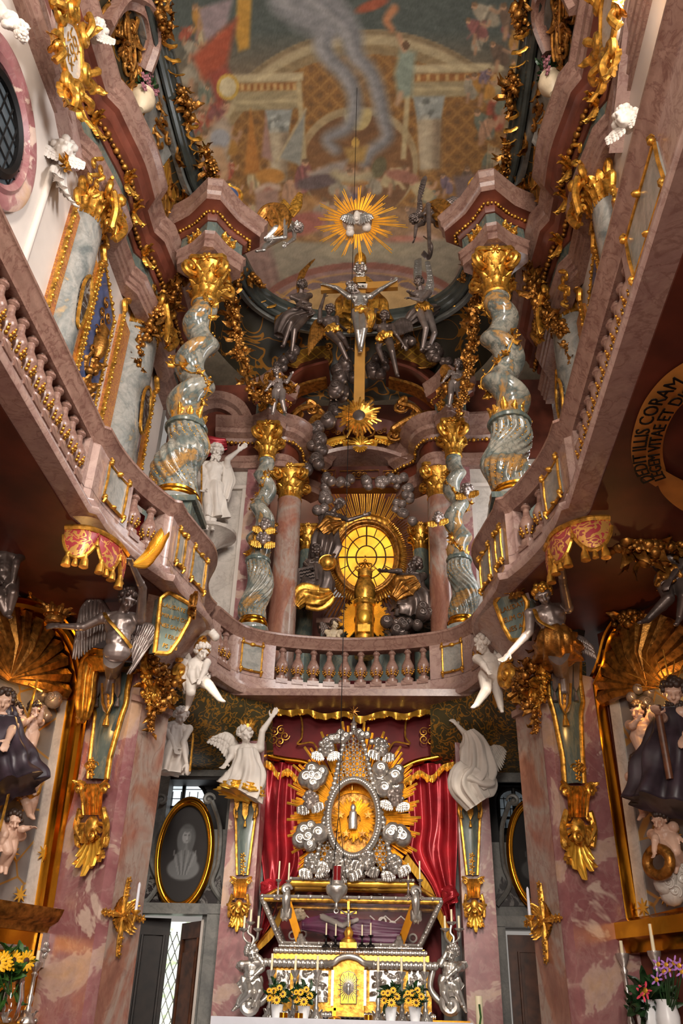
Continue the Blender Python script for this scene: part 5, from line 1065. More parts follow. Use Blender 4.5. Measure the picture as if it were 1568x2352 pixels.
# tabernacle niche
mb = MB(); slab(mb, 764, 836, 2195, 2335, -.22, .1)
c = A_(800, 2200, -.22); P = [(c[0] + .21 * math.cos(a), c[2] - .12 + .13 * math.sin(a)) for a in np.linspace(0, PI, 16)]
tb_ = obj('tabernacle', mb, M['gold'], t)
mb = MB(); mb.tube(spline([A_(746, 2214, -.2), A_(765, 2212, -.26), A_(778, 2202, -.27), A_(800, 2196, -.28), A_(822, 2202, -.27), A_(836, 2212, -.26), A_(854, 2214, -.2)], 5), .035, 8); obj('silver_arch', mb, M['silver'], tb_)
f0 = [A_(u, v, -.25) for u, v in ((783, 2305), (783, 2245), (788, 2236), (800, 2232), (812, 2236), (817, 2245), (817, 2305))]
mb = MB(); mb.poly(f0, .03, OUT); dr = obj('door', mb, M['rgold'], tb_); mb = MB(); mb.tube(f0, .012, 6, closed=True); obj('door_frame', mb, M['silver'], dr)
mb = MB(); e0 = A_(800, 2268, -.29)
for k in range(28): a = 2 * PI * k / 28; e = V3(math.cos(a), 0, math.sin(a)); mb.tube([e0 + e * .02, e0 + e * (.085 + .03 * (k % 2) + .04 * abs(math.sin(a)))], [.008, .004], 4, hint=OUT)
mb.ball(e0 - V3(0, .01, .03), (.02, .02, .05), 6); mb.ball(e0 + V3(0, -.01, .02), (.028, .02, .03), 6); obj('host_relief', mb, M['silver'], dr)
for u in (763, 838): mb = MB(); slab(mb, u - 3, u + 3, 2228, 2310, -.25, -.2); obj('silver_edge', mb, M['silver'], tb_)
for sx, u in ((-1, 606), (1, 1006)):
    mb = MB(); p = A_(u - sx * 12, 2228, -.02); q_ = A_(u - sx * 12, 2312, -.02); mb.tube(spline([p, (p + q_) / 2 - V3(sx * .03, 0, 0), q_ + V3(sx * .09, 0, .05), q_ + V3(sx * .24, 0, 0)], 6), [.04, .035, .045, .03], 8); obj('bracket_scroll', mb, M['silver'], t)
# the glass casket
t = thing('reliquary_casket', 'gilt glass casket holding a robed relic figure above the altar', 'casket', tuple(A_(803, 2176, .1)))
B0 = [A_(u, v, d) for u, v, d in ((648, 2172, .1), (960, 2172, .1))]; T0 = [A_(u, v, d) for u, v, d in ((602, 2068, -.05), (1012, 2068, -.05))]
zb, zt = B0[0][2], (T0[0][2] + T0[1][2]) / 2; B = [V3(B0[0][0], YA + .1, zb), V3(B0[1][0], YA + .1, zb), V3(B0[1][0], YA + .6, zb), V3(B0[0][0], YA + .6, zb)]; T = [V3(T0[0][0], YA - .05, zt), V3(T0[1][0], YA - .05, zt), V3(T0[1][0], YA + .72, zt), V3(T0[0][0], YA + .72, zt)]
zr = A_(803, 2028, .1)[2]; R0 = [V3(A_(668, 2030, .15)[0], YA + .15, zr), V3(A_(948, 2030, .15)[0], YA + .15, zr), V3(A_(948, 2030, .15)[0], YA + .55, zr), V3(A_(668, 2030, .15)[0], YA + .55, zr)]
for i in range(4):
    j = (i + 1) % 4
    if i != 2:
        mb = MB(); mb.add([B[i], B[j], T[j], T[i]], [(0, 1, 2, 3)]); obj('glass_pane', mb, M['glass'], t)
        mb = MB(); mb.add([T[i], T[j], R0[j], R0[i]], [(0, 1, 2, 3)]); obj('lid_pane', mb, M['glass'], t)
    mb = MB(); mb.tube([B[i], T[i]], .035, 8); beads(mb, [B[i] + V3(0, -.02, 0), T[i] + V3(0, -.02, 0)], .026, .06); obj('corner_post', mb, M['silver'], t)
    mb = MB(); mb.tube([T[i], R0[i]], .028, 8); obj('lid_rib', mb, M['gold'], t)
for nm, L, r, m_ in (('lower_rail', B, .035, 'gold'), ('upper_rail', T, .035, 'gold'), ('lid_rail', R0, .05, 'bgold')):
    mb = MB(); mb.tube(L, r, 8, closed=True); o = obj(nm, mb, M[m_], t)
    mb = MB(); q0, q1 = L[0] + V3(0, -r, r * .8), L[1] + V3(0, -r, r * .8); mb.tube([q0, q1], .02, 6); beads(mb, [q0, q1], .024, .05); obj('silver_beading', mb, M['silver'], o)
for f_ in (.14, .86):
    b, tt = B[0] + (B[1] - B[0]) * f_, T[0] + (T[1] - T[0]) * f_; mb = MB(); bar(mb, b, tt, .09, .06); po = obj('pilaster', mb, M['rgold'], t)
    mb = MB(); mb.tube(spline([tt + V3(0, -.03, -.16), tt + V3(0, -.09, -.02), tt + V3(0, -.05, .1)], 5), [.035, .055, .04], 8); volute(mb, tt + V3(0, -.08, .1), X1, Z1, .06, .03, 1.2, 0); put_leaf(mb, tt + V3(0, -.04, -.05), (0, -.2, -1), (0, -1, 0), .26, .16)
    put_leaf(mb, b + V3(-.0, -.05, -.08), (0, -.1, 1), (0, -1, 0), .24, .14); put_leaf(mb, b + V3(.05, -.04, -.08), (.6, -.1, 1), (0, -1, 0), .14, .09); put_leaf(mb, b + V3(-.05, -.04, -.08), (-.6, -.1, 1), (0, -1, 0), .14, .09); mb.ball(b + V3(0, -.05, -.1), .035, 8); obj('silver_trim', mb, M['silver'], po)
mb = MB(); mb.box((B[0] + B[2]) / 2 + V3(0, 0, .01), (1.7, .5, .05)); obj('cushion_floor', mb, M['purple'], t)
mb = MB(); mb.add([B[3], B[2], T[2], T[3]], [(0, 1, 2, 3)]); bk = obj('back_cloth', mb, M['velvet'], t)
mb = MB(); cc = (B[3] + B[2] + T[3] + T[2]) / 4
for sx in (-1, 1):
    for k in range(5): mb.tube([cc + V3(sx * (.25 + .13 * k) + .045 * math.cos(a), -.05, .1 * math.sin(k * 1.3) + .045 * math.sin(a)) for a in np.linspace(0, 2 * PI, 14, endpoint=False)], .012, 5, closed=True)
    mb.tube([cc + V3(sx * (.22 + .1 * k), -.05, .16 - .08 * (k % 2)) for k in range(6)], .01, 5)
obj('silver_embroidery', mb, M['plaster'], bk)
rl = thing('relic_figure', 'reclining relic figure in purple silk inside the glass casket', 'figure', tuple((B[0] + B[2]) / 2 + V3(0, 0, .04))); o_ = (B[0] + B[2]) / 2 + V3(0, -.05, .14)
mb = drape_mb([o_ + V3(-.62, 0, .12), o_ + V3(-.3, 0, .12), o_ + V3(.1, 0, .05), o_ + V3(.7, 0, .03)], [.06, .15, .14, .10], 9, .12, seed=4); obj('robe', mb, M['purple'], rl, sharp=None)
mb = MB(); head_mb(mb, o_ + V3(-.66, -.02, .22), V3(-.8, 0, .5), V3(.3, -.6, .6), 1.35); obj('skull', mb, M['bone'], rl, remesh=(.009, 1))
mb = MB(); mb.limb(o_ + V3(-.35, -.1, .2), o_ + V3(-.1, -.16, .1), .04, .03); mb.limb(o_ + V3(-.1, -.16, .1), o_ + V3(.08, -.15, .17), .03, .025); obj('sleeve', mb, M['plaster'], rl)
# silver-cased statue of the crowned oval: monstrance-like shrine
YM = 11.62; m_ = lambda u, v, d=0.0: at(u, v, YM + d)
t = thing('radiant_shrine', 'tall silver radiant shrine with gold rays round an oval niche', 'shrine', tuple(m_(812, 2025)))
oc = m_(812, 1880); s = pxs(oc); orx, orz = 58 * s, (m_(812, 1793)[2] - m_(812, 1968)[2]) / 2; kz = orz / (87 * s)
ov = lambda r, d=0.0, n=56: [oc + V3(orx * r * math.cos(a), d, orz * r * math.sin(a)) for a in np.linspace(0, 2 * PI, n, endpoint=False)]
specs = [(a, 60 * s, L * s * 1.0, 4) for a, L in ((96, 252), (83, 250), (110, 238), (70, 235), (124, 222), (56, 218), (138, 205), (42, 200), (152, 185), (28, 180), (166, 170), (14, 166), (180, 164), (0, 164), (194, 166), (-14, 164), (208, 170), (-28, 170), (222, 180), (-42, 178), (236, 170), (-56, 168))]
rays(t, m_(812, 1880, .12), X1, Z1 * kz, specs, M['bgold'], w=.021)
fr_ = [(812, 1678), (790, 1705), (778, 1752), (768, 1800), (752, 1850), (738, 1920), (722, 2000), (735, 2005), (890, 2005), (902, 2000), (886, 1920), (872, 1850), (856, 1800), (846, 1752), (834, 1705)]
mb = MB(); Lp = resample([m_(u, v, -.04) for u, v in fr_[:7]], 30); Rp = resample([m_(u, v, -.04) for u, v in [fr_[0]] + fr_[:8:-1]], 30)
for P in (Lp, Rp):
    mb.tube(P, .042, 8, flat=.6)
    for i, p in enumerate(P): mb.ball(p + V3(0, -.03, 0), (.036, .02, .03), 6)
mb.ball(m_(812, 1672, -.04), (.045, .04, .06), 8); mb.lathe([(.03, 0), (.05, .03), (.02, .07), (.012, .13), (0.002, .15)], m_(812, 1668, -.04), 10); fr = obj('silver_frame', mb, M['silver'], t)
mb = MB(); stp = 15.0                                                     # pierced lattice
def inside(u, v):
    hw = np.interp(v, [1690, 1752, 1850, 2000], [12, 30, 62, 88]); return abs(u - 812) < hw and ((u - 812) / 60) ** 2 + ((v - 1880) / 92) ** 2 > 1 and v < 1990
for i in range(-8, 9):
    for j in range(0, 24):
        u, v = 812 + (i + (j % 2) * .5) * stp, 1690 + j * stp * .86
        if inside(u, v):
            p = m_(u, v, -.02); mb.tube([p + V3(.036 * math.cos(a), 0, .036 * math.sin(a)) for a in np.linspace(0, 2 * PI, 6, endpoint=False)], .009, 4, closed=True)
obj('pierced_lattice', mb, M['silver'], t)
mb = MB(); P = ov(1.0, -.08, 80); mb.tube(P, .048, 8, closed=True)
for i in range(0, 80): mb.ball(P[i] + V3(0, -.035, 0), (.028, .022, .028), 6)
obj('oval_wreath', mb, M['silver'], t)
mb = MB(); mb.poly(ov(.98, .14), .02, (0, 1, 0)); nb = obj('niche_back', mb, M['ogold'], t)
mb = MB(); G = np.array([ov(.97, -.06), ov(.97, .15)]); mb.grid(G, False, True); obj('niche_wall', mb, M['rgold'], nb)
rays(nb, oc + V3(0, .06, 0), X1, Z1 * kz * .95, [(360 * i / 36, 16 * s, (50 + 8 * (i % 2)) * s, 2) for i in range(36)], M['bgold'], w=.013)
for u, v in ((812, 1835), (782, 1872), (845, 1872), (795, 1915), (832, 1915)):
    p = m_(u, v, -.02); mb = MB(); mb.poly([p + V3((.06 if k % 2 == 0 else .022) * math.sin(k * PI / 5), 0, (.06 if k % 2 == 0 else .022) * math.cos(k * PI / 5)) for k in range(10)], .02, OUT); obj('star', mb, M['ogold'], nb)
mb = MB(); p = m_(810, 1905, -.02); mb.lathe([(.055, 0), (.062, .04), (.052, .2), (.05, .22), (.03, .235), (.036, .26), (.036, .29), (.02, .315), (.003, .32)], p, 14); obj('small_figure', mb, M['silver'], nb)
mb = MB(); mb.tube([m_(812, 1815, .0) + V3(-.02, 0, 0), m_(812, 1648, 0)], .012, 6)
for k in range(8): a = k * PI / 4; mb.tube([m_(812, 1634, 0), m_(812, 1634, 0) + V3(math.cos(a), 0, math.sin(a)) * .08], [.012, .003], 5)
obj('finial_star', mb, M['ogold'], t)
for px_, lb in (([(722, 1765), (728, 1800), (735, 1775), (712, 1790)], 'swirling silver cloud at the upper shoulder of the shrine, horn-shaped bracket side'), ([(898, 1770), (892, 1800), (890, 1780), (910, 1795)], 'swirling silver cloud at the upper shoulder of the shrine, lance side'), ([(702, 1905), (700, 1925), (710, 1915)], 'round silver cloud at the lower edge of the shrine, portrait side'), ([(920, 1905), (922, 1925), (912, 1912)], 'round silver cloud at the lower edge of the shrine, hanging curtain side'), ([(765, 1695), (785, 1690), (795, 1700), (745, 1712)], 'silver cloud on the shrine crest, crowned angel side'), ([(835, 1690), (855, 1695), (870, 1705), (880, 1715)], 'silver cloud on the shrine crest, faceless angel side')):
    tag(obj('silver_cloud', (lambda b: (cloud_mb(b, [m_(u, v, -.08) for u, v in px_], .155 if 'swirling' in lb or 'round' in lb else .095, RNG, 2), b)[1])(MB()), M['silver']), lb, 'cloud')
for i, (u, v, lb) in enumerate(((748, 1722, 'silver cherub head at the shrine crest by the first cloud'), (876, 1722, 'silver cherub head at the shrine crest by the last cloud'), (712, 1842, 'silver cherub head halfway up the shrine edge, open door side'), (908, 1836, 'silver cherub head halfway up the shrine edge, shut door side'), (718, 1988, 'outer silver cherub head under the lattice foot, open door side'), (765, 1978, 'silver cherub head under the oval wreath, red lamp side'), (795, 1998, 'middle silver cherub head looking down at the casket lid'), (842, 1980, 'silver cherub head under the oval wreath, away from the red lamp'), (905, 1990, 'outer silver cherub head under the lattice foot, shut door side'))):
    cherub('cherub_head', lb, u, v, YM - .16, 17 * s, M['pewter'] if i in (2, 3) else M['silver'], M['silver'], 'cherub heads of the silver shrine', look=(.4 * math.sin(i * 2), -.9, -.25), tilt=.3 * math.sin(i * 3))
tag(obj('cloud_bank', (lambda b: (cloud_mb(b, [m_(u, v, -.02) for u, v in ((740, 2008), (775, 2012), (812, 2016), (850, 2010), (885, 2006))], .07, RNG, 3), b)[1])(MB()), M['silver']), 'silver cloud ledge carrying the shrine on the casket lid', 'cloud')
# mitred bust and crucifix on the front
t = thing('altar_crucifix', 'slim gilt standing crucifix in front of the glass casket', 'crucifix', tuple(A_(800, 2176, -.12)))
mb = MB(); mb.box(A_(800, 2172, -.12) + V3(0, 0, .0), (.2, .14, .06)); mb.lathe([(.09, .03), (.09, .06), (.045, .09), (.06, .14), (.03, .19), (.015, .21)], A_(800, 2172, -.12), 12); obj('foot', mb, M['gold'], t)
mb = MB(); bar(mb, A_(801, 2140, -.12), A_(800, 2070, -.12), .03, .02); bar(mb, A_(782, 2096, -.12), A_(819, 2096, -.12), .028, .02); obj('cross', mb, M['gold'], t)
mb = MB(); 
for q in ((-.08, .0), (.08, .0)): mb.limb(A_(800, 2102, -.15), A_(800, 2097, -.15) + V3(q[0], 0, .02), .014, .008, 6)
mb.limb(A_(800, 2100, -.15), A_(800, 2115, -.15), .022, .016, 8); mb.limb(A_(800, 2115, -.15), A_(800, 2128, -.15), .016, .010, 8); mb.ball(A_(800, 2092, -.16), .018, 8); obj('corpus', mb, M['silver'], t)
# hanging sanctuary lamp
YL = 11.1; lc = at(772, 2086, YL); t = thing('sanctuary_lamp', 'silver hanging lamp with ruby glass on a long thin chain', 'lamp', tuple(lc)); s = pxs(lc)
z = lambda v: at(772, v, YL)[2] - lc[2]
mb = MB(); mb.lathe([(.01, z(2086)), (.02, z(2080)), (.012, z(2074)), (.05, z(2066)), (.12, z(2052)), (.135, z(2040)), (.12, z(2034)), (.085, z(2030)), (.09, z(2024))], lc, 20); mb.tube([lc + V3(.025 * math.cos(a), 0, -.03 + .025 * math.sin(a)) for a in np.linspace(0, 2 * PI, 12, endpoint=False)], .006, 5, closed=True); obj('bowl', mb, M['silver'], t)
mb = MB(); mb.lathe([(.052, z(2026)), (.05, z(1990)), (.046, z(1990)), (.046, z(2020))], lc, 16); obj('ruby_glass', mb, M['redglass'], t)
hook = at(818, 197, YL + .35) if False else at(789, 1470, YL); tip = V3(lc[0], YL, 19.5)
mb = MB()
for k in range(3): a = 2 * PI * k / 3; mb.tube([lc + V3(.125 * math.cos(a), .125 * math.sin(a), z(2036)), lc + V3(.01 * math.cos(a), .01 * math.sin(a), z(1880))], .004, 4)
mb.tube([lc + V3(0, 0, z(1880)), tip], .006, 5); obj('chain', mb, M['iron'], t)
# candles, candlesticks, pots of sunflowers
def candlestick(name, label, p, h, hc, m, group, r=.055, wick=True):
    t = thing(name, label, 'candlestick', tuple(p), group); mb = MB(); mb.lathe([(r * 1.35, 0), (r * 1.35, h * .04), (r * .9, h * .12), (r * .5, h * .18), (r * .6, h * .24), (r * .35, h * .30), (r * .55, h * .42), (r * .3, h * .48), (r * .28, h * .75), (r * .5, h * .80), (r * .3, h * .84), (r * .9, h * .95), (r * .95, h), (r * .2, h)], p, 14)
    for k in range(3): a = 2 * PI * k / 3 + .5; mb.ball(p + V3(r * 1.3 * math.cos(a), r * 1.3 * math.sin(a), h * .05), r * .35, 6); put_leaf(mb, p + V3(r * math.cos(a), r * math.sin(a), h * .02), (0, 0, 1), (math.cos(a), math.sin(a), 0), h * .22, r * 1.3)
    obj('stem', mb, m, t); mb = MB(); mb.lathe([(r * .26, 0), (r * .25, hc), (r * .1, hc * 1.01)], p + V3(0, 0, h), 10); obj('candle', mb, M['wax'], t); return t
for (u, vb, vt, vc), lb in zip(((617, 2335, 2228, 2190), (673, 2335, 2228, 2195), (725, 2335, 2228, 2195), (868, 2338, 2232, 2198), (923, 2338, 2232, 2200), (977, 2338, 2232, 2198)), ('silver candlestick beside the outermost sunflower pot, open door end', 'silver candlestick between the two sunflower pots nearer the open door', 'silver candlestick between a sunflower pot and the tabernacle, red lamp side', 'silver candlestick next to the tabernacle, away from the red lamp', 'silver candlestick between the two sunflower pots farther from the red lamp', 'silver candlestick at the altar end nearest the shut door')):
    p = A_(u, vb, -.34); z1, z2 = A_(u, vt, -.34)[2], A_(u, vc, -.34)[2]; p[2] = zc; candlestick('candlestick', lb, p, z1 - zc, z2 - z1, M['silver'], 'silver altar candlesticks')
for (u, vb, vt, vc), lb in zip(((748, 2175, 2148, 2120), (770, 2175, 2150, 2122), (831, 2175, 2150, 2124), (851, 2175, 2148, 2120)), ('small candle on the pedestal, leftmost of four before the casket', 'small candle just left of the slim gilt crucifix', 'small candle just right of the slim gilt crucifix', 'small candle on the pedestal, rightmost of four before the casket')):
    p = A_(u, vb, -.08); z1, z2 = A_(u, vt, -.08)[2], A_(u, vc, -.08)[2]; candlestick('candlestick', lb, p, z1 - p[2], z2 - z1, M['iron'], 'small candles before the casket', .035)
for (u, vb, vt, vc), lb in zip(((637, 2068, 2020, 1978), (660, 2066, 2022, 1982), (938, 2066, 2022, 1983), (965, 2068, 2020, 1978)), ('tall candle at the casket corner, outer one by the red curtain tie', 'tall candle on the casket rim, second from the open door end', 'tall candle on the casket rim, second from the shut door end', 'tall candle at the casket corner, outer one by the shut door end')):
    p = A_(u, vb, -.06); z1, z2 = A_(u, vt, -.06)[2], A_(u, vc, -.06)[2]; candlestick('candlestick', lb, p, z1 - p[2], z2 - z1, M['pewter'], 'tall candles on the casket rim', .04)
def flower(mb_p, mb_d, c, n, r, k=12, m=1.0):
    a, b, d = frame(n)
    for j in range(k):
        g = 2 * PI * j / k; e = math.cos(g) * a + math.sin(g) * b + d * .12; mb_p.ball(c + e * r * .66, (r * .42, r * .17, r * .05), 6, np.array([nz(e), np.cross(d, nz(e)), d]).T)
    mb_d.ball(c + d * r * .06, (r * .36, r * .36, r * .14), 8, np.array([a, b, d]).T)
def foliage(c, r, n, m, parent, L=.1):
    mb = MB()
    for k in range(n):
        d = nz(RNG.normal(size=3) + V3(0, -.3, .5)); mb.merge(leaf_mb(L * (.7 + .6 * RNG.random()), L * .5, .3, nu=7, nv=3), rotm(RNG.normal(size=3), d), np.asarray(c) + d * r * .5 * RNG.random())
    return obj('leaves', mb, m, parent)
for (u, vb, vt), lb in zip(((635, 2335, 2308), (697, 2338, 2312), (897, 2340, 2314), (953, 2340, 2314)), ('white pot of sunflowers at the open door end of the altar', 'white pot of sunflowers second from the open door end', 'white pot of sunflowers second from the shut door end', 'white pot of sunflowers at the shut door end of the altar')):
    p = A_(u, vb, -.62); p[2] = zc; zt_ = A_(u, vt, -.62)[2]; h = zt_ - zc; t = thing('flower_pot', lb, 'potted flowers', tuple(p), 'sunflower pots on the altar')
    mb = MB(); mb.lathe([(.05, 0), (.07, h), (.075, h), (.075, h * 1.04), (.06, h * .95)], p, 18); obj('pot', mb, M['pot'], t)
    c = p + V3(0, -.02, h + .14); foliage(c - V3(0, 0, .04), .17, 46, M['dleaf'], t, .11)
    for k, (dx, dz, r) in enumerate(((-.07, -.02, .042), (.01, -.04, .046), (.07, .02, .04), (-.03, .05, .04), (.03, .08, .036), (-.08, .05, .03))):
        a, b = MB(), MB(); n = nz(V3(dx * 3, -1, .35)); flower(a, b, c + V3(dx, -.1 - .03 * (k % 2), dz - .06), n, r); fo = obj('sunflower', a, M['petal'], t); obj('flower_disc', b, M['disc'], fo)
t = thing('standing_cross', 'small gilt standing cross on the linen at the altar edge', 'cross', tuple(A_(768, 2338, -1.0))); p = A_(768, 2345, -1.0); p[2] = zc; z_ = A_(768, 2308, -1.0)[2] - zc
mb = MB(); bar(mb, p, p + V3(0, 0, z_), .026, .015); bar(mb, p + V3(-.09, 0, z_ * .66), p + V3(.09, 0, z_ * .74), .026, .015); obj('cross_arms', mb, M['rgold'], t); mb = MB(); mb.lathe([(.07, 0), (.07, .015), (.02, .03)], p, 14); obj('foot', mb, M['rgold'], t)
for u, lb in ((650, 'low brass candle cup on the linen, first from the open door'), (685, 'low brass candle cup on the linen, second from the open door'), (846, 'low brass candle cup on the linen, right of the standing cross')):
    p = A_(u, 2352, -1.0); p[2] = zc; mb = MB(); mb.lathe([(.045, 0), (.045, .05), (.038, .05), (.036, .03)], p, 14); tag(obj('candle_cup', mb, M['rgold']), lb, 'candle holder', 'brass candle cups')
# paschal candle
p = at(1102, 2352, 11.0); z0 = .7; zt_ = at(1102, 2288, 11.0)[2]; t = thing('paschal_candle', 'thick white decorated candle standing right of the altar', 'candle', (p[0], 11.0, z0))
mb = MB(); mb.lathe([(.16, z0), (.16, z0 + .04), (.03, z0 + .08), (.03, p[2] - .15), (.07, p[2] - .08), (.07, p[2] - .02)], (p[0], 11.0, 0), 16); obj('stand', mb, M['rgold'], t)
mb = MB(); mb.lathe([(.04, p[2] - .02), (.04, zt_)], (p[0], 11.0, 0), 16); ca = obj('candle', mb, M['wax'], t); mb = MB(); mb.tube([V3(p[0], 10.955, zt_ - .08), V3(p[0] + .01, 10.955, zt_ - .2), V3(p[0] - .01, 10.955, zt_ - .3)], .012, 5); obj('painted_vine', mb, M['leaf'], ca)
# red drapery and canopy
def curtain(label, outer, inner, Y, seed, knot):
    rg = np.random.default_rng(seed); A = resample(spline(outer, 8), 60); Bq = resample(spline(inner, 8), 60); nu = 90; G = np.zeros((60, nu, 3)); ph = rg.random(4) * 6
    for i in range(60):
        t_ = i / 59
        for j in range(nu):
            s_ = j / (nu - 1); u, v = A[i] + (Bq[i] - A[i]) * s_; f = .10 * math.sin(s_ * 12 + ph[0] + 2.5 * t_) + .045 * math.sin(s_ * 23 + ph[1] - 3 * t_) + .03 * math.sin(s_ * 11 + 5 * t_ + ph[2]); G[i, j] = at(u, v, Y - f - .05 * math.sin(PI * s_))
    t = thing('curtain', label, 'curtain', tuple(G[-1, 0])); mb = MB(); mb.grid(G); mb.grid(G + np.array([0, .03, 0])); obj('cloth', mb, M['drape'], t, sharp=None)
    mb = MB(); k = at(*knot, Y - .16); mb.ball(k, (.11, .09, .12), 12); 
    for a in range(5): mb.tube(spline([k + V3(.1 * math.cos(a * 1.3), -.02, .1 * math.sin(a * 1.3)), k + V3(.03, -.11, .02 * a - .04), k + V3(-.08 * math.cos(a), -.04, -.09)], 5), .03, 6)
    obj('knot', mb, M['drape'], t, sharp=None)
    mb = MB(); P = [at(u, v, Y - .12) for u, v in (inner[-4:])]; Pq = resample(spline(P, 6), 40); G = np.array([[p, p + V3(.05 * (1 if inner[0][0] < 800 else -1) , -.03 - .015 * (i % 2), -.10)] for i, p in enumerate(Pq)]); mb.grid(G); obj('gold_fringe', mb, M['bgold'], t)
curtain('red lacquered curtain gathered on the open door side of the shrine', [(612, 1745), (600, 1830), (596, 1930), (606, 2030), (600, 2100), (590, 2180)], [(705, 1760), (700, 1830), (698, 1900), (700, 1985), (655, 2060), (622, 2130), (580, 2170)], 12.3, 1, (616, 2040))
curtain('red lacquered curtain gathered on the shut door side of the shrine', [(1040, 1745), (1048, 1830), (1050, 1930), (1046, 2030), (1046, 2100), (1052, 2180)], [(930, 1760), (935, 1830), (940, 1900), (935, 1960), (985, 2030), (1010, 2085), (1040, 2150)], 12.3, 2, (1032, 2055))
t = thing('canopy', 'dark red canopy with gilt edging and wavy gold fringe over the shrine', 'canopy', tuple(at(820, 1780, 12.2)))
o1 = [(622, 1638), (606, 1690), (590, 1720), (615, 1742), (680, 1752), (740, 1768), (830, 1772), (910, 1768), (975, 1752), (1040, 1738), (1068, 1712), (1040, 1670), (1005, 1636), (820, 1632)]
mb = MB(); mb.poly([at(u, v, 12.3) for u, v in o1], .05, (0, 1, 0)); obj('velvet_panel', mb, M['velvet'], t)
mb = MB(); mb.tube(spline([at(u, v, 12.22) for u, v in ((598, 1712), (615, 1735), (655, 1745), (700, 1752), (755, 1775), (830, 1778), (905, 1772), (955, 1750), (1010, 1738), (1050, 1722), (1066, 1706))], 6), .045, 8); obj('gilt_moulding', mb, M['rgold'], t)
def fringe(P, L, name='gold_fringe'):
    Pq = resample(spline(P, 8), 120); G = np.zeros((120, 4, 3))
    for i, p in enumerate(Pq):
        w_ = .03 * math.sin(i * .75) + .012 * math.sin(i * 2.9)
        for j in range(4): G[i, j] = p + V3(0, -.02 - w_ * j / 3, -L * j / 3 * (1 + .12 * math.sin(i * .42)))
    b = MB(); b.grid(G); b.grid(G + V3(0, .02, 0)); return obj(name, b, M['bgold'], t, sharp=60)
fringe([at(u, v, 12.05) for u, v in ((622, 1624), (660, 1632), (700, 1628), (745, 1640), (790, 1634), (830, 1646), (880, 1634), (930, 1640), (965, 1630), (1003, 1626))], .09)
fringe([at(u, v, 12.16) for u, v in ((596, 1744), (622, 1752), (640, 1775), (662, 1766), (690, 1790), (720, 1800))], .10); fringe([at(u, v, 12.16) for u, v in ((900, 1800), (935, 1790), (962, 1770), (990, 1782), (1015, 1758), (1042, 1750))], .10)
mb = MB()
for u, v, sx in ((640, 1690, 1), (985, 1690, -1)):
    p = at(u, v, 12.2)
    for k in range(5): volute(mb, p + V3(.09 * math.cos(k * 1.25), 0, .09 * math.sin(k * 1.25)), X1 * sx, Z1, .07, .009, 1.5, k * 1.2, 1 if k % 2 else -1)
    mb.tube(spline([p + V3(sx * .1, 0, .35), p + V3(sx * .3, 0, .3), p + V3(sx * .34, 0, 0), p + V3(sx * .28, 0, -.12), p + V3(sx * .5, 0, -.1), p + V3(sx * .62, 0, -.28), p + V3(sx * .75, 0, -.24)], 6), .014, 6)
obj('gold_embroidery', mb, M['gold'], t)
# ---------------------------------------------------------------- pillar herms, angels and putti
def plane_at(u, v, p0, n, off=0.0):
    r = _ray(u, v); n = nz(V3(*n)); p0 = V3(*p0) + n * off; return CAM + r * np.dot(p0 - CAM, n) / np.dot(r, n)
def nrm2(a, b, s): d = nz(V3(b[0] - a[0], b[1] - a[1], 0)); n = np.cross(d, Z1); return n if n[1] < 0 else -n
FA = {s: ((s * 2.97, 9.33), (s * 2.27, 8.98)) for s in (-1, 1)}; FN = {s: nrm2(*FA[s], s) for s in (-1, 1)}
PF = lambda s, u, v, off=0.0: plane_at(u, v, (*FA[s][1], 0), FN[s], off)
IN_ = {s: nrm2((s * 2.17, 9.12), (s * 1.99, 9.5), s) for s in (-1, 1)}
IF = lambda s, u, v, off=0.0: plane_at(u, v, (s * 2.08, 9.31, 0), IN_[s], off)
def tassel(mb, p, h, r=None):
    r = r or h * .3; mb.lathe([(r * .3, 0), (r * .55, -h * .15), (r * .45, -h * .3), (r * .8, -h * .55), (r, -h), (r * .2, -h)], p, 10)
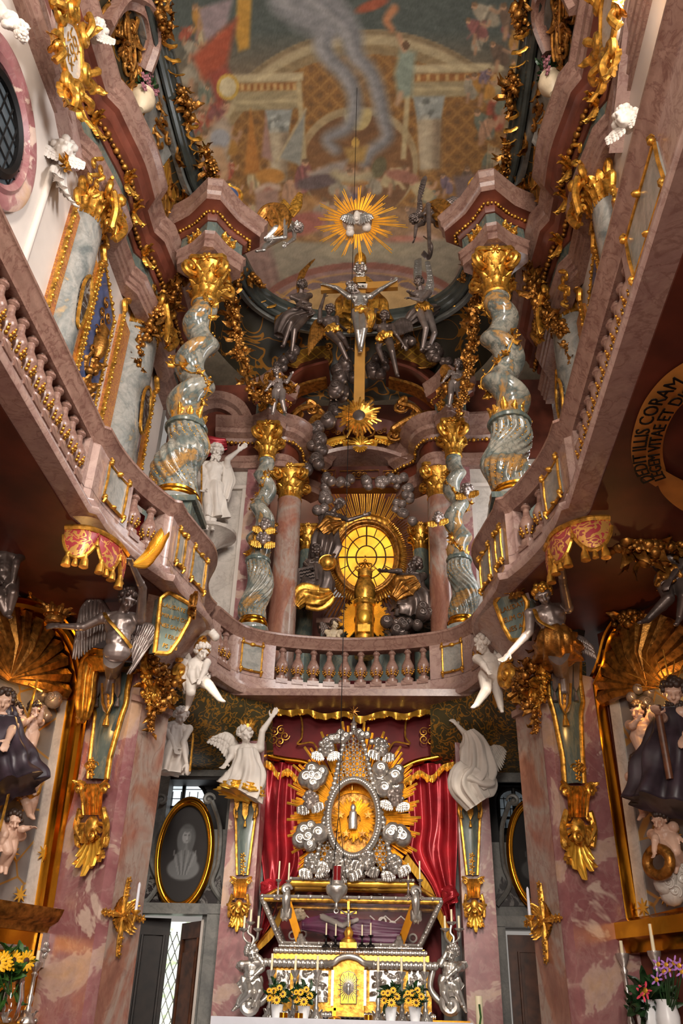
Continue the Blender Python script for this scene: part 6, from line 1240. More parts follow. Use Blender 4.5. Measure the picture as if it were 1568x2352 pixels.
def herm(s, label, shaft, drop, cart, label2):
    """tapering green term with gilt edges, hanging lambrequin and gilt cartouche at its foot; shaft: rows (v, u0, u1)"""
    f = lambda u, v, o=0.0: PF(s, u, v, o); n = FN[s]; t = thing('wall_term', label, 'pilaster', tuple(f(shaft[-1][1], shaft[-1][0])))
    L = [f(a, v, .05) for v, a, b in shaft]; R = [f(b, v, .05) for v, a, b in shaft]; mb = MB(); G = np.array([[l - n * .05, l, (l + r) / 2 + n * .05, r, r - n * .05] for l, r in zip(L, R)]); mb.grid(G); obj('green_shaft', mb, M['greend'], t)
    for P in (L, R): mb = MB(); mb.tube(resample(np.array(P), 24), .032, 8, flat=.8); obj('gilt_edge', mb, M['gold'], t)
    mb = MB(); uc, vt, vb, hw = drop
    for q, (du, v0) in enumerate(((-hw * 1.5, vt + (vb - vt) * .55), (hw * 1.5, vt + (vb - vt) * .55))): mb.poly([f(uc + du - hw * .5, vt, .12), f(uc + du + hw * .5, vt, .12), f(uc + du + hw * .35, v0, .12), f(uc + du, v0 + 12, .12), f(uc + du - hw * .35, v0, .12)], .02, n); tassel(mb, f(uc + du, v0 + 12, .12), .1)
    mb.poly([f(uc - hw, vt, .14), f(uc + hw, vt, .14), f(uc + hw * .7, vb - 25, .14), f(uc + hw * .4, vb - 6, .14), f(uc, vb, .14), f(uc - hw * .4, vb - 6, .14), f(uc - hw * .7, vb - 25, .14)], .03, n); lm = obj('lambrequin', mb, M['pewter'], t)
    mb = MB(); mb.tube([f(uc - hw * .8, vb - 70, .18), f(uc - hw * .68, vb - 25, .18), f(uc, vb, .18), f(uc + hw * .68, vb - 25, .18), f(uc + hw * .8, vb - 70, .18)], .014, 6); tassel(mb, f(uc, vb, .16), .13)
    for k in range(5): put_leaf(mb, f(uc, vb - 12 - 11 * k, .175), Z1, n, .07, .05)
    obj('gilt_trim', mb, M['gold'], lm)
    mb = MB(); uc, v0 = cart
    for k in range(3): rosette(mb, f(uc, v0 - 52 + 16 * k, .1), n, .045, 5); 
    for q in (-1, 1): volute(mb, f(uc + q * 8, v0 - 40, .09), nz(np.cross(Z1, n)) * q, Z1, .05, .014, 1.4)
    obj('gilt_pendant', mb, M['gold'], t); cartouche(lambda u, v, o: f(u, v, o), uc, v0, 1.0, n, label2, 0.0, t)
def cartouche(f, uc, v0, k, n, label, lean, parent=None):
    """gilt rocaille bracket: flaring top, shell belly, leaf drop"""
    e = nz(np.cross(n, Z1)) * -1; c = lambda du, dv, o=.05: f(uc + du * k + lean * dv, v0 + dv * k, o); sc_ = pxs(c(0, 0))
    t = thing('rocaille_bracket', label, 'bracket', tuple(c(0, 180))); mb = MB(); rows = []
    for dv, w_, o in ((0, 20, .05), (12, 30, .1), (30, 25, .14), (52, 24, .15), (72, 22, .13)): rows.append([c(w_ * x, dv, o + .05 * k * math.cos(x * 1.4) + .018 * k * math.cos(x * 19)) for x in np.linspace(-1, 1, 21)])
    mb.grid(np.array(rows))
    for q in (-1, 1):
        p = c(q * 30, 12, .12); volute(mb, p, e * q, Z1, .06 * k, .022 * k, 1.3, 0); put_leaf(mb, c(q * 18, 4, .12), e * q + Z1 * .4, n, .16 * k, .09 * k); cscroll(mb, c(q * 20, 62, .12), c(q * 24, 138, .1), e * q * .07 * k, e, Z1, .028 * k); put_leaf(mb, c(q * 12, 150, .08), e * q * .7 - Z1, n, .2 * k, .11 * k); mb.tube(spline([c(q * 30, 70, .1), c(q * 36, 100, .14), c(q * 20, 135, .12)], 5), [.02 * k, .03 * k, .015 * k], 6)
    obj('flared_head', mb, M['gold'], t); mb = MB(); shell(mb, c(0, 90, .1), e, -Z1, n, 44 * k * sc_, 9); mb.ball(c(0, 100, .14), (.09 * k, .06 * k, .12 * k), 10, np.array([e, n, Z1]).T); volute(mb, c(0, 118, .2), e, Z1, .06 * k, .02 * k, 1.5); obj('shell_belly', mb, M['gold'], t)
    mb = MB()
    for q, L, w_ in ((0, .40, .17), (-.35, .32, .14), (.35, .32, .14), (-.7, .22, .12), (.7, .22, .12)): put_leaf(mb, c(q * 10, 122, .08), V3(0, 0, -1) + e * q * .8, n, L * k, w_ * k, curl=.12)
    mb.ball(c(0, 190, .06), .022 * k, 6); obj('leaf_drop', mb, M['bgold'], t); return t
herm(-1, 'green tapering wall term under the crown-bearing angel', [(1545, 220, 300), (1585, 222, 292), (1612, 222, 290), (1622, 216, 287), (1640, 220, 280), (1740, 208, 252), (1790, 203, 245)], (247, 1530, 1640, 16), (210, 1800), 'large gilt rocaille bracket on the pillar beside the bright side altar frame')
herm(1, 'green tapering wall term under the garland-holding silver angel', [(1500, 1240, 1330), (1560, 1258, 1330), (1600, 1260, 1336), (1612, 1264, 1337), (1640, 1272, 1332), (1740, 1292, 1336), (1800, 1296, 1340)], (1297, 1500, 1640, 16), (1328, 1805), 'large gilt rocaille bracket on the pillar beside the violet orchid')
# the two herm angels
f, K = angel('dark silver winged angel raising a palm and holding out a crown', dict(pel=(268, 1500, -.16), nek=(280, 1408, -.18), hd=(293, 1378, -.28), le=(192, 1440, -.2), lh=(140, 1438, -.22), re=(328, 1352, -.5), rh=(304, 1300, -.90)), 8.36, 1.58, [([(255, 1415), (222, 1378), (190, 1402), (184, 1440)], [(250, 1470), (225, 1480), (180, 1515), (164, 1512)]), ([(300, 1450), (330, 1438), (360, 1445), (362, 1460)], [(300, 1480), (305, 1530), (298, 1550), (288, 1548)])], m='pewter', hair='dpewter', sash=False, look=(.55, -.75, .35), face=(.12, -1, .1), wm='pewter', vox=.0065, width=1.08)
n = FN[-1]; obj('gilt_drapery', drape_mb([PF(-1, 305, 1492, .25), PF(-1, 262, 1512, .38), PF(-1, 215, 1518, .3), PF(-1, 200, 1555, .3), PF(-1, 192, 1640, .25), PF(-1, 180, 1650, .2)], [.04, .11, .13, .10, .10, .04], 6, .26, seed=21), M['gold'], f, sharp=None)
obj('herm_sheath', drape_mb([K['pel'] + Z1 * .02, PF(-1, 262, 1540, .16), PF(-1, 250, 1600, .12)], [.2, .15, .1], 5, .05, seed=2, flat=.6), M['pewter'], f, sharp=None)
mb = MB(); Q = K['Q']; mb.tube(spline([Q(-.1, .02, .95), Q(-.06, .085, .7), Q(.03, .08, .35), Q(.09, .03, .1)], 6), .028, 6, flat=.5); obj('strap', mb, M['gold'], f)
t = thing('crown', 'gilt leafy crown on the outstretched hand of the dark silver angel', 'crown', tuple(K['lh'] + V3(-.04, -.02, .02))); mb = MB(); c = K['lh'] + V3(-.08, -.02, .06); mb.lathe([(.09, -.03), (.1, 0), (.09, .03), (.12, .05)], c, 16)
for k in range(8): a = k * PI / 4; d = V3(math.cos(a), math.sin(a), 0); put_leaf(mb, c + d * .1 + Z1 * .03, Z1 + d * .3, d, .14, .08)
obj('circlet', mb, M['ogold'], t)
t = thing('palm_branch', 'gilt palm branch raised by the dark silver angel', 'palm branch', tuple(K['rh'])); mb = MB(); P = spline([K['rh'] + V3(0, -.03, 0), at(325, 1288, 7.42), at(352, 1265, 7.4), at(372, 1235, 7.38)], 6); mb.tube(P, [.014, .006], 5)
for i in range(1, len(P) - 1):
    for q in (-1, 1): d = nz(P[i + 1] - P[i]); put_leaf(mb, P[i], d + np.cross(d, V3(0, -1, 0)) * q * .55, V3(0, -1, 0), .26 - .008 * i, .05, lobes=.5)
obj('leaves', mb, M['bgold'], t)
f, K = angel('bright silver winged angel reaching up to the canopy tassels', dict(pel=(1278, 1472, -.16), nek=(1257, 1392, -.18), hd=(1247, 1366, -.28), re=(1292, 1335, -.52), rh=(1286, 1280, -1.02), le=(1216, 1452, -.2), lh=(1170, 1500, -.25)), 8.4, 1.58, [([(1240, 1402), (1215, 1378), (1198, 1392)], [(1232, 1445), (1208, 1468), (1194, 1462)]), ([(1300, 1465), (1335, 1470), (1358, 1488)], [(1310, 1490), (1345, 1505), (1372, 1518)])], m='pewter', hair='gold', sash=False, look=(-.1, -.8, -.6), face=(-.1, -1, .05), wm='pewter', vox=.0065, width=1.05)
obj('gilt_skirt', drape_mb([K['pel'] + Z1 * .12, K['pel'] - Z1 * .02, at(1285, 1500, 8.72), at(1300, 1520, 8.75)], [.15, .22, .26, .2], 9, .16, seed=22, flat=.75), M['ogold'], f, sharp=None)
obj('herm_sheath', drape_mb([K['pel'] - Z1 * .05, PF(1, 1288, 1540, .16), PF(1, 1296, 1600, .12)], [.2, .15, .1], 5, .05, seed=2, flat=.6), M['pewter'], f, sharp=None)
mb = MB(); Q = K['Q']; mb.tube(spline([Q(-.09, .04, .9), Q(-.08, .08, .5), Q(.0, .09, .2), Q(.09, .05, .15)], 6), .026, 6, flat=.5); obj('strap', mb, M['gold'], f)
# white stucco angels round the door bays
def white(label, J, Y, H, **k): 
    w_ = k.pop('wings', ()); return figure('white_angel', label, 'statue', J, Y, H, M['plaster'], M['plaster'], wings=w_, **k)
f, K = white('white putto in gilt plumed helmet climbing beside the inscription plaque', dict(pel=(448, 1560), nek=(448, 1517), hd=(463, 1497, -.06), le=(425, 1535, .1), lh=(415, 1555, 0), re=(470, 1540, -.1), rh=(462, 1556, -.15), lk=(438, 1590, -.1), lf=(432, 1620, .1), rk=(480, 1574, -.15), rf=(505, 1606, -.1)), 9.4, 1.12, fat=1.25, head=1.25, look=(.8, -.7, -.15), wings=[([(438, 1515), (418, 1480), (424, 1470)], [(432, 1535), (408, 1530), (392, 1528)])])
mb = MB(); h = K['hd']; mb.ball(h + V3(0, .02, .05), (.105, .115, .11), 14); mb.tube(spline([h + V3(-.02, -.1, .1), h + V3(0, -.05, .17), h + V3(0, .06, .18), h + V3(-.02, .13, .05)], 5), .03, 8, flat=.5); hl = obj('helmet', mb, M['gold'], f); mb = MB()
for k in range(9): mb.ball(at(462 + 4 * k, 1458 - 12 * math.sin(k / 8 * PI) + k * .6, 9.35), .055, 8)
obj('plume', mb, M['plaster'], hl); obj('tunic', drape_mb([K['Q'](0, 0, .85), K['Q'](0, .0, .4), K['Q'](0, .01, -.1), K['Q'](.02, .01, -.3)], [.10, .125, .15, .17], 9, .13, seed=31), M['plaster'], f, sharp=None)
f, K = white('white winged putto leaning out beside the shadowed plaque', dict(pel=(1127, 1552), nek=(1122, 1505), hd=(1108, 1480, -.08), le=(1108, 1525, -.15), lh=(1118, 1540, -.22), re=(1145, 1530, 0), rh=(1160, 1545, -.05), lk=(1116, 1585, -.12), lf=(1094, 1618, -.05), rk=(1142, 1585, .05), rf=(1150, 1625, .1)), 9.5, 1.15, fat=1.3, head=1.25, look=(-.85, -.6, -.1), wings=[([(1135, 1508), (1148, 1470), (1158, 1460)], [(1145, 1535), (1170, 1520), (1176, 1480)])])
f, K = white('white crowned angel holding back the curtain, golden fringe at the hem', dict(pel=(567, 1772), nek=(565, 1712), hd=(563, 1688, -.08), le=(532, 1735, -.1), lh=(520, 1752, -.2), re=(602, 1680, -.05), rh=(622, 1650, .0)), 11.55, 1.6, look=(.6, -.75, -.3), wings=[([(550, 1720), (525, 1690), (490, 1688), (462, 1698)], [(545, 1755), (520, 1745), (500, 1720), (458, 1700)])])
robe(f, [(566, 1722), (566, 1775), (556, 1812), (552, 1822)], [.13, .2, .26, .27], 11.5, M['plaster'], nf=9, amp=.18, seed=33)
mb = drape_mb([at(556, 1808, 11.5), at(552, 1826, 11.48)], [.275, .285], 12, .16, seed=33); obj('gilt_hem', mb, M['bgold'], f, sharp=None)
mb = MB(); c = at(568, 1670, 11.46); mb.lathe([(.09, -.03), (.095, .02)], c, 14)
for k in range(7): a = k * 2 * PI / 7; d = V3(math.cos(a), math.sin(a), 0); put_leaf(mb, c + d * .09, Z1 + d * .2, d, .12, .06)
obj('crown', mb, M['gold'], f)
f, K = white('white angel hidden in billowing drapery at the shut door side of the canopy', dict(pel=(1098, 1772), nek=(1095, 1710), hd=(1102, 1690, .1), le=(1072, 1690, -.05), lh=(1052, 1668, 0)), 11.6, 1.6, face=(.3, -.9, 0), look=(.7, .4, .1), wings=[([(1112, 1740), (1135, 1715), (1150, 1712)], [(1118, 1775), (1150, 1770), (1164, 1725)])])
robe(f, [(1075, 1680, -.1), (1090, 1715, -.1), (1092, 1770, -.1), (1072, 1800, -.1), (1098, 1845, -.05)], [.08, .18, .22, .2, .14], 11.5, M['plaster'], nf=9, amp=.3, seed=34)
robe(f, [(1050, 1792, -.1), (1075, 1785, -.15), (1105, 1795, -.1), (1125, 1775, 0)], [.05, .16, .2, .08], 11.5, M['plaster'], 'flying_cloth', nf=6, amp=.3, seed=35)
f, K = white('white robed angel with a gilt lance in the shade of the door bay', dict(pel=(398, 1702), nek=(405, 1665), hd=(415, 1645, -.06), le=(390, 1690, -.1), lh=(400, 1715, -.15), re=(420, 1705, -.1), rh=(428, 1752, -.1)), 10.6, 1.4, look=(.7, -.7, -.3))
robe(f, [(402, 1668), (398, 1705), (385, 1745), (378, 1775)], [.12, .17, .22, .2], 10.6, M['plaster'], nf=8, amp=.2, seed=36)
mb = MB(); mb.tube([at(444, 1685, 10.45), at(436, 1772, 10.45)], .014, 6); obj('lance', mb, M['gold'], f)
f, K = white('white stucco saint pointing aside, holding a long gilt cross staff', dict(pel=(488, 1118), nek=(492, 1062), hd=(496, 1038, -.08), le=(470, 1095, -.1), lh=(466, 1118, -.22), re=(522, 1055, -.05), rh=(546, 1036, -.08), lk=(478, 1165, -.15), lf=(474, 1210, -.1), rk=(492, 1168, -.05), rf=(488, 1212, -.05)), 11.9, 1.85, look=(.4, -.8, -.5), beard=True)
obj('robe', drape_mb([K['Q'](0, 0, .12), K['Q'](.0, .01, -.2), K['Q'](.01, .0, -.9), K['Q'](.02, 0, -1.35)], [.16, .2, .22, .24], 8, .2, seed=37), M['plaster'], f, sharp=None)
obj('cloak', drape_mb([at(515, 1062, 11.95), at(520, 1095, 12.0), at(512, 1150, 12.0)], [.08, .14, .08], 6, .25, seed=38), M['plaster'], f, sharp=None)
mb = MB(); mb.tube([at(463, 1030, 11.6), at(462, 1215, 11.65)], .014, 6); obj('staff', mb, M['gold'], f)
t = thing('console', 'pale stucco console under the pointing white saint', 'console', tuple(at(483, 1240, 12.2))); mb = MB(); p = at(483, 1216, 12.05); mb.lathe([(.1, -.32), (.18, -.24), (.36, -.1), (.42, -.08), (.42, -.02), (.38, 0)], p + V3(0, .1, 0), 24); obj('bracket', mb, M['wall2'], t)
mb = MB(); P = [at(u, v, 12.55) for u, v in ((415, 1075), (420, 1000), (450, 955), (500, 935), (545, 955), (570, 1010))]; mb.sweep(spline(P, 6), [(-.1, -.02), (-.1, .1), (.0, .12), (.05, .2), (.2, .24), (.2, -.02)], up=OUT, side=-1); struct('trim_niche_arch', mb, M['pinkd'], 30)
tag(obj('red_curtain', drape_mb([at(445, 1010, 12.4), at(470, 1025, 12.35), at(520, 1020, 12.4)], [.1, .18, .1], 7, .2, seed=40), M['drape'], sharp=None), 'scrap of red curtain behind the head of the pointing saint', 'curtain')
# silver candelabrum angels of the altar
for s, lb, J, sc3, wg in ((-1, 'silver putto lifting a candelabrum at the open door end of the altar', dict(pel=(578, 2258), nek=(578, 2208), hd=(577, 2190, -.05), le=(602, 2210, -.05), lh=(576, 2180, -.02), re=(602, 2225, -.1), rh=(585, 2240, -.15), lk=(572, 2280, -.15), lf=(545, 2310, -.05), rk=(595, 2278, -.1), rf=(585, 2300, -.1)), (575, 2160), [([(570, 2215), (555, 2215), (546, 2210)], [(568, 2235), (555, 2235), (540, 2222)])]), (1, 'silver putto lifting a candelabrum at the shut door end of the altar', dict(pel=(1032, 2258), nek=(1036, 2210), hd=(1038, 2190, -.05), le=(1012, 2215, -.05), lh=(1030, 2178, -.02), re=(1052, 2225, -.1), rh=(1035, 2238, -.15), lk=(1020, 2282, -.1), lf=(1030, 2305, -.1), rk=(1050, 2280, -.1), rf=(1064, 2312, -.05)), (1037, 2160), [([(1045, 2215), (1058, 2212), (1070, 2208)], [(1045, 2235), (1060, 2235), (1076, 2220)])])):
    if s < 0: J['lh'] = (576, 2178, -.02)
    f, K = figure('silver_putto', lb, 'statue', J, 11.5, 1.0, M['silver'], M['silver'], fat=1.3, head=1.25, wings=wg, look=(-.3 * s, -.9, .1), hairn=30)
    obj('loincloth', drape_mb([K['Q'](0, 0, .2), K['Q'](0, .0, -.05), K['Q'](s * .12, 0, -.4)], [.11, .14, .09], 7, .2, seed=41), M['silver'], f, sharp=None)
    u0, v0 = sc3; t = thing('candelabrum', 'three-branched silver candelabrum held up by the putto at the ' + ('open' if s < 0 else 'shut') + ' door end', 'candelabrum', tuple(at(u0, v0 + 18, 11.5))); mb = MB(); b = at(u0, v0 + 20, 11.48); top = at(u0, v0 - 40, 11.48); mb.tube(spline([b, b + V3(.03, 0, .12), top - V3(.02, 0, .1), top], 6), .016, 7)
    tips = [top, at(u0 - 15, v0 - 25, 11.48), at(u0 + 17, v0 - 25, 11.48)]
    for q in tips[1:]: mb.tube(spline([b + V3(0, 0, .06), (b + q) / 2 + V3(0, 0, -.03), q - V3(0, 0, .08), q], 6), .012, 6)
    for q in tips: mb.lathe([(.012, -.03), (.06, 0), (.062, .012), (.02, .015)], q, 10)
    obj('branches', mb, M['silver'], t)
    for q in tips: mb = MB(); mb.lathe([(.014, .01), (.013, .15)], q, 8); obj('candle', mb, M['wax'], t)
    t = thing('scroll_foot', 'silver spiral scroll block under the putto at the ' + ('open' if s < 0 else 'shut') + ' door end', 'ornament', tuple(at(570 if s < 0 else 1040, 2330, 11.4))); mb = MB(); p = at(571 if s < 0 else 1035, 2308, 11.42); volute(mb, p, X1 * s, Z1, .13, .045, 1.6, 0, 1); mb.ball(p + V3(0, .04, 0), (.12, .05, .12), 10); obj('scroll', mb, M['silver'], t)
    mb = MB(); q = at(575 if s < 0 else 1035, 2333, 11.4); q[2] = p[2] - .17; mb.box(q + V3(0, .1, -.03), (.42, .4, .08)); mb.box((q[0], 11.6, q[2] / 2 - .03 + .35), (.4, .3, q[2] - .75)); obj('gilt_step', mb, M['rgold'], t)
# dark figures of the apse group
f, K = angel('standing dark angel stretching an arm towards the amber window', dict(pel=(752, 1215), nek=(760, 1178), hd=(778, 1160, -.06), le=(735, 1190, 0), lh=(745, 1215, -.1), re=(800, 1195, -.1), rh=(832, 1185, -.1)), 13.3, 1.5, (), m='dpewter', hair='pewter', sash=False, look=(.6, -.6, -.4))
robe(f, [(758, 1185), (752, 1215), (745, 1260), (740, 1290)], [.16, .2, .26, .2], 13.3, M['dpewter'], nf=8, amp=.22, seed=50); robe(f, [(735, 1222), (755, 1208), (785, 1200)], [.1, .17, .06], 13.15, M['ogold'], 'gilt_sash', nf=7, amp=.25, seed=51)
f, K = angel('crouching dark figure with a gilt globe over an inscribed tablet', dict(pel=(728, 1325), nek=(728, 1285), hd=(727, 1265, -.08), le=(700, 1295, -.1), lh=(712, 1305, -.25), re=(752, 1300, -.1), rh=(760, 1285, -.2)), 13.0, 1.4, (), m='dpewter', sash=False)
robe(f, [(725, 1300), (722, 1345), (700, 1378), (690, 1395)], [.2, .3, .34, .12], 12.95, M['dpewter'], nf=8, amp=.2, seed=52); robe(f, [(678, 1392), (700, 1370), (735, 1375), (762, 1362)], [.08, .2, .2, .08], 12.75, M['gold'], 'gilt_cloth', nf=7, amp=.28, seed=53)
t = thing('globe', 'gilt globe beside the crouching dark figure', 'globe', tuple(at(752, 1302, 12.85))); mb = MB(); mb.ball(at(752, 1295, 12.85), .14, 18); mb.tube([at(752, 1295, 12.85) + V3(.145 * math.cos(a), -.05, .145 * math.sin(a)) for a in np.linspace(0, 2 * PI, 24, endpoint=False)], .012, 5, closed=True); obj('ball', mb, M['gold'], t)
t = thing('tablet', 'dark tablet with raised lines of writing under the crouching figure', 'tablet', tuple(at(705, 1340, 12.7))); mb = MB(); P = [at(u, v, 12.72) for u, v in ((682, 1306), (724, 1298), (728, 1332), (686, 1346))]; mb.poly(P, .05, (0, 1, 0)); mb.tube([P[0], P[3]], .03, 7); mb.tube([P[1], P[2]], .03, 7); bd = obj('leaf', mb, M['dpewter'], t)
mb = MB()
for k in range(4): a, b = P[0] + (P[3] - P[0]) * (.2 + .2 * k), P[1] + (P[2] - P[1]) * (.2 + .2 * k); mb.tube([a + (b - a) * x + V3(0, -.015, .008 * math.sin(40 * x + k)) for x in np.linspace(.12, .88, 22)], .008, 4)
obj('written_lines', mb, M['iron'], bd)
f, K = angel('dark kneeling bearded saint reaching towards the amber window', dict(pel=(945, 1365), nek=(944, 1318), hd=(952, 1298, -.08), le=(918, 1312, -.12), lh=(892, 1312, -.2), re=(960, 1340, -.1), rh=(945, 1350, -.2)), 12.9, 1.75, (), m='dpewter', sash=False, look=(-.7, -.6, .1), beard=True)
robe(f, [(948, 1322), (945, 1365), (955, 1400), (950, 1428)], [.17, .27, .36, .3], 12.9, M['dpewter'], nf=9, amp=.2, seed=54); robe(f, [(905, 1375), (928, 1352), (958, 1335)], [.08, .2, .1], 12.7, M['ogold'], 'gilt_fur', nf=9, amp=.25, seed=55)
for u, lb in ((766, 'pale adoring putto at the tabernacle, tablet side'), (905, 'pale adoring putto at the tabernacle, kneeling saint side')):
    q = 1 if u < 800 else -1; figure('adoring_putto', lb, 'statue', dict(pel=(u, 1475), nek=(u, 1448), hd=(u + q * 1, 1436, -.05), le=(u - q * 12, 1460, -.05), lh=(u - q * 16, 1470, -.1), re=(u + q * 10, 1458, -.1), rh=(u + q * 14, 1468, -.15)) if q > 0 else dict(pel=(u, 1475), nek=(u, 1448), hd=(u, 1436, -.05), le=(u - 10, 1458, -.1), lh=(u - 14, 1468, -.15), re=(u + 12, 1460, -.05), rh=(u + 16, 1470, -.1)), 12.8, .95, M['bone'] if q > 0 else M['dpewter'], M['hair'], fat=1.15, head=1.2, look=(q * .5, -.8, 0), wings=[([(u - q * 8, 1452), (u - q * 22, 1432), (u - q * 32, 1430)], [(u - q * 12, 1468), (u - q * 26, 1462), (u - q * 30, 1440)])], wmat=M['dpewter'])
for u, v, Y, r, lb in ((606, 1208, 11.78, .095, 'upper silver cherub head on the slender column, portrait side'), (604, 1240, 11.76, .10, 'lower silver cherub head on the slender column, portrait side'), (1072, 1128, 11.75, .10, 'upper silver cherub head on the slender column, slit window side'), (1005, 1192, 11.8, .09, 'small silver cherub head left of the slender column, slit window side')): cherub('cherub_head', lb, u, v, Y, r, M['pewter'], M['gold'], 'cherub heads on the slender columns', look=(.2 if u < 800 else -.3, -.95, -.1))
# ---------------------------------------------------------------- door bays
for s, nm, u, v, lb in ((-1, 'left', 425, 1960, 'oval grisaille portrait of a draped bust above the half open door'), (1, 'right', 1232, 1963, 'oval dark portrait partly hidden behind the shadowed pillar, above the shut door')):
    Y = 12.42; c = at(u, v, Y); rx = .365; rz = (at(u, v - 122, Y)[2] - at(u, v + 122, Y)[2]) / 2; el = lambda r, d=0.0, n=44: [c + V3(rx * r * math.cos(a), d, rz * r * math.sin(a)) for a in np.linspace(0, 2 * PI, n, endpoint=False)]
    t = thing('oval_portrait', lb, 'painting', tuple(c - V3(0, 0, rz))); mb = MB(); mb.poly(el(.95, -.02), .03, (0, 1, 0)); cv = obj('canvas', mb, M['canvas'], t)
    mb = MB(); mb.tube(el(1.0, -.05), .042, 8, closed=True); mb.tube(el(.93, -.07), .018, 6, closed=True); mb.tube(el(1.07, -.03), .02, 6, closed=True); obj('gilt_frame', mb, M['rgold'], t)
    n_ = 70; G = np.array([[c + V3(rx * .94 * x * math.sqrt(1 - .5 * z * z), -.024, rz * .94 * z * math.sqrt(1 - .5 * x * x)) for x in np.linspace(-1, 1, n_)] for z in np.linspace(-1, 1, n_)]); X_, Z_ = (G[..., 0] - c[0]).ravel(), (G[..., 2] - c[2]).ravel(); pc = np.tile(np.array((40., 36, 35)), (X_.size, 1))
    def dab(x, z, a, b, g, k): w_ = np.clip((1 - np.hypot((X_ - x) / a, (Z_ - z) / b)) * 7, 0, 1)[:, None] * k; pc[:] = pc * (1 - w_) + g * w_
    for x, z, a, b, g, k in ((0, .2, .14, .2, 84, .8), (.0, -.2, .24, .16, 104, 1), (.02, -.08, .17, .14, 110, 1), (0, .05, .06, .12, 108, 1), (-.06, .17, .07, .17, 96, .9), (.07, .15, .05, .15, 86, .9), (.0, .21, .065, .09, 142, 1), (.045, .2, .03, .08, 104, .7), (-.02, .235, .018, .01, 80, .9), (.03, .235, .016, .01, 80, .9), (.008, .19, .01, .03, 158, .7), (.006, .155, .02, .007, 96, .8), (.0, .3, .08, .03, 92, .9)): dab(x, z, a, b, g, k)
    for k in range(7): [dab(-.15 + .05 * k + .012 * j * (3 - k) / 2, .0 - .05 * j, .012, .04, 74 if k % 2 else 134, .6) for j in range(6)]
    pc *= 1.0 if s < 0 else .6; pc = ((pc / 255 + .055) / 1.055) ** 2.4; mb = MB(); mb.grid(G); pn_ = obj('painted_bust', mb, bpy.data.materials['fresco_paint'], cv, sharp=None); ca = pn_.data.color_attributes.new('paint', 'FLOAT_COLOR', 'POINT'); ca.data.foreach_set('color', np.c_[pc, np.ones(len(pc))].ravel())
    mb = MB(); mb.poly([at(uu, vv, 12.46) for uu, vv in ((u - 80, v + 50), (u - 50, v + 80), (u + 50, v + 80), (u + 80, v + 50), (u + 92, v + 118), (u - 98, v + 118))], .05, (0, 1, 0)); struct('trim_black_spandrel_' + nm, mb, M['blackm'])
    for q in (-1, 1):
        mb = MB(); P = spline([at(u + q * 62, v - 120, 12.44), at(u + q * 80, v - 60, 12.42), at(u + q * 76, v + 20, 12.42), at(u + q * 62, v + 70, 12.42), at(u + q * 92, v + 116, 12.42)], 6); mb.tube(P, .035, 6); volute(mb, P[0] + V3(-q * .05, 0, .02), X1 * q, Z1, .09, .03, 1.2); tag(obj('stucco_scroll', mb, M['greywall']), 'grey stucco scroll %s the oval portrait above the %s door' % ('left of' if q < 0 else 'right of', 'open' if s < 0 else 'shut'), 'ornament')
def leaded(name, u0, u1, vt, vb, Y, m, cols, rows, arch):
    a, b = at(u0, vb, Y), at(u1, vb, Y); z1 = at((u0 + u1) / 2, vt, Y)[2]; w_ = b[0] - a[0]; h = z1 - a[2]; f = lambda x, z, d=0.0: V3(a[0] + w_ * x, Y + d, a[2] + h * z)
    o = [f(0, 0), f(1, 0), f(1, 1 - arch)] + [f(.5 + .5 * math.cos(g), 1 - arch + arch * math.sin(g)) for g in np.linspace(.2, PI - .2, 9)] + [f(0, 1 - arch)]
    mb = MB(); mb.poly(o, .02, (0, 1, 0)); w1 = struct(name, mb, m); mb = MB(); mb.tube(o, .03, 6, closed=True); mb.tube([f(.55, 0, -.02), f(.55, 1, -.02)], .03, 6); mb.tube([f(0, .28, -.01), f(1, .28, -.01)], .02, 5)
    for k in range(1, cols): mb.tube([f(k / cols, 0, -.01), f(k / cols, 1 - arch * .7, -.01)], .006, 4)
    for k in range(1, rows): mb.tube([f(0, k / rows, -.01), f(1, k / rows, -.01)], .006, 4)
    struct(name.replace('window_', 'trim_window_leading_'), mb, M['iron'])
leaded('window_1', 352, 468, 1792, 1878, 12.95, M['day'], 6, 4, .45); leaded('window_2', 1148, 1215, 1812, 1905, 12.85, M['dusk'], 5, 4, .3)
for a in ((-2.67, -2.22), (1.92, 2.4)): mb = MB(); x0 = a[0]; mb.box((x0 + .45, 13.15, 4.42), (1.2, .04, 1.0)); mb.box((x0 + .94, 12.85, 4.42), (.04, .6, .9)); mb.box((x0 - .06, 12.85, 4.42), (.04, .6, .9)); mb.box((x0 + .45, 12.85, 4.84), (1.1, .6, .04)); struct('wall_window_niche_' + ('left' if x0 < 0 else 'right'), mb, M['dwood'])
for s, nm, ul, ur, vt in ((-1, 'left', 322, 487, 2098), (1, 'right', 1150, 1240, 2130)):
    mb = MB(); Y = 12.42; a, b = at(ul, vt, Y), at(ur, vt, Y); zt = a[2]
    mb.box(((a[0] + b[0]) / 2, Y, zt + .06), (abs(b[0] - a[0]) + .3, .2, .13)); 
    for x in ((b[0],) if s < 0 else (a[0],)): mb.box((x + (.04 if s < 0 else -.04), Y, zt / 2), (.17, .2, zt))
    struct('trim_door_frame_' + nm, mb, M['greywall'])
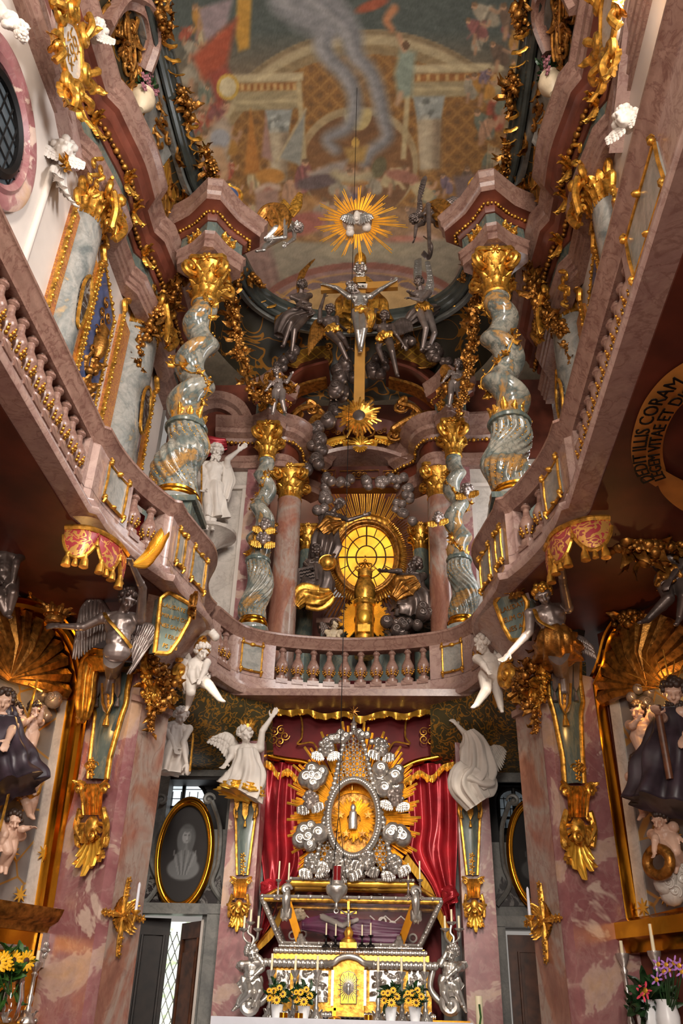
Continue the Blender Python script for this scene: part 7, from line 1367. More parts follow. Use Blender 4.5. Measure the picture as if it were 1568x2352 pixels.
def leaf_door(name, label, h0, h1, zt, m, Y0=12.5):
    """a panelled door leaf between two floor points"""
    a, b = V3(*h0, .0), V3(*h1, .0); d = nz(b - a); n = V3(d[1], -d[0], 0); n = n if n[1] < 0 else -n; L = np.linalg.norm(b - a); t = thing(name, label, 'door', tuple(a)); mb = MB(); mb.poly([a, b, b + Z1 * zt, a + Z1 * zt], .05, -n); obj('leaf', mb, m, t)
    mb = MB()
    for z0, z1 in ((.25, zt * .33), (zt * .38, zt * .93)):
        P = [a + d * L * .16 + Z1 * z0, a + d * L * .84 + Z1 * z0, a + d * L * .84 + Z1 * z1, a + d * L * .16 + Z1 * z1]; mb.tube([p + n * .01 for p in P], .02, 5, closed=True); mb.poly([p + (sum(P) / 4 - p) * .2 for p in P], .018, n)
    c = a + d * L * .5 + Z1 * zt * .19; mb.tube([c + n * .03 + d * .12 * math.cos(g) + Z1 * .17 * math.sin(g) for g in np.linspace(0, 2 * PI, 20, endpoint=False)], .015, 5, closed=True); obj('panelling', mb, m, t)
    mb = MB(); c = a + d * L * .93 + Z1 * (zt * .55) + n * .02; mb.box(c, (.04, .04, .16)); mb.tube([c + n * .05, c + n * .05 - d * .1], .012, 6); obj('lock', mb, M['iron'], t); return t
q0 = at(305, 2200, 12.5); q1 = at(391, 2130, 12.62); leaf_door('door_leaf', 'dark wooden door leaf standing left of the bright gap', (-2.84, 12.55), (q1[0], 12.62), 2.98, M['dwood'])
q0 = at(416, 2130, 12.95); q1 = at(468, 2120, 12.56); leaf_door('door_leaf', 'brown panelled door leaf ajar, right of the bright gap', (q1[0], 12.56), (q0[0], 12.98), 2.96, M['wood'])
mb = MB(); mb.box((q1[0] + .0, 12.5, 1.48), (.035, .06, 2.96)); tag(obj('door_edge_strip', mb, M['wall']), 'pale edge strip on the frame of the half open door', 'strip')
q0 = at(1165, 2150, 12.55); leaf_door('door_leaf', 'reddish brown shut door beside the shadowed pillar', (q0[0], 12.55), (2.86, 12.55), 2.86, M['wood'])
mb = MB(); c = at(400, 2190, 14.0); mb.box((c[0], 14.6, 1.95), (1.2, .03, 2.4)); o = struct('window_garden', mb, M['outside'])
mb = MB(); 
for k in range(-6, 7): mb.tube([V3(c[0] + k * .11 - .45, 14.5, .9), V3(c[0] + k * .11 + .45, 14.5, 3.0)], .008, 4); mb.tube([V3(c[0] + k * .11 + .45, 14.5, .9), V3(c[0] + k * .11 - .45, 14.5, 3.0)], .008, 4)
tag(obj('window_grille', mb, M['pot']), 'white diamond grille of the window seen through the door gap', 'grille')
mb = MB(); mb.box((c[0], 14.55, .85), (1.3, .2, 1.7)); mb.box((c[0], 14.3, 1.72), (1.3, .6, .05)); struct('wall_outer_room', mb, M['bone'])
# ---------------------------------------------------------------- wall crosses with a candle, altar pilaster herms
for s, u, v, uc, lb in ((-1, 282, 2103, 312, 'gilt consecration cross with a candle on the pillar before the open door'), (1, 1248, 2115, 1216, 'gilt consecration cross with a candle on the pillar before the shut door')):
    t = thing('wall_cross', lb, 'sconce', tuple(IF(s, u, v + 60))); f = lambda du, dv, o=.03: IF(s, u + du, v + dv, o); n = IN_[s]; e = nz(np.cross(n, Z1)) * -1; mb = MB(); c = f(0, 0)
    for d, L in ((Z1, .34), (-Z1, .36), (e, .30), (-e, .30)):
        mb.tube([c, c + d * L * .6, c + d * L], [.02, .03, .015], 6); 
        for q in (.55, .75, .95): rosette(mb, c + d * L * q + n * .02, n, .042, 5)
    for g in (.78, 2.35, 3.93, 5.5): 
        for o_ in (-.2, 0, .2): d = e * math.cos(g + o_) + Z1 * math.sin(g + o_); put_leaf(mb, c, d, n, .22, .07)
    rosette(mb, c + n * .05, n, .06, 8); obj('cross_body', mb, M['gold'], t); tip = f(uc - u, -12, .16); mb = MB(); mb.tube(spline([c + n * .05, c + n * .14 - Z1 * .08, (c + tip) / 2 + n * .06 - Z1 * .12, tip - Z1 * .04], 6), .013, 6); mb.lathe([(.01, -.05), (.05, -.01), (.05, 0), (.014, .0)], tip, 10); obj('arm', mb, M['gold'], t); mb = MB(); mb.lathe([(.016, 0), (.014, .24), (.004, .26)], tip, 8); obj('candle', mb, M['cloth'], t)
for s, u0, lb, l2 in ((-1, 566, 'slim green term with gilt edges under the crowned white angel', 'gilt rocaille bracket on the altar pilaster at the open door side'), (1, 1078, 'slim green term with gilt edges under the draped white angel', 'gilt rocaille bracket on the altar pilaster at the shut door side')):
    f = lambda u, v, o=0.0: at(u, v, 11.9 - o); t = thing('slim_term', lb, 'pilaster', tuple(f(u0, 2020))); ln = lambda v: (1835 - v) * .055 if s < 0 else (v - 1835) * .035
    rows = [(1822, -26, 26), (1850, -24, 24), (1865, -27, 27), (1880, -22, 22), (1960, -16, 16), (2010, -12, 12)]; L = [f(u0 + a + ln(v), v, .05) for v, a, b in rows]; R = [f(u0 + b + ln(v), v, .05) for v, a, b in rows]; mb = MB(); mb.grid(np.array([[l + V3(0, .05, 0), l, (l + r) / 2 - V3(0, .03, 0), r, r + V3(0, .05, 0)] for l, r in zip(L, R)])); obj('green_shaft', mb, M['greend'], t)
    for P in (L, R): mb = MB(); mb.tube(resample(np.array(P), 20), .02, 6); obj('gilt_edge', mb, M['gold'], t)
    mb = MB()
    for du, vb, hw in ((0, 1885, 8), (-20, 1865, 6), (20, 1865, 6)): mb.poly([f(u0 + du - hw + ln(1840), 1825, .12), f(u0 + du + hw + ln(1840), 1825, .12), f(u0 + du + hw * .8 + ln(vb), vb - 14, .12), f(u0 + du + ln(vb), vb, .12), f(u0 + du - hw * .8 + ln(vb), vb - 14, .12)], .03, OUT); tassel(mb, f(u0 + du + ln(vb), vb, .12), .08)
    obj('gilt_lambrequin', mb, M['gold'], t); mb = MB()
    for k in range(4): rosette(mb, f(u0 + ln(1990), 1965 + 13 * k, .08), OUT, .04, 5)
    obj('gilt_pendant', mb, M['gold'], t); cartouche(lambda u, v, o: f(u, v, o), u0 + ln(2060), 2018, .62, V3(0, -1, 0), l2, -.055 if s < 0 else .035)
# ---------------------------------------------------------------- inscription plaques on the corbels
def plaque(label, out, Y, n, lines, m, org, size, slant, dy):
    n = nz(V3(*n)); c = at(*org, Y); P = [plane_at(u, v, c, n) for u, v in out]; t = thing('inscription_plaque', label, 'plaque', tuple(c)); mb = MB(); P2 = [p + n * .04 for p in P]; mb.poly([p - n * .16 for p in P], .20, n); b = obj('field', mb, M['greend'], t); mb = MB(); mb.tube(resample(np.array(P2 + P2[:1]), 40), .026, 7); obj('gilt_frame', mb, M['gold'], t); mb = MB()
    for k in range(7): g = k * PI / 3.5; put_leaf(mb, P2[3] + n * .05, nz(P[1] - P[0]) * math.cos(g) + Z1 * math.sin(g), n, .17, .11)
    obj('gilt_leaf', mb, M['ogold'], t); ax = nz(plane_at(org[0] + 30, org[1] + slant * 30, c, n) - c); ay = nz(np.cross(n, ax)); ay = ay if ay[2] > 0 else -ay
    for k, l in enumerate(lines): o = plane_at(org[0] + dy[0] * k, org[1] + dy[1] * k, c, n, .045); obj('lettering', text_mb(l, size, lambda x, y, z: o + ax * x + ay * y + n * z), m, b, sharp=None)
    return t
plaque('green plaque lettered LAUDATE DOMINUM OMNES SANCTI EIUS in gold', [(352, 1500), (366, 1375), (384, 1361), (438, 1392), (432, 1425), (408, 1470), (385, 1502)], 8.42, (.55, -.75, -.25), ['LAUDATE D', 'MINUM OM', 'NES SANCT', 'I EIUS', 'PS 148'], M['gold'], (405, 1402), .062, .30, (-4, 22))
plaque('shadowed green plaque with gold letters on the corbel behind the silver angel', [(1140, 1385), (1165, 1352), (1180, 1345), (1195, 1350), (1215, 1385), (1205, 1470), (1178, 1472), (1160, 1440)], 8.45, (-.55, -.75, -.25), ['LAUDATE', 'EUM OM', 'NES AN'], M['ogold'], (1180, 1398), .075, -.35, (4, 24))
# ---------------------------------------------------------------- gilt capitals with garlands on the inner pillar faces
for s, u, lb in ((-1, 385, 'gilt volute capital with hanging fruit garland below the bright plaque'), (1, 1195, 'gilt volute capital with hanging fruit garland below the shadowed plaque')):
    f = lambda du, v, o=.08: IF(s, u + (du if s < 0 else -du), v, o); n = IN_[s]; e = nz(np.cross(n, Z1)) * (-1 if s < 0 else 1); t = thing('pilaster_capital', lb, 'capital', tuple(f(0, 1640))); rg = np.random.default_rng(60 + s)
    mb = MB(); volute(mb, f(30, 1548, .18), e, Z1, .17, .05, 1.8, 2.2, -1); volute(mb, f(-42, 1530, .14), -e, Z1, .13, .04, 1.6, 2.2, -1); volute(mb, f(-30, 1598, .14), -e, Z1, .09, .03, 1.5); volute(mb, f(12, 1605, .16), e, Z1, .08, .028, 1.5); cscroll(mb, f(-48, 1500, .12), f(-30, 1590, .12), -e * .08, e, Z1, .04); obj('volutes', mb, M['gold'], t)
    mb = MB()
    for k in range(16): put_leaf(mb, f(-35 + 65 * rg.random(), 1500 + 80 * rg.random(), .06), nz(Z1 * (rg.random() - .3) + e * (rg.random() - .5)), n, .2, .13)
    obj('acanthus', mb, M['ogold'], t); mb = MB(); garland(mb, [f(-45, 1490, .12), f(-20, 1545, .22), f(5, 1580, .2), f(-18, 1620, .16), f(-34, 1640, .14), f(-36, 1680, .1)], .085, rg, 26); obj('fruit_garland', mb, M['ogold'], t); mb = MB(); garland(mb, [f(-50, 1520, .1), f(-48, 1580, .14), f(-40, 1630, .12)], .06, rg, 12); obj('fruit_garland', mb, M['gold'], t)
# ---------------------------------------------------------------- side altars
SN = {s: nz(V3(-s * 0.86, -0.5, 0)) for s in (-1, 1)}
SA = lambda s, u, v, off=0.0: plane_at(u, v, (s * 2.97, 9.33, 0), SN[s], off)
def frame_sweep(t, name, s, pts, w_, m, off=.0):
    P = [SA(s, u, v, off) for u, v in pts]; mb = MB(); mb.sweep(P, [(-w_, 0), (-w_, .04), (-w_ * .7, .10), (-w_ * .35, .06), (-w_ * .1, .12), (w_ * .25, .14), (w_ * .45, .08), (w_ * .8, .15), (w_, .12), (w_, 0)], up=SN[s], side=1); return obj(name, mb, m, t, sharp=35)
t = thing('relief_surround', 'broad gilt arched frame of the side altar with the painted veiled woman', 'frame', tuple(SA(-1, 90, 2090)))
frame_sweep(t, 'gilt_moulding', -1, [(96, 2090), (176, 1575)] + [tuple(p) for p in spline([(176, 1575), (158, 1500), (120, 1440), (70, 1408), (0, 1396), (-80, 1410)], 5)][1:], .11, M['rgold'], .02)
mb = MB(); P = [SA(-1, u, v, .0) for u, v in ((60, 2090), (150, 1590))]; mb.sweep(P, [(-.07, -.1), (-.07, .03), (.07, .03), (.07, -.1)], up=SN[-1], side=1); obj('silver_inner_strip', mb, M['wall2'], t)
mb = MB(); mb.poly([SA(-1, u, v, .012) for u, v in ((75, 2095), (150, 1600), (140, 1520), (90, 1450), (0, 1420), (-140, 1440), (-190, 2100))], .03, -SN[-1]); struct('wall_altar_relief_left', mb, M['relief'])
t = thing('relief_surround', 'broad gilt broken-arched frame of the side altar with the bearded saint', 'frame', tuple(SA(1, 1470, 2140)))
frame_sweep(t, 'gilt_moulding', 1, [(1455, 2140), (1372, 1575)] + [tuple(p) for p in spline([(1372, 1575), (1392, 1530), (1408, 1470), (1425, 1440)], 5)][1:], .10, M['rgold'], .02)
mb = MB(); P = [SA(1, u, v, .05) for u, v in ((1444, 2142), (1500, 2128), (1600, 2105))]; mb.sweep(P, [(-.08, 0), (-.08, .1), (0, .14), (.08, .1), (.08, 0)], up=SN[1], side=1); obj('lower_rail', mb, M['rgold'], t)
mb = MB(); P = [SA(1, u, v, .0) for u, v in ((1486, 2130), (1412, 1600))]; mb.sweep(P, [(-.07, -.1), (-.07, .03), (.07, .03), (.07, -.1)], up=SN[1], side=1); obj('silver_inner_strip', mb, M['wall2'], t)
mb = MB(); mb.poly([SA(1, u, v, .012) for u, v in ((1475, 2130), (1400, 1600), (1420, 1500), (1500, 1440), (1640, 1440), (1700, 2110))], .03, -SN[1]); struct('wall_altar_relief_right', mb, M['relief'])
mb = MB(); c = SA(1, 1440, 1425, .1); rg = np.random.default_rng(3); garland(mb, [SA(1, 1410, 1425, .12), c, SA(1, 1475, 1415, .12)], .09, rg, 12); tag(obj('flower_spray', mb, M['ogold']), 'gilt flower spray on the shoulder of the bearded saint frame', 'ornament')
# gilt stars on the reliefs
for s, L in ((-1, ((45, 2055), (50, 1830), (100, 1960), (28, 1960))), (1, ((1520, 1780), (1540, 1850), (1552, 1920), (1530, 2060), (1478, 2085), (1556, 1655)))):
    for i, (u, v) in enumerate(L):
        p = SA(s, u, v, .05); e = nz(np.cross(SN[s], Z1)); mb = MB(); mb.poly([p + (e * math.cos(k * PI / 8) + Z1 * math.sin(k * PI / 8)) * (.085 if k % 2 == 0 else .03) for k in range(16)], .015, SN[s]); tag(obj('gilt_star', mb, M['bgold']), 'small gilt star on the silvered relief by the %s side altar figures' % ('veiled woman' if s < 0 else 'bearded saint'), 'star', 'gilt stars of the %s relief' % ('veiled woman' if s < 0 else 'bearded saint'))
for s, pts, lb in ((-1, [(30, 1500), (60, 1540), (20, 1560), (70, 1600)], 'dark gilt shell cloud above the painted veiled woman'), (1, [(1500, 1520), (1540, 1500), (1560, 1540)], 'dark gilt shell cloud above the bearded saint')):
    mb = MB(); e = nz(np.cross(SN[s], Z1)) * -1
    for k in range(13): g = PI * (k + .5) / 13; b0 = SA(s, pts[0][0] - 10, pts[0][1] + 60, .06); mb.tube([b0, b0 + (e * math.cos(g) + Z1 * math.sin(g)) * .35 + SN[s] * .1, b0 + (e * math.cos(g) + Z1 * math.sin(g)) * .75], [.03, .07, .09], 6)
    tag(obj('shell', mb, M['ogold']), lb, 'ornament')
def sfig(s, label, J, H, m='skin', off=.25, **k):
    """figure standing proud of the side altar relief"""
    Yo = SA(s, *J['pel'][:2], off)[1]; return figure(k.pop('name', 'putto'), label, 'statue', J, float(Yo), H, M[m], M['hair'], face=tuple(SN[s] + V3(0, -.4, 0)), **k)
PK = dict(fat=1.35, head=1.3, hairn=34)
f, K = sfig(-1, 'painted veiled woman in dark veil at the left picture edge', dict(pel=(-6, 1710), nek=(8, 1640), hd=(10, 1612, -.06), re=(28, 1675, -.1), rh=(18, 1700, -.25)), 1.6, name='veiled_figure', look=(.3, -.9, -.1), off=.3)
robe(f, [(6, 1650), (0, 1700), (0, 1765), (10, 1820)], [.16, .26, .34, .38], float(SA(-1, -6, 1710, .3)[1]), M['robe'], nf=8, amp=.15, seed=61)
obj('veil', drape_mb([K['hd'] + V3(-.02, .05, .12), K['hd'] + V3(-.03, .08, 0), K['hd'] + V3(-.02, .1, -.3)], [.05, .15, .2], 7, .08, seed=62), M['robe'], f, sharp=None)
for lb, J, H in (('painted small child sitting beside the veiled woman', dict(pel=(32, 1690), nek=(38, 1655), hd=(38, 1635, -.05), le=(25, 1665, -.1), lh=(12, 1668, -.1), re=(58, 1660, -.05), rh=(72, 1650, 0), lk=(22, 1710, -.15), lf=(18, 1735, -.05), rk=(42, 1710, -.15), rf=(28, 1735, -.1)), .85),
                 ('painted putto beside the cross staff in the veiled woman relief', dict(pel=(66, 1685), nek=(72, 1650), hd=(78, 1630, -.05), le=(60, 1665, -.1), lh=(52, 1655, -.1), re=(90, 1655, 0), rh=(97, 1635, -.05), lk=(62, 1710, -.05), lf=(60, 1738, .0), rk=(74, 1710, -.05), rf=(70, 1738, 0)), .85),
                 ('painted putto with a gilt sash standing below the cross staff', dict(pel=(66, 1815), nek=(66, 1785), hd=(72, 1764, -.05), le=(52, 1800, -.05), lh=(50, 1820, -.1), re=(85, 1800, 0), rh=(82, 1815, -.1), lk=(62, 1845, -.05), lf=(68, 1872, 0), rk=(76, 1842, 0), rf=(72, 1868, .05)), .9),
                 ('painted dark-haired putto flying lowest in the veiled woman relief', dict(pel=(15, 1925), nek=(28, 1905), hd=(32, 1885, -.05), le=(12, 1915, -.1), lh=(5, 1935, -.1), re=(48, 1905, -.05), rh=(66, 1902, -.05), lk=(18, 1955, -.05), lf=(4, 1985, .05), rk=(26, 1955, 0), rf=(14, 1990, .05)), .95)): 
    f, K = sfig(-1, lb, J, H, **PK)
    if 'sash' in lb: obj('sash', drape_mb([K['Q'](0, 0, .15), K['Q'](0, .0, -.08), K['Q'](-.15, 0, -.2)], [.11, .13, .05], 6, .2, seed=63), M['gold'], f, sharp=None)
t = thing('cross_staff', 'long thin gilt cross staff leaning across the veiled woman relief', 'staff', tuple(SA(-1, 8, 1925, .4))); mb = MB(); a, b = SA(-1, 86, 1560, .3), SA(-1, -2, 1910, .45); mb.tube([a, b], .014, 6); d = nz(a - b); e = nz(np.cross(SN[-1], d)); mb.tube([a - d * .1 - e * .09, a - d * .1 + e * .09], .012, 6); obj('pole', mb, M['gold'], t)
f, K = sfig(1, 'painted bearded saint in dark robe with a staff at the right picture edge', dict(pel=(1560, 1700), nek=(1548, 1625), hd=(1546, 1592, -.08), le=(1522, 1650, -.1), lh=(1512, 1640, -.25), re=(1580, 1660, 0), rh=(1570, 1690, -.2)), 1.75, name='bearded_saint', look=(-.3, -.9, -.2), beard=True, off=.3)
robe(f, [(1550, 1632), (1556, 1700), (1552, 1780), (1545, 1860)], [.18, .3, .36, .4], float(SA(1, 1560, 1700, .28)[1]), M['robe'], nf=8, amp=.15, seed=64)
mb = MB(); c = K['hd'] + Z1 * .05
for k in range(11): g = PI * (k + .5) / 11; mb.tube([c + V3(.1 * math.cos(g), .06, .1 * math.sin(g)), c + V3((.34 + .08 * (k % 2)) * math.cos(g), .06, (.34 + .08 * (k % 2)) * math.sin(g))], [.012, .004], 4)
obj('ray_halo', mb, M['gold'], f); mb = MB(); mb.tube([K['lh'] + Z1 * .08, K['lh'] - Z1 * .6], .035, 8); obj('staff', mb, M['wood'], f)
for lb, J, H in (('painted putto adoring the bearded saint from the pillar side', dict(pel=(1474, 1690), nek=(1468, 1655), hd=(1464, 1634, -.05), le=(1452, 1668, -.08), lh=(1462, 1655, -.15), re=(1482, 1665, -.05), rh=(1490, 1640, -.1), lk=(1470, 1718, -.05), lf=(1484, 1742, .05), rk=(1484, 1715, 0), rf=(1490, 1738, .05)), .95),
                 ('painted putto with a gilt sash in mid flight beside a large star', dict(pel=(1474, 1805), nek=(1468, 1775), hd=(1464, 1755, -.05), le=(1455, 1790, -.05), lh=(1448, 1805, -.1), re=(1488, 1780, -.05), rh=(1496, 1755, -.05), lk=(1472, 1838, -.05), lf=(1476, 1868, .05), rk=(1484, 1835, 0), rf=(1486, 1862, .05)), .95),
                 ('painted putto holding a gilt ring-shaped wreath low in the saint relief', dict(pel=(1530, 1930), nek=(1520, 1905), hd=(1514, 1884, -.05), le=(1505, 1925, -.1), lh=(1502, 1955, -.15), re=(1545, 1915, 0), rh=(1560, 1925, -.1), lk=(1535, 1965, -.15), lf=(1555, 1985, 0), rk=(1550, 1955, -.1), rf=(1568, 1980, .05)), .95)):
    f, K = sfig(1, lb, J, H, **PK)
    if 'sash' in lb: obj('sash', drape_mb([K['Q'](0, 0, .15), K['Q'](0, .0, -.08), K['Q'](.15, 0, -.2)], [.11, .13, .05], 6, .2, seed=65), M['gold'], f, sharp=None)
c = SA(1, 1512, 1980, .4); mb = MB(); e = nz(np.cross(SN[1], Z1)); mb.tube([c + (e * math.cos(a) + Z1 * .8 * math.sin(a)) * .14 for a in np.linspace(0, 2 * PI, 20, endpoint=False)], .05, 8, closed=True); tag(obj('wreath', mb, M['ogold']), 'gilt ring-shaped wreath in the hands of the lowest putto', 'wreath')
cloudbank('silver swirl of clouds under the putto with the wreath', [(1560, 2010), (1545, 2035), (1570, 1990)], float(SA(1, 1550, 2010, .15)[1]), .14, M['wall2'], 3)
for s, u, v, lb in ((-1, 108, 1600, 'silver cloud by the warm lamp in the veiled woman relief'), (1, 1470, 1590, 'silver cloud by the warm lamp in the saint relief')): p = SA(s, u, v, .06); mb = MB(); cloud_mb(mb, [p, p + V3(.05, 0, -.16)], .12, RNG, 3); tag(obj('relief_cloud', mb, M['pewter']), lb, 'cloud'); l = bpy.data.lights.new('niche_lamp', 'POINT'); l.energy = 5; l.color = (1, .55, .16); l.shadow_soft_size = .04; o = bpy.data.objects.new('niche_lamp', l); col.objects.link(o); o.location = SA(s, u, v, .38)
# gilt altar fronts below
t = thing('altar_superstructure', 'gilt panelled altar front with cornice behind the tall sunflowers', 'altar', tuple(SA(-1, 60, 2340))); mb = MB(); P = [SA(-1, u, v, .0) for u, v in ((-60, 2082), (118, 2104))]; P[1][2] = P[0][2]; mb.sweep(P, [(0, -.16), (.14, -.16), (.16, -.1), (.26, -.06), (.3, 0), (.32, .05), (0, .08)], up=(0, 0, 1), side=1 if np.dot(np.cross(P[1] - P[0], Z1), SN[-1]) > 0 else -1); obj('cornice', mb, M['ogold'], t)
mb = MB(); zt = P[0][2] - .16; a, b = V3(P[0][0], P[0][1], 0), SA(-1, 88, 2200, 0) * V3(1, 1, 0); mb.poly([a + SN[-1] * .0, b + SN[-1] * .0, b + Z1 * zt, a + Z1 * zt], .12, SN[-1]); obj('body', mb, M['rgold'], t)
mb = MB(); q = SA(-1, 92, 2250, .14); q[2] = zt; e = nz(b - a); mb.poly([q - e * .1, q + e * .1, q + e * .1 - Z1 * .3, q - e * .1 - Z1 * .3], .04, SN[-1]); rosette(mb, q - Z1 * .15 + SN[-1] * .05, SN[-1], .08); obj('silver_capital', mb, M['silver'], t)
mb = MB(); 
for o_ in (0, .05): mb.tube([SA(-1, u, v, .14) for u, v in ((-30, 2170 + o_ * 100), (55 - o_ * 100, 2174 + o_ * 100), (50 - o_ * 100, 2310))], .02, 6)
obj('silver_panel_frame', mb, M['silver'], t)
tb2 = thing('side_altar_table', 'gilt-edged altar table ledge at the bottom left corner', 'table', tuple(SA(-1, 60, 2345, .3))); mb = MB(); q0, q1 = SA(-1, -80, 2338, .15), SA(-1, 178, 2348, .15); q0[2] = q1[2] = 1.68; e = nz(q1 - q0); mb.poly([q0, q1, q1 + SN[-1] * .5, q0 + SN[-1] * .5], .05, -Z1); mb.poly([q0 - Z1 * .05, q1 - Z1 * .05 - e * .1, q1 - e * .1 - Z1 * 1.68, q0 - Z1 * 1.68], .35, SN[-1]); obj('ledge', mb, M['ogold'], tb2)
tb3 = thing('side_altar_table', 'dark marble altar block with gilt edge under the violet orchid', 'table', tuple(SA(1, 1500, 2345, .3))); mb = MB(); q0, q1 = SA(1, 1445, 2345, .1), SA(1, 1660, 2345, .1); q0[2] = q1[2] = 1.66; mb.poly([q0, q1, q1 + SN[1] * .55, q0 + SN[1] * .55], .05, -Z1); mb.poly([q0 - Z1 * .05, q1 - Z1 * .05, q1 - Z1 * 1.66, q0 - Z1 * 1.66], .4, SN[1]); obj('ledge', mb, M['ogold'], tb3)
t = thing('altar_superstructure', 'ochre wooden ledge and dark niche under the bearded saint frame', 'altar', tuple(SA(1, 1500, 2200))); mb = MB(); P = [SA(1, u, v, .0) for u, v in ((1425, 2172), (1640, 2140))]; P[1][2] = P[0][2]; mb.sweep(P, [(0, -.1), (.2, -.1), (.22, -.02), (.3, .02), (.3, .16), (.2, .2), (0, .2)], up=(0, 0, 1), side=1 if np.dot(np.cross(P[1] - P[0], Z1), SN[1]) > 0 else -1); obj('ledge', mb, M['rgold'], t)
mb = MB(); a, b = P[0] * V3(1, 1, 0), P[1] * V3(1, 1, 0); e = nz(b - a); z = P[0][2] - .1; mb.poly([a + e * .02, a + e * .18, a + e * .18 + Z1 * z, a + e * .02 + Z1 * z], .12, SN[1]); obj('gilt_pilaster', mb, M['rgold'], t); mb = MB(); mb.poly([a + e * .15, b, b + Z1 * z, a + e * .15 + Z1 * z], .04, SN[1]); obj('dark_niche', mb, M['darkred'], t)
for s, u, vb, vc, vt, lb in ((-1, 62, 2330, 2208, 2180, 'silver candlestick beside the tall sunflowers on the side altar'), (-1, 1, 2330, 2205, 2178, 'silver candlestick cut by the left picture edge behind sunflowers'), (1, 1450, 2352, 2188, 2158, 'silver candlestick with a low candle by the gilt pilaster of the saint altar'), (1, 1526, 2352, 2182, 2118, 'tall silver candlestick in front of the violet orchid')):
    p = SA(s, u, vb, .35 if s < 0 else .3); z1, z2 = SA(s, u, vc, .35 if s < 0 else .3)[2], SA(s, u, vt, .35 if s < 0 else .3)[2]; p[2] = 1.68 if s < 0 else 1.66; candlestick('candlestick', lb, p, z1 - p[2], z2 - z1, M['silver'], 'silver side altar candlesticks', .065)
def bouquet(label, s, u, v, off, heads, stemc, m_leaf, r, kind, n=60, spread=.3):
    p = SA(s, u, v, off); p[2] = 1.68 if s < 0 else 1.66; t = thing('flower_vase', label, 'flowers', tuple(p)); mb = MB(); mb.lathe([(.06, 0), (.09, .05), (.1, .2), (.08, .3), (.09, .33), (.07, .3)], p, 18); obj('vase', mb, M['glass'] if s < 0 else M['pot'], t); c = SA(s, *stemc, off); foliage(c, spread, n, m_leaf, t, .16)
    for hu, hv in heads:
        q = SA(s, hu, hv, off + .12); mb = MB(); mb.tube(spline([p + Z1 * .2, (p + q) / 2 + V3(0, 0, .05), q], 5), .007, 5); st = obj('stem', mb, m_leaf, t)
        a, b = MB(), MB(); n_ = nz(SN[s] + V3(0, -.3, .5 * RNG.random())); flower(a, b, q, n_, r, 14 if kind == 'petal' else 5); obj('blossom', a, M[kind], st); obj('flower_centre', b, M['disc'] if kind == 'petal' else M['bgold'], st)
bouquet('glass vase of tall sunflowers in front of the gilt altar front', -1, 18, 2335, .45, [(8, 2208), (30, 2206), (60, 2207), (-6, 2212)], (25, 2245), M['leaf'], .085, 'petal', 60, .34)
bouquet('violet orchid with loose sprays in front of the dark niche', 1, 1535, 2345, .35, [(1512, 2215), (1525, 2232), (1536, 2228), (1508, 2250), (1548, 2212), (1560, 2218), (1566, 2232), (1530, 2216)], (1500, 2310), M['dleaf'], .06, 'orchid', 50, .3)
bouquet('pink rose among dark leaves beside the violet orchid', 1, 1490, 2348, .4, [(1482, 2275), (1476, 2282)], (1490, 2300), M['dleaf'], .07, 'rose', 50, .3)
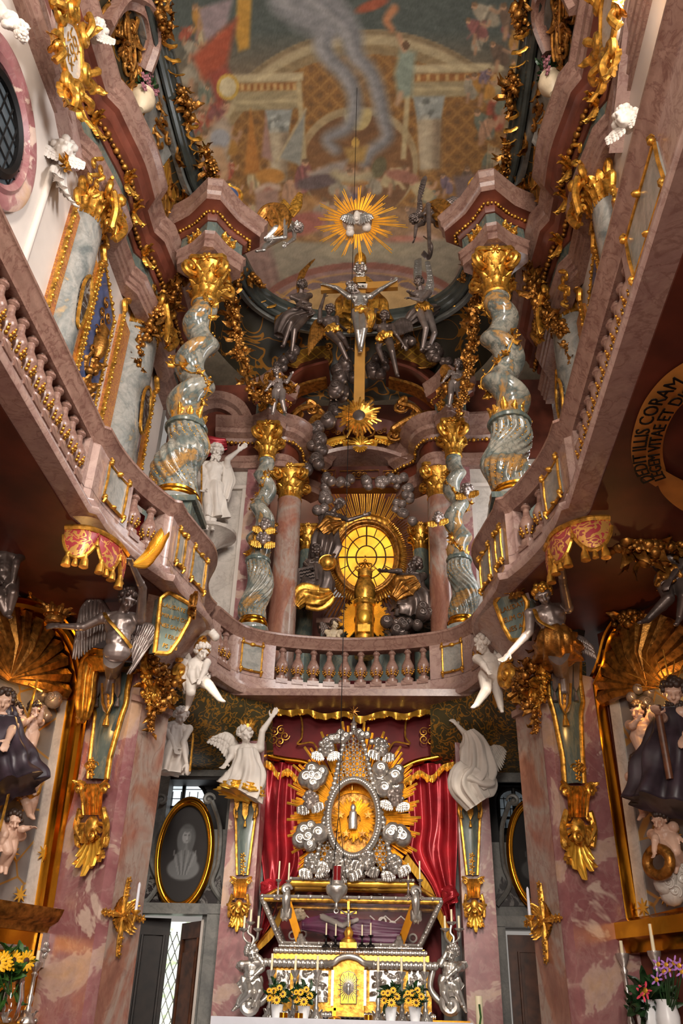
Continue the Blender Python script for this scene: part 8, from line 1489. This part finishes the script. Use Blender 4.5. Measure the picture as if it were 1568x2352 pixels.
# ---------------------------------------------------------------- upper side walls
XW = 3.40
def pil(name, label, y0, ya, yb, y1, zt, med, capz):
    t = thing(name, label, 'pilaster', (-XW, (y0 + y1) / 2, 6.0)); bx = lambda a, b, d, z0, z1, m, n: obj(n, (lambda q: (q.box((-XW + d / 2, (a + b) / 2, (z0 + z1) / 2), (d, b - a, z1 - z0)), q)[1])(MB()), m, t)
    bx(y0, ya, .06, 5.9, zt - .45, M['ochre'], 'brocade_strip'); bx(yb, y1, .06, 5.9, zt - .45, M['ochre'], 'brocade_strip')
    c, r = (ya + yb) / 2, (yb - ya) / 2; mb = MB(); mb.lathe([(r, 5.9), (r, 9), (r * .95, zt)], (-XW, c, 0), 28, np.diag([.75, 1, 1])); sh = obj('half_column', mb, M['inlay'], t)
    for y in (y0, y1): mb = MB(); mb.tube([(-XW + .07, y, 5.9), (-XW + .07, y, zt - .4)], .03, 6); beads(mb, [(-XW + .09, y, 5.9), (-XW + .09, y, zt - .4)], .03, .09); obj('gilt_beading', mb, M['gold'], t)
    for y, q in ((y0, -1), (y1, 1)):
        mb = MB(); p = V3(-XW + .08, y, zt - .4); mb.tube(spline([p, p + V3(0, q * .08, .12), p + V3(0, -q * .04, .26), p + V3(0, q * .05, .4), p + V3(0, -q * .1, .46), p + V3(0, -q * .1, .36)], 6), [.045, .05, .02], 7); mb.tube(spline([p + V3(0, q * .05, .4), p + V3(0, q * .0, .6), p + V3(0, -q * .12, .55)], 6), .012, 5); obj('gilt_scroll', mb, M['gold'], t)
    p = V3(-XW + r * .76, c, med); el = [p + V3(.02, r * .42 * math.cos(a) * (1 + .12 * math.sin(3 * a)), .42 * math.sin(a)) for a in np.linspace(0, 2 * PI, 28, endpoint=False)]; mb = MB(); mb.poly(el, .04, (-1, 0, 0)); md = obj('dark_medallion', mb, M['blackm'], sh); mb = MB(); mb.tube(el, .025, 6, closed=True); obj('gilt_rim', mb, M['gold'], md)
    mb = MB(); p = V3(-XW + r * .75, c, capz); 
    for k in range(9): a = (k - 4) * .36; d = V3(math.cos(a), math.sin(a), 0); put_leaf(mb, V3(-XW, c, capz - .25) + d * V3(.75, 1, 1) * r, Z1, d, .42, .3)
    for q in (-1, 1): volute(mb, p + V3(.1, q * r * .9, .22), V3(.5, q * .8, 0), Z1, .15, .045, 1.5, 1); cscroll(mb, p + V3(.12, q * .1, -.35), p + V3(.12, q * r * .9, .1), (.1, 0, 0), V3(0, 1, 0), Z1, .04)
    shell(mb, p + V3(.12, 0, -.05), V3(0, 1, 0), Z1, V3(1, 0, 0), .28); shell(mb, p + V3(.12, 0, -.1), V3(0, 1, 0), -Z1, V3(1, 0, 0), .2); mb.ball(p + V3(.16, 0, .3), .09, 8); obj('gilt_capital', mb, M['gold'], t); return t
p1 = pil('wall_pilaster', 'half column pilaster with dark medallion nearest the oval window', 6.93, 7.13, 7.72, 7.93, 10.95, 9.32, 10.9); p2 = pil('wall_pilaster', 'half column pilaster with dark medallion behind the great twisted column, bright wall', 9.03, 9.42, 10.3, 10.88, 11.15, 9.55, 11.2)
mirrored(p1, 'half column pilaster half hidden by the shadowed gallery rail'); mirrored(p2, 'half column pilaster beside the bright slit window')
t = thing('blue_panel', 'tall blue wall panel with gilt trophies between the two bright wall pilasters', 'panel', (-XW, 8.45, 6)); o_ = [V3(-XW + .03, y, z) for y, z in ((8.09, 5.9), (8.8, 5.9), (8.82, 10.35), (8.6, 10.5), (8.1, 10.8), (8.09, 10.3))]
mb = MB(); mb.poly(o_, .03, (-1, 0, 0)); obj('blue_field', mb, M['blue'], t); mb = MB(); mb.tube(o_, .028, 6, closed=True); beads(mb, [p + V3(.02, 0, 0) for p in o_ + o_[:1]], .03, .09); obj('gilt_frame', mb, M['gold'], t); mb = MB(); rg = np.random.default_rng(77)
for k in range(34):
    z = 6.4 + 4.0 * k / 34; y = 8.45 + .12 * math.sin(k * 2.2); 
    if 7.9 < z < 9.3: put_leaf(mb, (-XW + .06, y, z), Z1 + V3(0, rg.normal() * .6, 0), (1, 0, 0), .28, .16); mb.ball((-XW + .08, y, z), .06, 6)
    else: volute(mb, V3(-XW + .06, y, z), V3(0, 1, 0), Z1, .09, .014, 1.4, k, 1 if k % 2 else -1)
mb.lathe([(.05, 0), (.1, .1), (.12, .3), (.08, .42), (.1, .5), (.02, .62)], (-XW + .08, 8.45, 9.3), 12); obj('gilt_trophies', mb, M['ogold'], t); mirrored(t, 'tall blue wall panel glimpsed behind the shadowed gallery rail')
t = thing('oval_window', 'dark round window in a broad pink marble frame on the bright wall', 'window', (-XW, 5.1, 8.6)); B_ = np.array([[0, 0, 1], [1, 0, 0], [0, 1, 0]], float); c = V3(-XW, 5.1, 9.5); rim = lambda r, d: [c + V3(d, r * math.cos(a), r * 1.06 * math.sin(a)) for a in np.linspace(0, 2 * PI, 48, endpoint=False)]
mb = MB(); mb.grid(np.array([rim(.6, .0), rim(.6, .05), rim(.66, .09), rim(.7, .06), rim(.8, .10), rim(.86, .08), rim(.86, 0)]), False, True); obj('frame', mb, M['red'], t); mb = MB(); mb.poly(rim(.61, .015), .01, (-1, 0, 0)); pn = obj('pane', mb, M['dusk'], t); mb = MB()
for k in range(-3, 4): mb.tube([c + V3(.03, k * .17, -.6), c + V3(.03, k * .17, .6)], .012, 4); mb.tube([c + V3(.03, -.6, k * .17), c + V3(.03, .6, k * .17)], .012, 4)
mb.tube(rim(.5, .03), .06, 6, closed=True); obj('leading', mb, M['iron'], pn)
t = thing('wall_moulding', 'slim vertical stucco moulding on the bright wall under the winged term', 'moulding', (-XW, 6.55, 6)); mb = MB(); mb.tube([(-XW + .01, 6.3, 6.2), (-XW + .01, 6.3, 10.5)], .05, 8); obj('roll', mb, M['wall'], t)
cherub('stucco_cherub', 'white winged stucco cherub under the window arch, clasping gilt flowers', 145, 348, float(atx(145, 348, -3.25)[1]), .14, M['plaster'], M['plaster'], look=(.5, -.8, -.2))
c = atx(150, 378, -3.2); mb = MB(); garland(mb, [c, c + V3(.05, 0, -.06)], .06, RNG, 4); tag(obj('flower_bunch', mb, M['gold']), 'small gilt flower bunch held by the white stucco cherub', 'flowers'); mb = MB()
for k in range(5): put_leaf(mb, atx(140 + 3 * k, 385, -3.28), (0, .2 * (k - 2), -1), (1, 0, 0), .6, .16)
tag(obj('stucco_foliage', mb, M['plaster']), 'white stucco leaves falling below the winged cherub', 'ornament')
f, K = figure('stucco_putto', 'white stucco putto tumbling at the top corner of the bright wall', 'statue', dict(pel=(18, 40), nek=(38, 62), hd=(50, 76, -.05), le=(20, 62), lh=(8, 50), re=(48, 50), rh=(60, 62), lk=(0, 30), lf=(-8, 10), rk=(6, 22), rf=(-4, 0)), float(atx(30, 50, -3.0)[1]), .8, M['plaster'], M['plaster'], fat=1.35, head=1.3, hairn=30)
cherub('stucco_bust', 'white stucco winged head peering over the shadowed gallery', 1436, 275, float(atx(1436, 275, 3.1)[1]), .13, M['plaster'], M['plaster'], look=(-.7, -.6, -.3))
cherub('stucco_cherub', 'white stucco winged head on the cornice above the gilt letter cartouche', 222, 72, float(atx(222, 72, -2.9)[1]), .12, M['plaster'], M['plaster'], look=(.4, -.8, -.3))
# gilt cartouches on the cornice
for s, u, v, lb, ls in ((-1, 152, 118, 'gilt rocaille cartouche with gold letters above the bright wall', ('LOY', 'VOT', 'VXX')), (1, 1410, 40, 'gilt rocaille cartouche over the shadowed cornice', ())):
    X_ = s * 2.98; f = lambda du, dv: atx(u - s * du, v + dv, X_); t = thing('cartouche', lb, 'cartouche', tuple(f(0, 60))); n = V3(-s, 0, -.0); c = f(0, 0); e = V3(0, -1, 0) if s < 0 else V3(0, 1, 0); Yd = V3(0, 1, 0); o_ = [c + V3(0, .30 * math.cos(a) * (1 + .1 * math.cos(4 * a)), .36 * math.sin(a)) for a in np.linspace(0, 2 * PI, 30, endpoint=False)]
    mb = MB(); mb.poly(o_, .06, n); fl = obj('field', mb, M['wall2'], t); mb = MB(); mb.tube([p + n * .06 for p in o_], .035, 7, closed=True)
    for k in range(7): a = k * 2 * PI / 7 + .4; p = c + n * .08 + V3(0, .42 * math.cos(a), .5 * math.sin(a)); volute(mb, p, Yd, Z1, .14, .05, 1.3, a, 1 if k % 2 else -1); put_leaf(mb, p, V3(0, math.cos(a), math.sin(a)), n, .4, .22); cscroll(mb, p - n * .03, p + V3(0, .25 * math.cos(a + .7), .3 * math.sin(a + .7)), n * .1, Yd, Z1, .035)
    obj('gilt_rocaille', mb, M['gold'], t)
    for k, l in enumerate(ls): obj('lettering', text_mb(l, .16, lambda x, y, z: c + n * (.07 + z) + V3(0, 1, 0) * (x - .02 * k) + Z1 * (y + .12 - .16 * k)), M['gold'], fl, sharp=None)
for s, nm in SIDE:                                                        # gilt bead course and acanthus clasps of the entablature
    mb = MB(); beads(mb, [(s * (x - .12), y, 11.78) for x, y in EP], .045, .085); t = thing('bead_course', 'gilt bead course under the %s side cornice' % ('bright' if s < 0 else 'shadowed'), 'ornament', (s * 3.1, 6, 11.7)); obj('beads', mb, M['ogold'], t)
    for i, (y, x) in enumerate(((6.65, 3.2), (7.55, 3.02), (8.05, 3.05), (8.85, 3.1))):
        mb = MB(); c = V3(s * x, y, 11.72); 
        for k in range(6): put_leaf(mb, c, V3(-s * .3, math.sin(k - 2.5), .6 - .35 * k), (-s, 0, -.3), .24, .14)
        obj('acanthus_clasp', mb, M['gold'], t)
    for u, v in (((198, 400), (345, 650)) if s < 0 else ((1345, 330), (1318, 655))):
        c = atx(u + 35 * (-s), v + 20, s * 3.1) if False else atx(u, v, s * 3.22); mb = MB()
        for k in range(4): cscroll(mb, c + V3(-s * .1, .12 * (k % 2), .3 - .16 * k), c + V3(-s * .1, -.1 + .2 * (k % 2), .16 - .16 * k), (-s * .08, 0, 0), V3(0, 1, 0), Z1, .022); volute(mb, c + V3(-s * .12, .1 - .2 * (k % 2), .2 - .14 * k), V3(0, 1, 0), Z1, .07, .02, 1.4, k)
        obj('gilt_scroll', mb, M['gold'], t)
# cove ornament
def covept(s, Y, k): q = 1 - math.cos(k * PI / 2); return V3(s * ((1 - q) * 3.0 + q * 2.62 - .04), Y, 12.3 + 1.15 * math.sin(k * PI / 2))
for s, nm in SIDE:
    t = thing('cove_stucco', 'dark gilt scrollwork in the %s cove over the cornice' % ('bright wall' if s < 0 else 'shadowed'), 'ornament', (s * 2.9, 7, 12.4)); rg = np.random.default_rng(90)
    for i in range(26):
        p = covept(s, 4.6 + 4.6 * i / 26, .15 + .75 * rg.random()); mb = MB(); volute(mb, p, V3(0, 1, 0), V3(-s * .3, 0, 1), .14 + .12 * rg.random(), .03, 1.6, i, 1 if i % 2 else -1); put_leaf(mb, p, V3(0, rg.normal(), rg.normal()), (-s, 0, 0), .35, .2); cscroll(mb, p, p + V3(-s * .02, .35 * rg.normal(), .3), (-s * .06, .1, 0), V3(0, 1, 0), Z1, .025); obj('gilt_scroll', mb, M['ogold'], t)
    mb = MB(); P = spline([covept(s, 5.75, .05), covept(s, 5.8, .5), covept(s, 6.1, .85), covept(s, 6.5, .8), covept(s, 6.75, .5)], 6); mb.sweep(P, [(-.1, 0), (-.1, .14), (-.02, .16), (.02, .08), (.12, .06), (.12, 0)], up=(-s, 0, -.3), side=1); obj('niche_arch', mb, M['pinkd'], t)
    mb = MB(); G = np.array([[covept(s, y, k) - V3(s * (.03 + .04 * math.sin(5 * y) * math.sin(9 * k)), 0, 0) for y in np.linspace(7.0, 8.2, 16)] for k in np.linspace(.12, .62, 10)]); mb.grid(G); obj('silvered_field', mb, M['covegrey'], t)
    mb = MB(); mb.grid(np.array([[covept(s, y, k) - V3(s * .04, 0, 0) for y in np.linspace(8.2, 8.9, 8)] for k in np.linspace(.05, .5, 8)])); obj('lattice_field', mb, M['lattice'], t)
    c = covept(s, 6.95, .22); v_ = thing('urn', 'pale stucco urn of flowers on the %s cornice' % ('bright' if s < 0 else 'shadowed'), 'urn', tuple(c - V3(0, 0, .2))); mb = MB(); mb.lathe([(.05, -.2), (.08, -.16), (.17, -.02), (.18, .06), (.12, .14), (.15, .18)], c - V3(s * .12, 0, 0), 18); obj('bowl', mb, M['bone'], v_); foliage(c + V3(-s * .12, 0, .3), .3, 40, M['dleaf'], v_, .14); mb = MB()
    for k in range(9): rosette(mb, c + V3(-s * .2, .2 * rg.normal(), .32 + .14 * rg.normal()), (-s, -.4, 0), .07)
    obj('blossoms', mb, M['orchid'] if False else plain('dusty_pink_petal_' + nm, S(150, 96, 104), .6, 0, .2, 20), v_)
    for i, (u, v) in enumerate((((368, 38), (425, 250), (478, 395), (570, 640)) if s < 0 else ((1200, 30), (1178, 222), (1165, 380), (1085, 625)))):
        c = atz(u, v, 13.45); d = V3(0, 1, 0) if i < 3 else V3(-s * .7, .7, 0); mb = MB(); garland(mb, [c - d * .3 + V3(0, 0, .05), c + V3(-s * .06, 0, 0), c + d * .3], .11, rg, 11); tag(obj('fruit_swag', mb, M['ogold']), '%s gilt fruit swag from the viewer on the dark ceiling frame, %s side' % (('first', 'second', 'third', 'fourth')[i], 'bright' if s < 0 else 'shadowed'), 'garland', 'fruit swags of the ceiling frame')
    for i, (u, v) in enumerate((((398, 140), (447, 320), (598, 690)) if s < 0 else ((1192, 120), (1172, 300), (1060, 685)))):
        c = atz(u, v, 13.45); mb = MB(); d = V3(0, 1, 0) if i < 2 else V3(-s * .8, .6, 0); mb.tube([c + d * (x * .3) + V3(-s * .10 * math.cos(x * 9), 0, .08 * math.sin(x * 9)) for x in np.linspace(-1, 1, 30)], .03, 5, flat=.4); tag(obj('spiral_ribbon', mb, M['gold']), 'gilt ribbon winding round the dark ceiling frame, %s span on the %s side' % (('near', 'middle', 'far')[i], 'bright' if s < 0 else 'shadowed'), 'ribbon')
# long festoons hanging round the columns
for lb, P, Y, r in (('long gilt festoon hanging from the great left column towards the cherub column', [(545, 625), (532, 700), (545, 780), (562, 850), (580, 905), (628, 925)], 9.9, .10), ('gilt fruit festoon from the great column over to the bright wall pilaster', [(425, 620), (392, 690), (355, 740), (325, 790), (318, 845)], 9.6, .12), ('long gilt festoon hanging on the inner side of the great right column', [(1098, 630), (1092, 720), (1080, 800), (1068, 880), (1052, 960)], 9.9, .10), ('gilt fruit festoon from the great right column over to the slit window', [(1218, 590), (1222, 660), (1262, 735), (1300, 770), (1312, 840)], 9.6, .12), ('cluster of gilt fruit and ribbons over the cherub column capital', [(590, 905), (625, 900), (650, 880), (668, 900)], 11.3, .13), ('cluster of gilt fruit and ribbons over the capital beside the kneeling saint', [(1018, 880), (1040, 900), (1062, 870), (1050, 930)], 11.3, .13)):
    mb = MB(); garland(mb, spline([at(u, v, Y) for u, v in P], 6), r, np.random.default_rng(len(lb)), 34 if len(P) > 4 else 18); tag(obj('fruit_festoon', mb, M['ogold']), lb, 'garland', 'festoons of the columns')
for s, u, v, lb in ((-1, 640, 880, 'silver winged putto above the cherub column capital'), (1, 1045, 862, 'silver winged putto above the capital beside the kneeling saint')):
    f, K = figure('silver_putto', lb, 'statue', dict(pel=(u, v + 20), nek=(u + 4 * s, v - 10), hd=(u + 6 * s, v - 26, -.05), le=(u - 16, v, -.05), lh=(u - 26, v + 12, -.05), re=(u + 18, v - 2, -.05), rh=(u + 28, v - 18, -.05), lk=(u - 10, v + 45, -.05), lf=(u - 14, v + 70), rk=(u + 8, v + 42, -.08), rf=(u + 14, v + 66)), 11.15, .95, M['pewter'], M['dpewter'], fat=1.25, head=1.25, hairn=30, wings=[([(u - 6, v - 6), (u - 22, v - 22), (u - 32, v - 18)], [(u - 12, v + 10), (u - 30, v + 6), (u - 36, v - 6)])], wmat=M['ogold'])
for s, u, v, lb in ((-1, 522, 462, 'blue drum with gilt ring standing on the left column block'), (1, 1112, 436, 'blue drum with gilt ring standing on the right column block')):
    c = at(u, v, 9.5); t = thing('orb', lb, 'orb', tuple(c - V3(0, 0, .3))); mb = MB(); mb.ball(c, .24, 18); obj('blue_ball', mb, M['blue'], t); mb = MB()
    for q in (.26, .2): mb.tube([c + V3(q * math.cos(a), -.08, q * math.sin(a)) for a in np.linspace(0, 2 * PI, 28, endpoint=False)], .03, 6, closed=True)
    rosette(mb, c + V3(0, -.1, .28), OUT, .07); obj('gilt_ring', mb, M['gold'], t)
    f, K = figure('dark_putto', 'dark silver putto crouching beside the blue drum on the %s column block' % ('left' if s < 0 else 'right'), 'statue', dict(pel=(u + s * 14, v + 28), nek=(u + s * 18, v + 8), hd=(u + s * 16, v - 6, -.05), le=(u + s * 30, v + 16), lh=(u + s * 28, v + 28, -.05), re=(u + s * 4, v + 18, -.05), rh=(u - s * 6, v + 8, -.05)) if s < 0 else dict(pel=(u + 92, v + 100), nek=(u + 96, v + 72), hd=(u + 100, v + 58, -.05), le=(u + 84, v + 85), lh=(u + 80, v + 100, -.05), re=(u + 112, v + 85, -.05), rh=(u + 118, v + 100, -.05)), 9.35, .8, M['dpewter'], M['dpewter'], fat=1.3, head=1.3, hairn=30)
# under the galleries: red canopies, dark mouldings, garland-bearing dark angels
for s, pts, lb in ((-1, [(150, 1212), (200, 1213), (245, 1230), (275, 1252), (292, 1275)], 'red gold-brocaded canopy edge with tassels under the bright gallery'), (1, [(1400, 1190), (1350, 1192), (1300, 1208), (1268, 1228), (1252, 1262)], 'red gold-brocaded canopy edge with tassels under the shadowed gallery')):
    t = thing('lambrequin', lb, 'canopy', tuple(at(*pts[2], 8.0))); P = resample(spline([atz(u, v, 5.66) for u, v in pts], 8), 61); D = [.08 + .24 * abs(math.sin(PI * 2.5 * i / 60)) ** .6 for i in range(61)]; n = V3(-s * .6, -.8, 0); G = np.array([[p, p - Z1 * d * .5 + n * .03, p - Z1 * d] for p, d in zip(P, D)]); mb = MB(); mb.grid(G); mb.grid(G - n * .02); obj('brocade_cloth', mb, M['redp'], t); mb = MB(); mb.tube([g[2] for g in G], .02, 6); mb.tube([g[0] for g in G], .03, 6); obj('gilt_border', mb, M['gold'], t)
    for i in (6, 18, 30, 42, 54): mb = MB(); tassel(mb, G[i, 2] + Z1 * .02, .15); obj('tassel', mb, M['gold'], t)
    for i in (12, 24, 36, 48): mb = MB(); tassel(mb, G[i, 2] + Z1 * .02, .1); obj('tassel', mb, M['gold'], t)
    mb = MB(); P = spline([SA(s, u, v, .15) for u, v in (((178, 1292), (215, 1300), (235, 1345), (238, 1400)) if s < 0 else ((1392, 1302), (1358, 1310), (1345, 1370), (1330, 1450), (1325, 1490)))], 6); mb.sweep(P, [(-.1, 0), (-.1, .1), (-.03, .15), (.03, .1), (.1, .14), (.1, 0)], up=SN[s], side=1); struct('trim_broken_arch_' + ('left' if s < 0 else 'right'), mb, M['dwood'], 35)
    mb = MB(); c = SA(s, 112 if s < 0 else 1450, 1392 if s < 0 else 1370, .15); e = nz(np.cross(SN[s], Z1))
    for k in range(9): g = PI * (k + .5) / 9; put_leaf(mb, c, e * math.cos(g) + Z1 * math.sin(g), SN[s], .42, .2)
    tag(obj('palmette', mb, M['ogold']), 'dark gilt palmette crowning the %s relief frame' % ('veiled woman' if s < 0 else 'bearded saint'), 'ornament')
mb = MB(); garland(mb, spline([at(u, v, 7.2) for u, v in ((-10, 1000), (10, 1080), (25, 1150), (60, 1190), (100, 1200), (140, 1205))], 6), .13, np.random.default_rng(8), 40); tag(obj('flower_festoon', mb, M['ogold']), 'dark gilt flower festoon at the left picture edge under the gallery', 'garland')
mb = MB(); garland(mb, spline([at(u, v, 7.3) for u, v in ((1425, 1195), (1440, 1240), (1470, 1262), (1510, 1265), (1550, 1260), (1585, 1250))], 6), .12, np.random.default_rng(9), 34); tag(obj('flower_festoon', mb, M['ogold']), 'dark gilt flower festoon in the hands of the dark angel at the right edge', 'garland')
f, K = angel('dark silver angel at the left picture edge, only arm and flank showing', dict(pel=(8, 1330), nek=(12, 1265), hd=(10, 1232, -.05), le=(-20, 1300), lh=(-10, 1330, -.1), re=(38, 1290, -.1), rh=(30, 1335, -.1), lk=(0, 1375, -.1), lf=(14, 1410, -.05), rk=(30, 1365, -.1), rf=(22, 1405, -.05)), 7.4, 1.35, (), m='dpewter', sash=False, look=(.3, -.9, -.2))
f, K = angel('dark silver angel lifting a flower festoon at the right picture edge', dict(pel=(1540, 1330), nek=(1525, 1275), hd=(1545, 1245, -.05), le=(1470, 1225, -.05), lh=(1418, 1208, -.05), re=(1560, 1300, -.1), rh=(1540, 1330, -.15), lk=(1535, 1375, -.1), lf=(1485, 1425, -.05), rk=(1570, 1370, -.1), rf=(1560, 1420)), 7.4, 1.4, (), m='dpewter', look=(-.5, -.8, -.3), sashm='ogold')
# painted scroll on the underside of the shadowed gallery
sp_ = lambda u, v: atz(u, v, 5.70)
t = thing('painted_scroll', 'ochre painted scroll lettered DEDIT ILLIS CORAM under the shadowed gallery', 'scroll', tuple(sp_(1500, 1000))); o1 = spline([(1600, 815), (1530, 860), (1480, 920), (1455, 985), (1449, 1040), (1462, 1085), (1505, 1118)], 6); o2 = spline([(1600, 905), (1560, 935), (1535, 975), (1523, 1015), (1522, 1050), (1528, 1078), (1530, 1090)], 6)
mb = MB(); G = np.array([[sp_(*a) - Z1 * .0, (sp_(*a) + sp_(*b)) / 2 - Z1 * .03, sp_(*b) - Z1 * .0] for a, b in zip(o1, o2)]); mb.grid(G); obj('ochre_band', mb, plain('ochre_paint', S(186, 122, 50), .6, 0, .15, 3), t); mb = MB(); G2 = np.array([[sp_(*a), sp_(*b)] for a, b in zip(spline([(1505, 1095), (1520, 1130), (1560, 1165), (1610, 1185)], 6), spline([(1500, 1060), (1540, 1085), (1580, 1105), (1620, 1120)], 6))]) - Z1 * .02; mb.grid(G2); obj('curled_end', mb, bpy.data.materials['ochre_paint'], t)
for fr_, txt, sz in ((.22, 'DEDIT ILLIS CORAM', .155), (.68, 'LEGEM VITAE ET DIS', .135)):
    line = resample(np.array([sp_(*(a + (b - a) * fr_)) for a, b in zip(o1, o2)])[::-1], 200); line[:, 2] = 5.655; L = np.r_[0, np.cumsum(np.linalg.norm(np.diff(line, axis=0), axis=1))]; k_ = L[-1] * .93 / len(txt)
    def place(x, y, z):
        q = min(max(x, 0), L[-1]); p = V3(*[np.interp(q, L, line[:, i]) for i in range(3)]); p2 = V3(*[np.interp(min(q + .05, L[-1]), L, line[:, i]) for i in range(3)]); p1 = V3(*[np.interp(max(q - .05, 0), L, line[:, i]) for i in range(3)]); d = nz(p2 - p1); sd = V3(d[1], -d[0], 0); c_ = nz(V3(2.0, 6.6, 0) - p * V3(1, 1, 0)); sd = sd if np.dot(sd, sp_(1450, 1000) - sp_(1520, 1000)) > 0 else -sd; return p + sd * (y - sz * .35) - Z1 * z
    obj('lettering', text_mb(txt, sz, lambda x, y, z: place(x + L[-1] * .5, y, z)), M['iron'], t, sharp=None)
# painted sunbursts and words in the vaulting over the doors
for s, u, v, lb in ((-1, 492, 1640, 'gilt sunburst emblem in the green vaulting near the open door'), (1, 1132, 1645, 'gilt sunburst emblem in the green vaulting near the shut door')):
    c = at(u, v, 11.85); mb = MB(); a_, b_ = X1, nz(V3(0, -.45, .9)); n = np.cross(a_, b_)
    for k in range(40): g = 2 * PI * k / 40; e = a_ * math.cos(g) + b_ * math.sin(g); mb.tube([c + e * .17, c + e * (.27 + .05 * (k % 2))], [.016, .005], 4)
    mb.tube([c + (a_ * math.cos(g) + b_ * math.sin(g)) * .16 for g in np.linspace(0, 2 * PI, 24, endpoint=False)], .02, 6, closed=True); tag(obj('sunburst_emblem', mb, M['ogold']), lb, 'emblem')
c = at(435, 1712, 11.9); tag(obj('lettering', text_mb('EGO SUM PANIS', .10, lambda x, y, z: c + V3(x, -z, y - .35 * x * x)), M['ogold'], sharp=None), 'small gold lettering in the vaulting above the door bay window', 'lettering')
